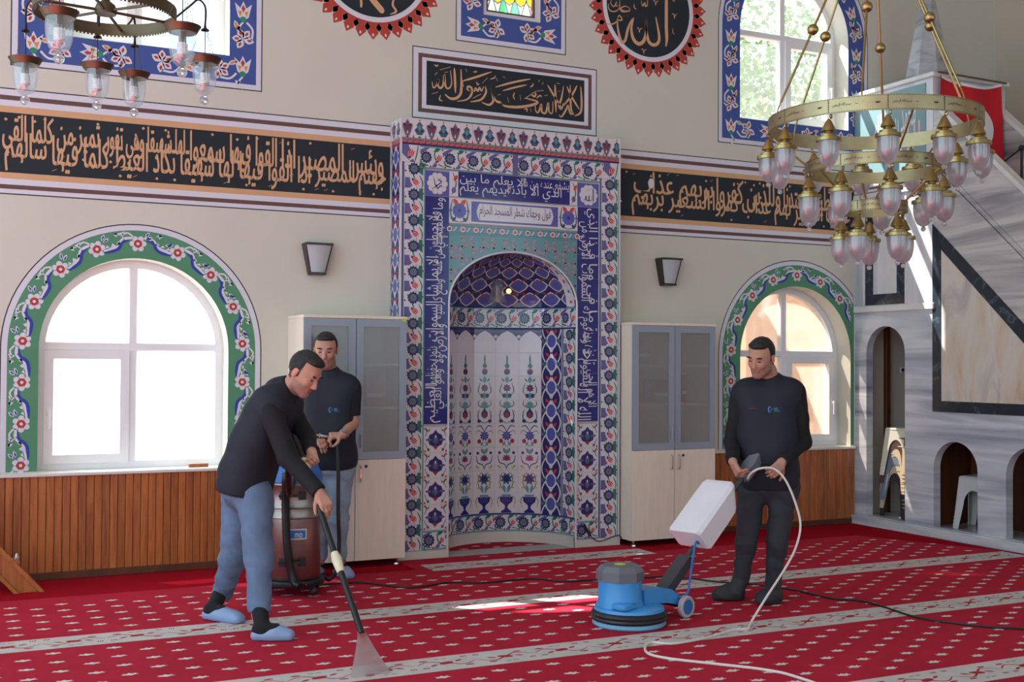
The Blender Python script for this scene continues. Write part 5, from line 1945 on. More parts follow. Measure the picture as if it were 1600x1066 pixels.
Z1, Z2, Z3 = 2.775, 2.545, 2.335
ring(.535, Z1, .075, 12, radians(7), 12)
ring(.345, Z2, .062, 9, radians(13), 9)
ring(.165, Z3, .055, 5, radians(-28), 5)
AP = Vector((HC.x, HC.y, 3.93))
for i in range(6):
    a = F0 + radians(-66 + 60 * i)
    p0 = Vector((HC.x + .53 * cos(a), HC.y + .53 * sin(a), Z1 + .035))
    p1 = AP + Vector((.03 * cos(a), .03 * sin(a), 0))
    rd = MB().tube([p0 + (p1 - p0) * .06, p1], .0065, 'brass', 8).build('rod', chd, smooth=True)
    MB().tube([p0 - Vector((0, 0, .03)), p0 + (p1 - p0) * .03, p0 + (p1 - p0) * .065], .004, 'brass', 6).build('hook', rd)
    t = .40 if i % 2 == 0 else .44
    MB().ball(tuple(p0 + (p1 - p0) * t), .029, 'brass', 8).build('ball', rd, smooth=True)
for i in range(3):
    a = F0 + radians(20 + 120 * i)
    for (r0, z0, r1, z1) in ((.53, Z1 - .03, .34, Z2 + .03), (.34, Z2 - .03, .165, Z3 + .027)):
        MB().tube([(HC.x + r0 * cos(a), HC.y + r0 * sin(a), z0), (HC.x + r1 * cos(a), HC.y + r1 * sin(a), z1)], .006, 'brass', 8).build('link_rod', chd, smooth=True)
        a += radians(50)
b = MB()
b.lathe([(.001, 3.90), (.05, 3.905), (.055, 3.94), (.02, 3.96), (.018, 7.33), (.06, 7.36), (.07, 7.40)], 'brass', 16, Matrix.Translation((HC.x, HC.y, 0)))
b.build('stem', chd, smooth=True)

# ---------------------------------------------------------------- lantern chandelier at the upper left
mat('bronze', S(104, 90, 72), .4, metal=.9, noise=.1, scale=20)
mat('iron_black', S(34, 32, 40), .45, metal=.5)
glass_mat('glass_cup_clear', (.93, .96, 1.0), .66, .18, .06)
mat('cfl_white', S(226, 226, 222), .4)
LC = Vector((-2.555, -2.39, 0))
lch = thing('lantern_chandelier', 'chandelier of hanging clear glass lanterns on a bronze wheel at upper left', 'chandelier', (LC.x, LC.y, 2.8))
ZR = 3.25
RR = .335
b = MB()
b.lathe([(RR, ZR - .03), (RR + .004, ZR - .03), (RR + .004, ZR + .03), (RR, ZR + .03), (RR - .002, ZR + .03), (RR - .002, ZR - .03), (RR, ZR - .03)], 'bronze', 64, Matrix.Translation((LC.x, LC.y, 0)))
n = 110
for i in range(n):
    a = 2 * pi * i / n
    b.box(-.005, .005, -.002, .002, -.008, 0, 'bronze', T(LC.x + RR * cos(a), LC.y + RR * sin(a), ZR - .03, a + pi / 2))
b.build('wheel', lch, smooth=True)
b = MB()
b.lathe([(.001, ZR - .02), (.05, ZR - .018), (.055, ZR + .0), (.045, ZR + .03), (.02, ZR + .05), (.015, 7.34), (.06, 7.37), (.065, 7.4)], 'bronze', 20, Matrix.Translation((LC.x, LC.y, 0)))
b.build('hub', lch, smooth=True)
for i in range(6):
    a = radians(10 + 60 * i)
    MB().tube([(LC.x + .04 * cos(a), LC.y + .04 * sin(a), ZR), (LC.x + RR * cos(a), LC.y + RR * sin(a), ZR - .004)], .008, 'bronze', 8).build('spoke', lch, smooth=True)
b = MB()
b.lathe([(.055, -.030), (.066, -.028), (.082, .0), (.085, .004), (.080, .006), (.06, -.018), (.055, -.030)], 'bronze', 28)
ME_rim = b.mesh('lantern', True)
b = MB()
b.lathe([(.060, -.026), (.061, -.08), (.056, -.13), (.044, -.165), (.022, -.185), (.006, -.19)], 'glass_cup_clear', 28)
ME_lg = b.mesh('glass_cup', 'all')
b = MB()
b.ball((0, 0, -.212), .024, 'crystal', 8)
ME_lb = b.mesh('crystal_drop', 'all')
b = MB()
b.lathe([(.001, -.02), (.016, -.02), (.018, -.075), (.001, -.075)], 'iron_black', 14)
b.tube([(.0, 0, .15), (0, 0, -.02)], .0025, 'iron_black', 6)
ME_ls = b.mesh('socket', True)
b = MB()
hel = [(.0 + .020 * sin(min(1, (60 - i) / 14) * pi / 2) * cos(i * .62), .020 * sin(min(1, (60 - i) / 14) * pi / 2) * sin(i * .62), -.075 - .065 * i / 60) for i in range(61)]
b.tube(hel, .006, 'cfl_white', 6)
b.lathe([(.001, -.075), (.017, -.075), (.012, -.135), (.001, -.14)], 'cfl_white', 10)
ME_lf = b.mesh('spiral_bulb', True)
for j, (x, y) in enumerate(((-2.812, -2.918), (-2.278, -2.924), (-2.894, -1.949), (-2.069, -2.388), (-2.548, -1.996), (-2.347, -1.901))):
    M = T(x, y, 3.07, j * .5)
    c = inst('lantern', ME_rim, lch, M)
    inst('glass_cup', ME_lg, c, M)
    inst('crystal_drop', ME_lb, c, M)
    inst('socket', ME_ls, c, M)
    inst('spiral_bulb', ME_lf, c, M)
    cap = Vector((x, y, 3.07 + .155))
    b = MB()
    b.lathe([(.022, -.01), (.020, -.004), (.008, .004), (.006, .02)], 'iron_black', 14, Matrix.Translation(cap))
    d = Vector((x - LC.x, y - LC.y, 0))
    e = d.normalized()
    b.tube(catmull([cap + Vector((0, 0, .015)), cap + Vector((0, 0, .11)), cap + Vector((-e.x * .035, -e.y * .035, .145)), cap + Vector((-e.x * .075, -e.y * .075, .11)), Vector((LC.x + e.x * RR, LC.y + e.y * RR, ZR + .01))], 6), .0055, 'iron_black', 8)
    b.build('arm', c, smooth=True)
    b = MB()
    for q in range(3):
        a = 2.1 * q + j
        p0, p1 = cap + Vector((.018 * cos(a), .018 * sin(a), -.008)), Vector((x + .078 * cos(a), y + .078 * sin(a), 3.075))
        for s_ in range(14):
            u0, u1 = p0 + (p1 - p0) * (s_ / 14), p0 + (p1 - p0) * ((s_ + .8) / 14)
            w_ = Vector((.003, 0, 0)) if s_ % 2 else Vector((0, .003, 0))
            b.tube([u0 + w_, u1 + w_], .0012, 'bronze', 4, False)
            b.tube([u0 - w_, u1 - w_], .0012, 'bronze', 4, False)
    tag(b.build('chain', c), kind='stuff')

# ---------------------------------------------------------------- steel drum vacuum
mat('steel_brushed', S(150, 140, 134), .34, metal=1.0, noise=.06, scale=6, stretch=(1, 1, 20))
mat('plastic_black', S(28, 30, 34), .4)
mat('rubber_black', S(20, 22, 26), .35)
mat('blue_head', S(44, 106, 186), .35)
mat('label_blue', S(40, 110, 180), .5)
mat('red_light', S(200, 40, 40), .4)
VX, VY = -1.16, -.86
vac = thing('vacuum_cleaner', 'tall steel drum vacuum cleaner on a black wheeled base behind the bending man', 'vacuum cleaner', (VX, VY, 0))
MV = Matrix.Translation((VX, VY, 0))
b = MB()
b.lathe([(.001, .10), (.176, .10), (.181, .108), (.181, .50), (.186, .505), (.181, .515), (.181, .565), (.186, .57), (.181, .58), (.181, .71), (.187, .72), (.182, .73), (.001, .73)], 'steel_brushed', 48, MV)
b.build('drum', vac, smooth=True)
b = MB()
b.lathe([(.183, .73), (.190, .735), (.190, .775), (.175, .80), (.15, .86), (.12, .89), (.001, .90)], 'blue_head', 40, MV)
b.build('motor_head', vac, smooth=True)
b = MB()
b.lathe([(.10, .062), (.205, .062), (.21, .072), (.205, .098), (.10, .098), (.10, .062)], 'plastic_black', 32, MV)
b.build('base_ring', vac, smooth=True)
for i in range(4):
    a = radians(25 + 90 * i)
    cst = MB().box(-.022, .022, -.016, .016, .05, .075, 'plastic_black', T(VX + .19 * cos(a), VY + .19 * sin(a), 0, a)).build('caster', vac)
    b = MB()
    b.lathe([(.001, -.012), (.024, -.012), (.030, -.008), (.030, .008), (.024, .012), (.001, .012)], 'rubber_black', 18, T(VX + .205 * cos(a), VY + .205 * sin(a), .030, a, pi / 2))
    b.build('wheel', cst, smooth=True)
    MB().lathe([(.001, -.014), (.013, -.014), (.013, .014), (.001, .014)], 'chrome', 12, T(VX + .205 * cos(a), VY + .205 * sin(a), .030, a, pi / 2)).build('wheel_hub', cst)
vd = atan2(-8.4621 - VY, -3.2646 - VX)
k = Ink()
k.p(rect(-.078, .37, .078, .437), 'lettering_white', 1).p(rect(-.070, .377, .070, .430), 'label_blue', 2)
put_text(k, 'mo', .0, .382, .048, .412, 'lettering_white', 3, arabic=False)
vb = MB()
V = []
k2 = Ink()
for f, q in zip(k.f, k.m):
    pts = [k.v[i] for i in f]
    us = [p[0] for p in pts]
    if max(us) - min(us) > .05 and len(pts) == 4:
        for s_ in range(12):
            u0, u1 = min(us) + (max(us) - min(us)) * s_ / 12, min(us) + (max(us) - min(us)) * (s_ + 1) / 12
            k2.p(rect(u0, min(p[1] for p in pts), u1, max(p[1] for p in pts)), k.mats[q], pts[0][2])
    else:
        k2.p([(p[0], p[1]) for p in pts], k.mats[q], pts[0][2])
cyl = lambda u, v, w: (VX + (.1815 - w * 1.5) * cos(vd + .06 + u / .182), VY + (.1815 - w * 1.5) * sin(vd + .06 + u / .182), v)
k2.into(vb, cyl)
vb.build('name_plate', vac, label='blue and white name plate')
for u0, z in ((.0, .655), (.0, .225)):
    b = MB()
    for q in (-.075, .045):
        b.box(-.022, .022, -.012, .004, -.028, .028, 'plastic_black', Matrix.Translation(cyl(u0 + q, z, -.004)) @ Matrix.Rotation(vd + .06 + (u0 + q) / .182 - pi / 2 + pi, 4, 'Z'))
    b.box(-.09, .06, -.008, .002, -.008, .008, 'plastic_black', Matrix.Translation(cyl(u0 - .015, z, -.012)) @ Matrix.Rotation(vd + .06 + pi / 2, 4, 'Z'))
    b.build('clamp', vac)
hs = MB()
o = lambda u, z, d=.03: Vector(cyl(u, z, -d / 1.5))
path = [o(-.05, .80, .05), o(-.05, .76, .06), o(-.055, .62, .035), o(-.05, .45, .034), o(-.04, .30, .036), o(-.02, .16, .034), o(0, .10, .05), o(.02, .085, .09)]
hp = catmull(path, 8)
hs.tube(hp, [.024 + .0018 * (i % 2) for i in range(len(hp))], 'rubber_black', 12)
hs.build('hose', vac, smooth=True)
for u in (-.02, .06):
    MB().ball(cyl(u, .082, -.024), .005, 'red_light', 5).build('indicator', vac)

# ---------------------------------------------------------------- carpet wand held by the bending man
wand = thing('carpet_wand', 'black suction wand with a clear fan shaped nozzle pushed over the carpet', 'suction wand', (-1.37, -3.0, 0))
WA, WB = Vector((-1.445, -1.98, 1.04)), Vector((-1.36, -2.86, .165))
wd = (WB - WA)
glass_mat('plastic_clear', (.95, .95, .96), .45, .40, .15)
mat('tape_cream', S(222, 214, 186), .6, noise=.06, scale=30)
MB().tube([WA, WA + wd * .35], .019, 'cable_black', 14).build('upper_tube', wand, smooth=True)
MB().tube([WA + wd * .33, WB], .0165, 'cable_black', 14).build('lower_tube', wand, smooth=True)
hp = [WA + wd * .08, WA + wd * .115, WA + wd * .15, WA + wd * .21]
MB().tube(hp, [.022, .027, .026, .021], 'tape_cream', 14).build('tape_wrap', wand, smooth=True)
hp = [WA + wd * .60, WA + wd * .63, WA + wd * .66, WA + wd * .70]
MB().tube(hp, [.020, .027, .025, .020], 'tape_cream', 14).build('coupling', wand, smooth=True)
MB().tube(catmull([WA, WA + Vector((-.02, .06, .05)), WA + Vector((0, .2, -.02)), Vector((-1.35, -1.45, .72)), Vector((-1.22, -1.1, .80)), Vector((-1.17, -.95, .88))], 8), .020, 'rubber_black', 12).build('suction_hose', wand, smooth=True)
# fan nozzle: narrow at the tube, 19 cm wide at the floor
n0 = Vector((-1.375, -3.045, .004))
ax = Vector((1, .01, 0)).normalized()
nf = MB()
secs = []
for i in range(9):
    t = i / 8
    c = WB + (n0 - WB) * t
    hw = .020 + .082 * t ** 1.2
    th = .020 * (1 - t) + .010 * t
    up = Vector((0, .62, .78)) if t < .9 else Vector((0, .8, .6))
    secs.append([c + ax * (hw * sx) + up * (th * sy) for sx, sy in ((-1, -.6), (-.6, -1), (.6, -1), (1, -.6), (1, .6), (.6, 1), (-.6, 1), (-1, .6))])
V = [p for s_ in secs for p in s_]
F = [(i * 8 + q, i * 8 + (q + 1) % 8, (i + 1) * 8 + (q + 1) % 8, (i + 1) * 8 + q) for i in range(8) for q in range(8)]
V = [(p.x, p.y, max(p.z, .004)) for p in V]
nf.add(V, F, 'plastic_clear')
nf.build('nozzle', wand, smooth=True, label='translucent fan shaped nozzle')

# hand tool and hose of the man behind
b = MB()
b.tube([(-.955, -.62, 1.015), (-.915, -.62, 1.012)], [.008, .010], 'chrome', 10)
b.tube([(-.915, -.62, 1.012), (-.83, -.61, .995)], .012, 'chrome', 10)
b.tube(catmull([(-.83, -.61, .995), (-.80, -.62, .96), (-.785, -.63, .85), (-.783, -.64, .48), (-.775, -.64, .24), (-.80, -.66, .08), (-.87, -.72, .035), (-.95, -.82, .09)], 8), .014, 'rubber_black', 10)
tag(b.build('spray_hose', smooth=True), 'black hose with a silver fitting in the hand of the man behind', 'hose')

# ---------------------------------------------------------------- floor scrubber
mat('scrub_blue', S(64, 150, 216), .35, noise=.03, scale=8)
mat('scrub_grey', S(104, 110, 118), .4)
mat('scrub_dark', S(56, 60, 66), .45)
mat('bristle', S(120, 176, 212), .8, bump=.5, bscale=300)
mat('wheel_grey', S(176, 178, 176), .6)
mat('tank_white', S(226, 226, 232), .4, noise=.03, scale=5)
MX, MY = .36, -2.60
scr = thing('floor_scrubber', 'blue single disc floor scrubber with a white water tank', 'floor scrubber', (MX, MY, 0))
MM = Matrix.Translation((MX, MY, 0))
b = MB()
b.lathe([(.001, .002), (.205, .002), (.215, .012), (.21, .032), (.001, .034)], 'bristle', 48, MM)
b.build('brush', scr, smooth=True)
b = MB()
b.lathe([(.19, .030), (.214, .034), (.222, .046), (.216, .058), (.222, .070), (.216, .082), (.205, .092), (.19, .094)], 'plastic_black', 48, MM)
b.build('bumper', scr, smooth=True)
b = MB()
b.lathe([(.206, .09), (.200, .108), (.17, .118), (.001, .12)], 'scrub_blue', 48, MM)
b.build('deck', scr, smooth=True)
MO = Matrix.Translation((MX - .055, MY + .012, 0))
b = MB()
b.lathe([(.138, .112), (.136, .13), (.128, .15), (.125, .262)], 'scrub_blue', 40, MO)
b.box(-.15, -.02, -.15, -.05, .113, .152, 'scrub_blue', MO @ Matrix.Rotation(.35, 4, 'Z'), ch=.012)
b.build('motor_housing', scr, smooth=True)
b = MB()
b.lathe([(.128, .258), (.139, .262), (.140, .315), (.112, .348), (.001, .350)], 'scrub_grey', 8, MO @ Matrix.Rotation(.2, 4, 'Z'))
b.build('motor_cap', scr)
b = MB()
b.lathe([(.001, .3505), (.035, .3505), (.035, .3515), (.001, .3515)], 'note_yellow', 16, MO)
b.build('sticker', scr)
TD = Vector((.90, .28, 0)).normalized()                 # towards the operator
SD = Vector((-TD.y, TD.x, 0))
RM = Matrix(((TD.x, SD.x, 0, MX), (TD.y, SD.y, 0, MY), (0, 0, 1, 0), (0, 0, 0, 1)))
b = MB()
b.prism([(.05, .12), (.26, .10), (.36, .075), (.37, .13), (.30, .175), (.20, .195), (.05, .20)], -.075, .075, 'scrub_blue', lambda u, v, w: tuple(RM @ Vector((u, w, v))))
b.build('neck', scr)
for q in (-1, 1):
    wh = MB()
    R2 = RM @ Matrix.Translation((.385, q * .115, .066)) @ Matrix.Rotation(pi / 2, 4, 'X')
    wh.lathe([(.045, -.016), (.058, -.018), (.066, -.010), (.066, .010), (.058, .018), (.045, .016)], 'wheel_grey', 28, R2)
    wh = wh.build('wheel', scr, smooth=True)
    MB().lathe([(.001, -.014), (.046, -.014), (.046, .014), (.001, .014)], 'label_blue', 24, R2).build('wheel_disc', wh, smooth=True)
MB().tube([RM @ Vector((.385, -.1, .066)), RM @ Vector((.385, .1, .066))], .012, 'plastic_black', 10).build('axle', scr)
H0, H1 = RM @ Vector((.31, 0, .15)), Vector((1.355, -2.45, .885))
hd = (H1 - H0)
b = MB()
b.prism([(-.03, 0), (.03, 0), (.03, .26), (-.03, .26)], -.045, .045, 'scrub_dark', lambda u, v, w: tuple(H0 + hd.normalized() * v + SD * w + hd.normalized().cross(SD) * u))
b.build('post', scr)
MB().tube([H0, H1], .016, 'scrub_dark', 12).build('handle_tube', scr, smooth=True)
hn = hd.normalized()
fr = hn.cross(SD)
if fr.z < 0:
    fr = -fr
b = MB()
b.prism([(-.035, -.02), (.035, -.02), (.045, .10), (.03, .17), (-.03, .17), (-.045, .10)], -.03, .03, 'scrub_grey', lambda u, v, w: tuple(H1 - hn * .10 + hn * v + SD * u + fr * w))
b.build('handle_box', scr)
for q in (1,):
    MB().tube([H1 + hn * .03 + SD * (q * .02), H1 + hn * .035 + SD * (q * .13)], .013, 'plastic_black', 10).build('grip', scr, smooth=True)
# tank
TC0 = H0 + hd * .34 + fr * .075
tw, td, tl = .125, .085, .36
b = MB()
prof = [(-tw + .012, -td), (tw - .012, -td), (tw, -td + .012), (tw, td - .02), (tw - .02, td), (-tw + .02, td), (-tw, td - .02), (-tw, -td + .012)]
V, F = [], []
lv = [(0, .90), (.012, 1.0), (.24, 1.0), (.33, .98), (.36, .90)]
for z_, sc_ in lv:
    for u, v in prof:
        V.append(TC0 + hn * (z_ + (.05 * (v / td) if z_ > .2 else 0)) + SD * (u * sc_) + fr * (v * sc_))
n = len(prof)
F = [(i * n + q, i * n + (q + 1) % n, (i + 1) * n + (q + 1) % n, (i + 1) * n + q) for i in range(len(lv) - 1) for q in range(n)]
F += [tuple(range(n - 1, -1, -1)), tuple((len(lv) - 1) * n + q for q in range(n))]
b.add(V, F, 'tank_white')
tk = b.build('water_tank', scr, label='white plastic water tank')
MB().lathe([(.03, 0), (.03, .03), (.001, .032)], 'tank_white', 16, Matrix.Translation(TC0 + hn * .37 + fr * .02) @ hn.to_track_quat('Z', 'Y').to_matrix().to_4x4()).build('filler_cap', tk, smooth=True)
MB().tube(catmull([TC0 - fr * .03 - SD * .06, TC0 - hn * .03 - SD * .07, RM @ Vector((.44, -.10, .22)), RM @ Vector((.40, -.11, .14)), RM @ Vector((.36, -.08, .12))], 8), .007, 'label_blue', 8).build('water_hose', tk, smooth=True)
# power cord of the scrubber
cp = [(1.295, -2.485, .80), (1.30, -2.53, .845), (1.335, -2.58, .873), (1.40, -2.62, .868), (1.455, -2.66, .80), (1.50, -2.70, .66), (1.505, -2.74, .53), (1.43, -2.79, .41), (1.32, -2.83, .30), (1.15, -2.87, .15), (1.02, -2.91, .04), (.958, -2.95, .008), (.90, -3.01, .007), (.80, -3.0, .007), (.53, -3.10, .007), (.31, -3.13, .007), (.22, -3.06, .007), (.12, -3.15, .007), (.07, -3.28, .007), (.125, -3.41, .007), (.27, -3.585, .007), (.43, -3.79, .007), (.48, -3.99, .007), (.50, -4.6, .007)]
b = MB()
mat('cord_white', S(222, 214, 208), .5)
b.tube(catmull(cp, 8), .0072, 'cord_white', 8)
tag(b.build('white_cord', smooth=True), 'white power cord looping from the scrubber handle over the carpet', 'cord')
cp = [(-.98, -.80, .02), (-.67, -.756, .007), (-.418, -1.07, .007), (-.112, -1.007, .007), (.129, -1.115, .007), (.475, -1.114, .007), (.634, -1.291, .007), (.861, -1.34, .007), (1.38, -1.439, .007), (1.497, -1.546, .007), (1.60, -1.75, .007), (1.80, -1.95, .007), (1.90, -2.2, .007), (1.912, -2.312, .007), (1.938, -2.531, .007), (2.047, -2.647, .007), (2.055, -2.867, .007), (2.017, -3.173, .007), (2.115, -3.425, .007), (2.24, -3.591, .007), (2.349, -3.676, .007), (2.6, -3.95, .007)]
b = MB()
b.tube(catmull(cp, 8), .0065, 'cable_black', 8)
tag(b.build('black_cord', smooth=True), 'thin black cable winding over the carpet behind the scrubber', 'cord')
# ---------------------------------------------------------------- people: smooth blended surfaces, one continuous body each
class Field:
    def __init__(s, lo, hi, h, fill=.08):
        s.lo, s.h = np.array(lo, float), h
        s.n = np.maximum(4, np.ceil((np.array(hi) - s.lo) / h).astype(int) + 1)
        s.a = np.full(tuple(s.n), fill, np.float32)

    def box(s, lo, hi):
        i0 = np.maximum(0, np.floor((np.array(lo) - s.lo) / s.h).astype(int))
        i1 = np.minimum(s.n, np.ceil((np.array(hi) - s.lo) / s.h).astype(int) + 1)
        if np.any(i1 <= i0):
            return None, None
        g = [s.lo[q] + s.h * np.arange(i0[q], i1[q]) for q in range(3)]
        return tuple(slice(i0[q], i1[q]) for q in range(3)), np.stack(np.meshgrid(*g, indexing='ij'), -1)

    def mix(s, sl, d, k, sub=False):
        o = s.a[sl]
        if sub:
            d = -d
            h = np.clip(.5 - .5 * (o - d) / k, 0, 1)
            s.a[sl] = o + (d - o) * h + k * h * (1 - h)
        else:
            h = np.clip(.5 + .5 * (o - d) / k, 0, 1)
            s.a[sl] = o * (1 - h) + d * h - k * h * (1 - h)

    def cone(s, a, b, ra, rb, k=.02, cap=None, sub=False, flat=None):
        a, b = np.array(a, float), np.array(b, float)
        m = max(ra, rb) + .07
        sl, P = s.box(np.minimum(a, b) - m, np.maximum(a, b) + m)
        if sl is None:
            return s
        if flat is not None:                      # flatten across the unit vector flat[0] by the factor flat[1]
            n, f = np.array(flat[0], float), flat[1]
            q = (P - a) @ n
            P2 = P + (q * (1 / f - 1))[..., None] * n
        else:
            P2 = P
        ab = b - a
        t = np.clip(((P2 - a) @ ab) / max(1e-9, ab @ ab), 0, 1)
        d = np.linalg.norm(P2 - a - t[..., None] * ab, axis=-1) - (ra + (rb - ra) * t)
        if flat is not None:
            d = d * flat[1] ** .5
        if cap is not None:
            for cp, cn in cap:
                d = np.maximum(d, (P - np.array(cp)) @ np.array(cn, float))
        s.mix(sl, d.astype(np.float32), k, sub)
        return s

    def ell(s, c, r, R=None, k=.02, sub=False):
        c, r = np.array(c, float), np.array(r, float)
        m = r.max() + .06
        sl, P = s.box(c - m, c + m)
        if sl is None:
            return s
        q = P - c
        if R is not None:
            q = q @ R                             # columns of R: local axes
        k0 = np.linalg.norm(q / r, axis=-1)
        k1 = np.linalg.norm(q / (r * r), axis=-1)
        d = k0 * (k0 - 1) / np.maximum(k1, 1e-6)
        s.mix(sl, d.astype(np.float32), k, sub)
        return s

    def coords(s):
        return np.stack(np.meshgrid(*[s.lo[q] + s.h * np.arange(s.n[q]) for q in range(3)], indexing='ij'), -1)

    def cut(s, fn):
        s.a = np.maximum(s.a, fn(s.coords()).astype(np.float32))
        return s

    def wrinkle(s, amp, fr, seed=0):
        P = s.coords()
        x, y, z = P[..., 0] * fr, P[..., 1] * fr, P[..., 2] * fr
        s.a += (amp * (np.sin(x + 1.7 * z + seed + 1.5 * np.sin(.7 * z + y)) * .5 + np.sin(1.3 * y - 1.1 * z + 2 * seed + np.sin(x)) * .5)).astype(np.float32)
        return s

    def surface(s):
        """surface nets"""
        A = s.a
        nx, ny, nz = A.shape
        c = [A[i:nx - 1 + i, j:ny - 1 + j, k:nz - 1 + k] for i in (0, 1) for j in (0, 1) for k in (0, 1)]
        neg = sum((q < 0).astype(np.int8) for q in c)
        act = (neg > 0) & (neg < 8)
        I = np.argwhere(act)
        idx = np.full(act.shape, -1, np.int32)
        idx[act] = np.arange(len(I))
        vals = np.stack([q[act] for q in c], -1)
        off = np.array([(i, j, k) for i in (0, 1) for j in (0, 1) for k in (0, 1)], float)
        acc = np.zeros((len(I), 3))
        cnt = np.zeros(len(I))
        for p in range(8):
            for q in range(p + 1, 8):
                if np.abs(off[p] - off[q]).sum() != 1:
                    continue
                va, vb = vals[:, p], vals[:, q]
                m = (va < 0) != (vb < 0)
                t = np.where(m, va / np.where(m, va - vb, 1), 0)
                acc += np.where(m[:, None], off[p] + t[:, None] * (off[q] - off[p]), 0)
                cnt += m
        V = s.lo + s.h * (I + acc / cnt[:, None])
        F = []
        for ax in range(3):
            sl0 = [slice(1, -1)] * 3
            sl0[ax] = slice(0, -1)
            sl1 = [slice(1, -1)] * 3
            sl1[ax] = slice(1, None)
            a0, a1 = A[tuple(sl0)] < 0, A[tuple(sl1)] < 0
            E = np.argwhere(a0 != a1)
            if not len(E):
                continue
            fl = a0[tuple(E.T)]
            g = E.copy()
            for q in range(3):
                if q != ax:
                    g[:, q] += 1
            u, w = [(1, 2), (2, 0), (0, 1)][ax]
            def at(du, dw):
                h = g.copy()
                h[:, u] += du
                h[:, w] += dw
                return idx[h[:, 0], h[:, 1], h[:, 2]]
            Q = np.stack([at(-1, -1), at(0, -1), at(0, 0), at(-1, 0)], -1)
            Q[~fl] = Q[~fl][:, ::-1]
            F.append(Q)
        F = np.concatenate(F)
        F = F[(F >= 0).all(1)]
        return V, F

    def build(s, name, mats, parent=None, pick=None, smooth_it=1, label=None):
        V, F = s.surface()
        for _ in range(smooth_it):                # light relaxation
            E = np.concatenate([F[:, [0, 1]], F[:, [1, 2]], F[:, [2, 3]], F[:, [3, 0]]])
            acc = np.zeros_like(V)
            cnt = np.zeros(len(V))
            np.add.at(acc, E[:, 0], V[E[:, 1]])
            np.add.at(cnt, E[:, 0], 1)
            np.add.at(acc, E[:, 1], V[E[:, 0]])
            np.add.at(cnt, E[:, 1], 1)
            V = V * .5 + .5 * acc / np.maximum(cnt, 1)[:, None]
        me = bpy.data.meshes.new(name)
        me.vertices.add(len(V))
        me.vertices.foreach_set('co', V.astype(np.float32).ravel())
        me.loops.add(F.size)
        me.loops.foreach_set('vertex_index', F.astype(np.int32).ravel())
        me.polygons.add(len(F))
        me.polygons.foreach_set('loop_start', np.arange(0, F.size, 4, dtype=np.int32))
        me.update(calc_edges=True)
        me.validate()
        for m_ in mats:
            me.materials.append(MATS[m_])
        n = len(me.polygons)
        me.polygons.foreach_set('use_smooth', np.ones(n, bool))
        if pick is not None and n == len(F):
            me.polygons.foreach_set('material_index', pick(V[F].mean(1)).astype(np.int32))
        me.update()
        return inst(name, me, parent, label=label)


def unit(v):
    v = np.array(v, float)
    return v / np.linalg.norm(v)


mat('skin', S(186, 138, 118), .55, noise=.06, scale=30, spec=.3)
mat('skin_stubble', S(158, 118, 104), .65, noise=.08, scale=60, spec=.2)
mat('skin_ear', S(206, 136, 116), .55, spec=.3)
mat('lip', S(172, 100, 92), .5)
mat('hair_dark', S(30, 27, 27), .6, noise=.25, scale=60, bump=.5, bscale=220)
mat('hair_fade', S(70, 60, 56), .7, noise=.2, scale=80)
mat('eye_dark', S(44, 32, 28), .25)
mat('vest_navy', S(20, 26, 40), .75, noise=.10, scale=10, bump=.15, bscale=120)
mat('sweater_black', S(14, 16, 21), .85, noise=.12, scale=12, bump=.2, bscale=160)
mat('jeans_blue', S(98, 120, 150), .85, noise=.16, scale=7, bump=.25, bscale=260)
mat('jeans_pale', S(138, 158, 176), .85, noise=.16, scale=7, bump=.25, bscale=260)
mat('trousers_grey', S(48, 52, 60), .85, noise=.12, scale=9, bump=.2, bscale=240)
mat('sock_black', S(20, 20, 24), .9)
mat('clog_blue', S(136, 158, 196), .5, noise=.05, scale=10)
mat('shoe_dark', S(44, 46, 50), .7, noise=.1, scale=20)
mat('logo_blue', S(66, 116, 176), .7)
mat('logo_green', S(48, 104, 84), .7)
mat('logo_red', S(120, 40, 44), .7)
mat('watch_steel', S(170, 174, 176), .3, metal=.9)
mat('band_red', S(170, 40, 40), .6)


def hand(fl, W_, d, n, side, curl, h=.005, spread=.16, thumb=(.35, .8, .5), sc=1.0):
    """W_ wrist, d wrist->knuckles, n out of the palm, side +-1 where the thumb sits; curl = three bends in degrees (or one triple per finger)"""
    W_, d = np.array(W_, float), unit(d)
    n = unit(np.array(n, float) - d * np.dot(n, d))
    s_ = np.cross(d, n) * side
    for o in (-.022, 0, .022):
        fl.cone(W_ + d * .012 + s_ * o * .7, W_ + d * .082 * sc + s_ * o * 1.15, .0165, .0140, .012)
    L = (.074, .083, .077, .060)
    for i in range(4):
        o = (.030, .010, -.010, -.029)[i]
        c3 = curl[i] if isinstance(curl[0], (tuple, list)) else curl
        p = W_ + d * (.083 - .004 * abs(i - 1)) * sc + s_ * o
        dr = unit(d + s_ * spread * o * 12)
        for q, fr in enumerate((.44, .31, .25)):
            a = radians(c3[q])
            nn = unit(n - dr * np.dot(n, dr))
            dr = unit(dr * cos(a) + nn * sin(a))
            p2 = p + dr * L[i] * fr * sc
            fl.cone(p, p2, (.0098, .0090, .0082)[q], (.0090, .0082, .0072)[q], .004)
            p = p2
            n = n if q == 2 else n
    p = W_ + d * .026 + s_ * .026
    t = unit(d * thumb[0] + s_ * thumb[1] + n * thumb[2])
    p2 = p + t * .038
    fl.cone(p, p2, .0150, .0112, .008)
    t2 = unit(t + d * .75 + n * .25)
    p3 = p2 + t2 * .03
    fl.cone(p2, p3, .0112, .0095, .004)
    fl.cone(p3, p3 + unit(t2 + d * .4) * .022, .0095, .0078, .004)


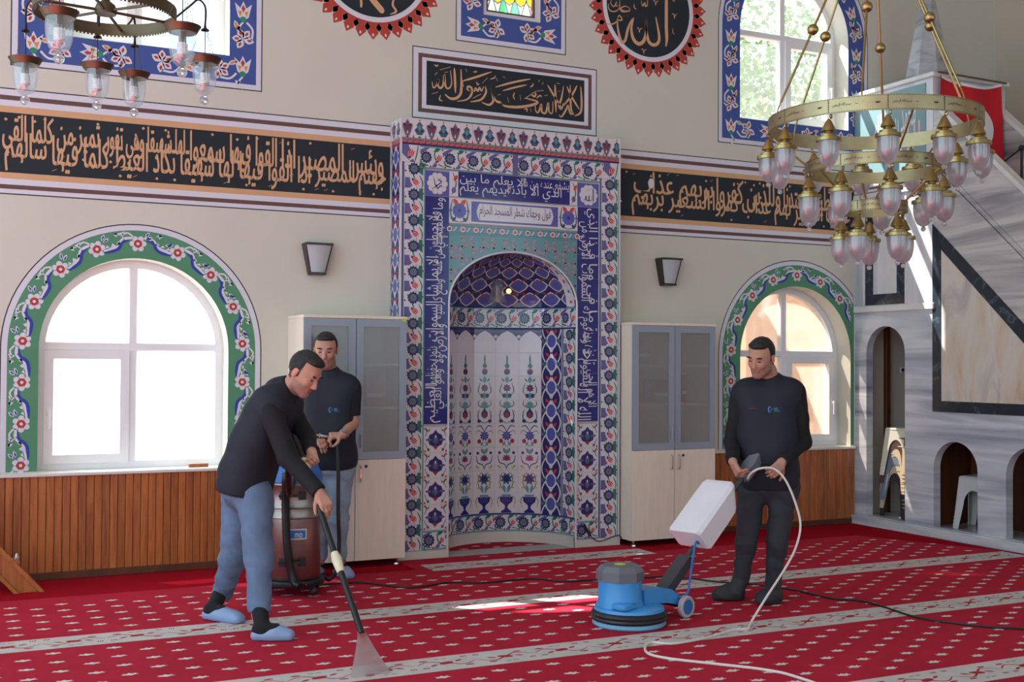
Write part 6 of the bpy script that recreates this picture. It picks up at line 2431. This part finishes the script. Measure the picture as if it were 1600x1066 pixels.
def person(label, J, face, up, hands, top, legs_m, shoe, body_front, hair_m='hair_dark', vest=True, short=False, grp=None, girth=0.0):
    J = {k_: np.array(v_) for k_, v_ in J.items()}
    allp = np.stack(list(J.values()))
    lo, hi = allp.min(0) - .22, allp.max(0) + .22
    lo[2] = -.01
    hi[2] = max(hi[2] - .05, J['head'][2] + .17)
    f = unit(face)
    u = unit(np.array(up, float) - f * np.dot(up, f))
    s_ = np.cross(f, u)
    R = np.stack([s_, f, u], -1)
    Hc = J['head']
    H = lambda a, b_, c: Hc + s_ * a + f * b_ + u * c
    sh = unit(J['shR'] - J['shL'])
    fr = np.array(body_front, float)

    def torso(F, e, k=.045):
        ch, wa, pe = J['chest'], J['waist'], J['pelvis']
        for c, w, r in ((ch, .082, .108), (ch * .6 + wa * .4, .080, .110), (ch * .25 + wa * .75, .078, .112), (wa * .7 + pe * .3, .078, .112), (wa * .35 + pe * .65, .080, .110), (pe, .082, .106)):
            F.cone(c - sh * (w + girth), c + sh * (w + girth), r + e, r + e, k)
        F.cone(J['shL'] * .9 + J['shR'] * .1, J['shR'] * .9 + J['shL'] * .1, .052 + e, .052 + e, k)
        m_ = (J['neck0'] * .5 + ch * .5)
        F.cone(m_ - sh * .10, m_ + sh * .10, .085 + e, .085 + e, k)
        for q in 'LR':
            F.cone(J['neck0'] - unit(J['neck1'] - J['neck0']) * .01, J['sh' + q] * .75 + J['neck0'] * .25, .058 + e, .052 + e, k)
        F.cone(wa + fr * .025 - sh * .03, wa + fr * .025 + sh * .03, .105 + e, .105 + e, k)

    # ---- the body itself, one continuous skin
    B = Field(lo, hi, .005)
    torso(B, -.012)
    B.cone(J['neck0'], J['neck1'], .064, .056, .03).cone(J['neck1'], H(0, -.025, -.03), .055, .055, .03)
    for q in 'LR':
        B.cone(J['sh' + q], J['el' + q], .052, .042, .03).cone(J['el' + q], J['wr' + q], .042, .0285, .02)
        B.cone(J['hip' + q], J['kn' + q], .085, .058, .03).cone(J['kn' + q], J['an' + q], .056, .040, .02)
        hl, to = J['heel' + q], J['toe' + q]
        B.cone(J['an' + q], hl * .75 + to * .25 + np.array((0, 0, .045)), .038, .036, .02)
        B.cone(hl * .8 + to * .2 + np.array((0, 0, .036)), hl * .2 + to * .8 + np.array((0, 0, .028)), .032, .024, .02)
        hd_ = hands[q]
        hand(B, J['wr' + q], hd_['d'], hd_['n'], hd_['side'], hd_['curl'], thumb=hd_.get('thumb', (.35, .8, .5)))
    B.ell(H(0, -.012, .030), (.077, .096, .090), R, .02)
    B.ell(H(0, .022, -.030), (.062, .070, .090), R, .03)
    B.cone(H(-.040, .02, -.070), H(-.014, .066, -.100), .026, .022, .02).cone(H(.040, .02, -.070), H(.014, .066, -.100), .026, .022, .02)
    B.ell(H(0, .070, -.096), (.024, .022, .020), R, .02)
    B.cone(H(-.030, .074, .030), H(.030, .074, .030), .013, .013, .014)
    B.ell(H(-.034, .066, -.022), (.022, .018, .022), R, .02).ell(H(.034, .066, -.022), (.022, .018, .022), R, .02)
    for q in (-1, 1):
        B.ell(H(q * .031, .098, .006), (.017, .014, .010), R, .010, sub=True)
        B.ell(H(q * .078, -.012, -.008), (.008, .019, .032), R, .006)
    B.cone(H(0, .086, .014), H(0, .108, -.028), .0085, .0125, .010).ell(H(0, .100, -.034), (.017, .012, .010), R, .008)
    B.cone(H(-.016, .084, -.062), H(.016, .084, -.062), .0085, .0085, .008).cone(H(-.013, .082, -.072), H(.013, .082, -.072), .0085, .0085, .006)

    def pick(Pc):
        q = (Pc - Hc) @ R
        r = np.zeros(len(Pc), int)
        near = (np.abs(q).max(1) < .14) & (q[:, 2] > -.13)
        nz_ = .006 * np.sin(q[:, 0] * 900) * np.sin(q[:, 1] * 700 + q[:, 2] * 500)
        st_ = near & (q[:, 2] + nz_ < -.040) & (q[:, 2] > -.122) & (q[:, 1] + nz_ > -.012) & (q[:, 1] > -.03 + .25 * (q[:, 2] + .04)) & ~((np.abs(q[:, 0]) < .03) & (q[:, 2] > -.052))
        r[st_] = 1
        lip_ = near & (np.abs(q[:, 2] + .067) < .0085) & (np.abs(q[:, 0]) < .020) & (q[:, 1] > .075)
        r[lip_] = 2
        ear_ = near & (np.abs(q[:, 0]) > .079)
        r[ear_] = 3
        fade = near & (np.abs(q[:, 0]) < .0785) & (((q[:, 1] < -.028) & (q[:, 2] > -.062)) | ((q[:, 1] < .014) & (q[:, 1] > -.01) & (q[:, 2] > -.02) & (np.abs(q[:, 0]) > .05)))
        r[fade & (q[:, 2] < .06)] = 4
        return r

    P_ = B.build('person', ['skin', 'skin_stubble', 'lip', 'skin_ear', 'hair_fade'], None, pick, 1)
    tag(P_, label, 'person', grp)
    # ---- hair, brows, eyes
    E = Field(Hc - .16, Hc + .17, .0045)
    E.ell(H(0, -.013, .032), (.0835, .1025, .0975), R, .01)
    E.ell(H(0, .040, .090), (.056, .040, .030), R, .02)
    E.wrinkle(.0018, 160, 1)
    C0 = E.coords() - Hc
    qs, qf, qu = C0 @ s_, C0 @ f, C0 @ u
    hairline = .082 - .35 * np.maximum(0, np.abs(qs) - .035)
    K = np.minimum(np.maximum(hairline - qu, qf - .2), np.maximum(qf - .016 + .5 * np.maximum(0, .03 - qu), .004 - qu + .9 * np.minimum(0, qf + .01)))
    ramp_ = np.clip(-K / .022, 0, 1)
    E.a += (.0075 * (1 - ramp_ * ramp_ * (3 - 2 * ramp_))).astype(np.float32)
    E.a = np.maximum(E.a, K.astype(np.float32))
    E.build('hair', [hair_m], P_, smooth_it=2)
    for q in (-1, 1):
        b_ = MB()
        b_.ball((0, 0, 0), 1, 'hair_dark', 6, M=Matrix.Translation(H(q * .033, .087, .030)) @ Matrix(((s_[0], f[0], u[0], 0), (s_[1], f[1], u[1], 0), (s_[2], f[2], u[2], 0), (0, 0, 0, 1))) @ Matrix.Rotation(q * -.12, 4, 'Y') @ Matrix.Diagonal((.022, .008, .0048, 1)))
        b_.build('eyebrow', P_, smooth='all')
        b_ = MB()
        b_.ball((0, 0, 0), 1, 'eye_dark', 6, M=Matrix.Translation(H(q * .031, .0835, .003)) @ Matrix(((s_[0], f[0], u[0], 0), (s_[1], f[1], u[1], 0), (s_[2], f[2], u[2], 0), (0, 0, 0, 1))) @ Matrix.Diagonal((.0125, .006, .0038, 1)))
        b_.build('eye', P_, smooth='all')
    # ---- upper clothes
    zmin = J['pelvis'][2]
    pdn = unit(J['pelvis'] - J['waist'])

    def arms(F, e, upto, k=.02):
        for q in 'LR':
            F.cone(J['sh' + q], J['el' + q], .061 + e, .050 + e, k, cap=[(J['sh' + q] + (J['el' + q] - J['sh' + q]) * upto, unit(J['el' + q] - J['sh' + q]))] if upto < 1 else None)
            if upto >= 1:
                d_ = unit(J['wr' + q] - J['el' + q])
                F.cone(J['el' + q], J['wr' + q], .048 + e, .036 + e, k, cap=[(J['wr' + q] - d_ * .005, d_)])

    hem = J['pelvis'] + pdn * top.get('hem', .05)
    Sx = Field(lo, hi, .008)
    torso(Sx, .008)
    arms(Sx, .006, .78 if short else 1.0, .025)
    nk = unit(J['neck1'] - J['neck0'])
    Sx.cone(J['neck0'] - nk * .03, J['neck0'] + nk * .05, .080, .070, .03, cap=[(J['neck0'] + nk * .045, nk)])
    Sx.wrinkle(.0035, 26, 2)
    Sx.cut(lambda P: (P - (hem - pdn * .02)) @ pdn)
    Sx.build('tshirt' if short else 'sweater', [top['m2']], P_)
    Vv = None
    if vest:
        Vt = Field(lo, hi, .008)
        torso(Vt, .024)
        Vt.cone(J['neck0'] - nk * .03, J['neck0'] + nk * .070, .086, .074, .025, cap=[(J['neck0'] + nk * .066, nk)])
        for q in 'LR':
            Vt.cone(J['sh' + q] * .97 + J['chest'] * .03, J['sh' + q] * .92 + J['el' + q] * .08, .064, .060, .03)
        Vt.wrinkle(.003, 22, 4)
        Vt.cut(lambda P: (P - hem) @ pdn)
        Vv = Vt.build('vest', [top['m']], P_)
    # ---- trousers
    Tr = Field(lo, np.array((hi[0], hi[1], J['waist'][2] + .1)), .008)
    for c, w, r in (('waist', .070, .104), ('pelvis', .078, .108)):
        Tr.cone(J[c] - sh * w, J[c] + sh * w, r, r, .05)
    Tr.cone(J['waist'], J['pelvis'], .113, .113, .05)
    lw = legs_m.get('w', 0.0)
    for q in 'LR':
        Tr.cone(J['hip' + q] * .5 + J['pelvis'] * .5, J['hip' + q], .10, .098, .05)
        Tr.cone(J['hip' + q], J['kn' + q], .098 + lw, .073 + lw, .03)
        d_ = unit(J['an' + q] - J['kn' + q])
        Tr.cone(J['kn' + q], J['an' + q], .072 + lw, .056 + lw, .03, cap=[(J['an' + q] + d_ * legs_m.get('hem', .0), d_)])
    Tr.wrinkle(legs_m.get('amp', .005), 30, 3).wrinkle(.002, 70, 1)
    Tr.cut(lambda P: -(P - (J['waist'] + pdn * .02)) @ pdn)
    Tr.build('trousers', [legs_m['m']], P_)
    # ---- shoes
    for q in 'LR':
        hl, to = J['heel' + q], J['toe' + q]
        d_ = unit(to - hl)
        z_ = np.array((0, 0, 1.0))
        mid = (hl + to) / 2
        x0_, x1_ = np.minimum(hl, to) - .09, np.maximum(hl, to) + .09
        x0_[2], x1_[2] = -.01, .22
        if shoe == 'clog':
            K_ = Field(x0_, x1_, .005)
            sd_ = np.cross(d_, z_) * .013
            for g_ in (-1, 1):
                K_.cone(hl + d_ * .040 + z_ * .026 + sd_ * g_, hl + d_ * .12 + z_ * .026 + sd_ * g_, .032, .034, .015)
                K_.cone(hl + d_ * .12 + z_ * .030 + sd_ * g_, to - d_ * .038 + z_ * .024 + sd_ * g_, .036, .032, .02)
            K_.cone(hl + d_ * .15 + z_ * .044, to - d_ * .075 + z_ * .034, .040, .034, .03)
            K_.cone(hl + d_ * .045 + z_ * .085, hl + d_ * .125 + z_ * .095, .040, .038, .012, sub=True)
            K_.cut(lambda P: np.maximum(.002 - P[..., 2], -1))
            K_.build('clog', ['clog_blue'], P_)
            K_ = Field(x0_, x1_, .006)
            K_.cone(hl + d_ * .05 + z_ * .05, hl + d_ * .14 + z_ * .05, .040, .040, .02)
            K_.cone(hl + d_ * .07 + z_ * .06, np.array((J['an' + q][0], J['an' + q][1], .15)), .042, .046, .02)
            K_.cut(lambda P: .02 - P[..., 2])
            K_.build('sock', ['sock_black'], P_)
        else:
            K_ = Field(x0_, x1_, .006)
            K_.cone(hl + d_ * .045 + z_ * .038, hl + d_ * .12 + z_ * .042, .048, .050, .02)
            K_.cone(hl + d_ * .12 + z_ * .042, to - d_ * .045 + z_ * .034, .052, .045, .03)
            K_.cone(hl + d_ * .06 + z_ * .06, np.array((J['an' + q][0], J['an' + q][1], .125)), .050, .055, .03)
            K_.wrinkle(.003, 60, 2)
            K_.cut(lambda P: .002 - P[..., 2])
            K_.build('shoe', ['shoe_dark'], P_)
    return P_, Vv, J, sh, fr


def chest_logo(P_, Vv, J, sh, fr, off=.045, up=.02, red=None):
    """small embroidered logo pressed onto the vest"""
    me = Vv.data
    co = np.empty(len(me.vertices) * 3, np.float32)
    me.vertices.foreach_get('co', co)
    co = co.reshape(-1, 3)
    upv = unit(J['chest'] - J['waist'])
    side = unit(np.cross(upv, np.cross(sh, upv)))
    fw_ = unit(fr)
    k = Ink()
    k.st([(.012, .016), (.0, .018), (-.004, 0), (.0, -.018), (.012, -.016)], .010, 'logo_blue', 1, False)
    k.p(leaf(.012, -.006, .02, .016, 40), 'logo_green', 1.5)
    for i in range(2):
        k.p(rect(.036, .006 - .013 * i, .036 + (.026, .034)[i], .014 - .013 * i), 'logo_blue', 1)
    k.p(rect(.036, -.018, .085, -.012), 'logo_green', 1)
    if red:
        k.p(rect(red, .004, red + .06, .010), 'logo_red', 1)
    base = J['chest'] + side * off + upv * up
    out = []
    for a, c, l in k.v:
        p = base + side * a * .85 + upv * c * .8
        d = co - p
        lat = d - (d @ fw_)[:, None] * fw_
        m = np.linalg.norm(lat, axis=1) < .014
        h = (d[m] @ fw_).max() if m.any() else .14
        out.append(p + fw_ * (h + .003 + .0006 * l))
    b_ = MB()
    for fc, q in zip(k.f, k.m):
        b_.add([out[i] for i in fc], [tuple(range(len(fc)))], k.mats[q])
    b_.build('logo', P_, label='small blue and green chest logo')


J1 = {'head': (-1.407, -1.96, 1.455), 'neck1': (-1.445, -1.884, 1.384), 'neck0': (-1.492, -1.827, 1.346), 'chest': (-1.552, -1.773, 1.213), 'waist': (-1.648, -1.721, 0.976), 'pelvis': (-1.682, -1.701, 0.791), 'shL': (-1.41, -1.653, 1.236), 'shR': (-1.603, -1.96, 1.25), 'elL': (-1.353, -1.811, 1.074), 'elR': (-1.531, -2.079, 0.984), 'wrL': (-1.379, -2.019, 1.011), 'wrR': (-1.404, -2.259, 0.806), 'haL': (-1.383, -2.072, 0.951), 'haR': (-1.371, -2.329, 0.719), 'hipL': (-1.682, -1.588, 0.743), 'hipR': (-1.652, -1.825, 0.755), 'knL': (-1.709, -1.545, 0.364), 'knR': (-1.642, -1.901, 0.385), 'anL': (-1.728, -1.351, 0.057), 'anR': (-1.659, -1.986, 0.074), 'heelL': (-1.85, -1.416, 0.0), 'toeL': (-1.673, -1.664, 0.0), 'heelR': (-1.732, -2.068, 0.0), 'toeR': (-1.504, -2.172, 0.0)}
J2 = {'head': (-0.819, -0.432, 1.603), 'neck1': (-0.8, -0.406, 1.49), 'neck0': (-0.785, -0.389, 1.408), 'chest': (-0.788, -0.406, 1.203), 'waist': (-0.791, -0.421, 0.955), 'pelvis': (-0.775, -0.404, 0.79), 'shL': (-0.941, -0.334, 1.334), 'shR': (-0.639, -0.481, 1.336), 'elL': (-0.965, -0.294, 1.065), 'elR': (-0.638, -0.499, 1.083), 'wrL': (-0.936, -0.551, 0.966), 'wrR': (-0.76, -0.66, 1.013), 'haL': (-0.888, -0.619, 0.97), 'haR': (-0.842, -0.676, 1.011), 'hipL': (-0.839, -0.371, 0.749), 'hipR': (-0.709, -0.435, 0.749), 'knL': (-0.842, -0.407, 0.404), 'knR': (-0.735, -0.482, 0.408), 'anL': (-0.834, -0.359, 0.067), 'anR': (-0.723, -0.469, 0.072), 'heelL': (-0.798, -0.271, 0.0), 'toeL': (-0.918, -0.489, 0.0), 'heelR': (-0.697, -0.344, 0.0), 'toeR': (-0.675, -0.598, 0.0)}
J3 = {'head': (1.459, -2.409, 1.566), 'neck1': (1.536, -2.377, 1.467), 'neck0': (1.571, -2.359, 1.384), 'chest': (1.539, -2.374, 1.228), 'waist': (1.53, -2.386, 0.96), 'pelvis': (1.549, -2.369, 0.765), 'shL': (1.416, -2.261, 1.337), 'shR': (1.675, -2.487, 1.341), 'elL': (1.371, -2.232, 1.016), 'elR': (1.733, -2.486, 1.023), 'wrL': (1.273, -2.405, 0.9), 'wrR': (1.5, -2.571, 0.906), 'haL': (1.264, -2.476, 0.834), 'haR': (1.413, -2.572, 0.849), 'hipL': (1.473, -2.309, 0.708), 'hipR': (1.626, -2.428, 0.713), 'knL': (1.409, -2.326, 0.371), 'knR': (1.568, -2.437, 0.369), 'anL': (1.398, -2.281, 0.061), 'anR': (1.569, -2.397, 0.043), 'toeL': (1.213, -2.226, 0.0), 'heelL': (1.405, -2.313, 0.0), 'toeR': (1.377, -2.475, 0.0), 'heelR': (1.568, -2.475, 0.0)}

ER, ED, EZ = np.array((.899, -.438, 0)), np.array((-.438, -.899, 0)), np.array((0, 0, 1.0))
vv = lambda a, b_, c: ER * a + ED * b_ + EZ * c

# man bending over the wand
tube_d = unit(np.array(WB) - np.array(WA))
for q in 'LR':
    J1['an' + q] = (J1['an' + q][0], J1['an' + q][1], .115)
M1 = person('person in dark vest and blue jeans bending over to push the suction wand', J1, vv(.74, .34, -.58), vv(.35, .10, .93),
            {'R': dict(d=unit(np.array(J1['haR']) - np.array(J1['wrR'])), n=vv(-.2, -.55, -.6), side=-1, curl=((18, 22, 14), (22, 26, 16), (30, 34, 20), (40, 40, 24)), thumb=(.7, .6, .4)),
             'L': dict(d=unit(np.array(J1['haL']) - np.array(J1['wrL'])), n=vv(-.3, .8, .0), side=1, curl=(58, 62, 38))},
            dict(m='vest_navy', m2='sweater_black', hem=.03), dict(m='jeans_blue', w=.004, hem=-.01, amp=.006), 'clog', unit(vv(.80, .25, -.35)))

# man standing behind with the hose
for q in 'LR':
    J2['an' + q] = (J2['an' + q][0], J2['an' + q][1], .115)
M2 = person('person in navy short sleeved shirt and pale jeans standing in front of the left cabinet', J2, vv(.06, .95, -.24), vv(.02, .2, .97),
            {'R': dict(d=vv(-.95, .25, -.05), n=vv(-.1, -.4, -.9), side=1, curl=(60, 60, 40)),
             'L': dict(d=vv(.6, .5, .0), n=vv(.2, -.3, -.9), side=-1, curl=(55, 55, 35))},
            dict(m='vest_navy', m2='sweater_black', hem=.02), dict(m='jeans_pale', w=.0, hem=-.01, amp=.006), 'clog', unit(vv(.0, 1.0, 0)), short=True, girth=-.022)
w0, w1 = np.array(J2['wrR']), np.array(J2['elR'])
wd_ = unit(w1 - w0)
wt = MB()
Mw = Matrix.Translation(w0 + wd_ * .018) @ Vector(wd_).to_track_quat('Z', 'Y').to_matrix().to_4x4()
wt.lathe([(.0335, -.010), (.0365, -.008), (.0365, .008), (.0335, .010)], 'watch_steel', 24, Mw)
wt.lathe([(.001, .006), (.018, .006), (.019, .0), (.019, -.004)], 'watch_steel', 18, Matrix.Translation(w0 + wd_ * .018 + vv(.1, .65, .75) * .034) @ Vector(vv(.1, .65, .75)).to_track_quat('Z', 'Y').to_matrix().to_4x4())
tag(wt.build('wristwatch', smooth=True), 'steel wristwatch on the arm of the man in short sleeves', 'watch')

# man holding the scrubber
J3['wrL'] = (1.225, -2.43, .905)
J3['haL'] = (1.235, -2.50, .835)
for q in 'LR':
    J3['an' + q] = (J3['an' + q][0], J3['an' + q][1], .11)
M3 = person('person in dark vest and grey trousers holding the floor scrubber', J3, vv(-.60, .70, -.40), vv(-.10, .30, .93),
            {'L': dict(d=unit(vv(.28, .45, -.75)), n=unit(vv(.75, -.25, .2)), side=-1, curl=(55, 58, 38)),
             'R': dict(d=unit(vv(-.62, .35, -.62)), n=unit(vv(-.45, -.55, -.35)), side=1, curl=(48, 55, 38))},
            dict(m='vest_navy', m2='sweater_black', hem=.04), dict(m='trousers_grey', w=-.006, hem=.0, amp=.005), 'shoe', unit(vv(-.25, .97, 0)), girth=-.02)
chest_logo(*M3, off=.015, up=.005, red=-.15)
chest_logo(*M2, off=.03, up=-.02)
# ---------------------------------------------------------------- outside: ground, neighbour house, added shading block, trees
mat('ground_out', S(150, 146, 132), .9, noise=.15, scale=1.0)
mat('wall_peach', S(232, 190, 164), .9, noise=.06, scale=1.2)
mat('shading_block_wall', S(206, 196, 182), .9, noise=.06, scale=1.2)
mat('roof_tile', S(160, 92, 70), .8, noise=.1, scale=5)
mat('leaf_green', S(112, 138, 74), .7, noise=.25, scale=1.5)
mat('bark', S(96, 78, 62), .9, noise=.2, scale=10)
b = MB()
b.box(-30, 40, .56, 45, -.6, -.35, 'ground_out')
tag(b.build('ground_outside'), 'bare ground outside the windows', kind='structure')


def house(nm, label, x0, x1, y0, y1, z1, m):
    t = thing(nm, label, 'building', ((x0 + x1) / 2, (y0 + y1) / 2, -.35))
    MB().box(x0, x1, y0, y1, -.35, z1, m).build('walls', t)
    b = MB()
    b.prism([(x0 - .08, z1), (x1 + .08, z1), (x1 - .3, z1 + .5), (x0 + .3, z1 + .5)], y0 - .08, y1 + .08, 'roof_tile', lambda u, v, w: (u, w, v))
    b.build('roof', t)
    return t


house('neighbour_house', 'peach coloured house wall seen through the frosted right window', 5.0, 10.0, 2.4, 5.0, 3.1, 'wall_peach')
house('shading_block', 'low grey block added out of view outside to shade the right window', 1.5, 3.35, 1.25, 3.0, 2.9, 'shading_block_wall')  # unseen building added to keep most of the sun off the right low window


def tree(label, x, y, h, r, n, seed):
    rn = random.Random(seed)
    t = thing('tree', label, 'tree', (x, y, -.35), group='trees outside the upper right window')
    b = MB()
    b.tube([(x, y, -.35), (x + .1, y, h * .5), (x + .05, y + .1, h)], [.16, .12, .06], 'bark', 8)
    for i in range(6):
        a = rn.uniform(0, 6.28)
        z = h * (.5 + .08 * i)
        b.tube([(x + .08, y, z), (x + r * .6 * cos(a), y + r * .6 * sin(a), z + .5)], [.06, .02], 'bark', 6)
    b.build('trunk', t, smooth=True)
    V, F = [], []
    for i in range(n):
        a, c = rn.uniform(0, 6.28), rn.uniform(-1, 1)
        q = rn.random() ** .4
        sq = sqrt(1 - c * c)
        p = Vector((x + r * q * sq * cos(a), y + r * q * sq * sin(a), h + r * .95 * q * c))
        if sin(3.1 * p.x) * sin(2.7 * p.y + 1) * sin(3.3 * p.z) > .25:
            continue
        d = Vector((rn.uniform(-1, 1), rn.uniform(-1, 1), rn.uniform(-1, 1))).normalized()
        e = d.cross(Vector((rn.uniform(-1, 1), .3, rn.uniform(-1, 1)))).normalized()
        L, w = rn.uniform(.11, .20), rn.uniform(.035, .07)
        k0 = len(V)
        V += [p, p + d * L * .5 + e * w, p + d * L, p + d * L * .5 - e * w]
        F.append((k0, k0 + 1, k0 + 2, k0 + 3))
    me = MB().add(V, F, 'leaf_green')
    tag(me.build('foliage', t), kind='stuff')


tree('leafy tree outside the right half of the upper right window', 10.7, 6.9, 5.2, 1.5, 5000, 1)
tree('leafy tree outside the left half of the upper right window', 7.85, 7.4, 4.9, 1.3, 4000, 2)
tree('tall tree farther behind the other two outside the upper right window', 11.5, 11.0, 7.0, 2.4, 6000, 3)
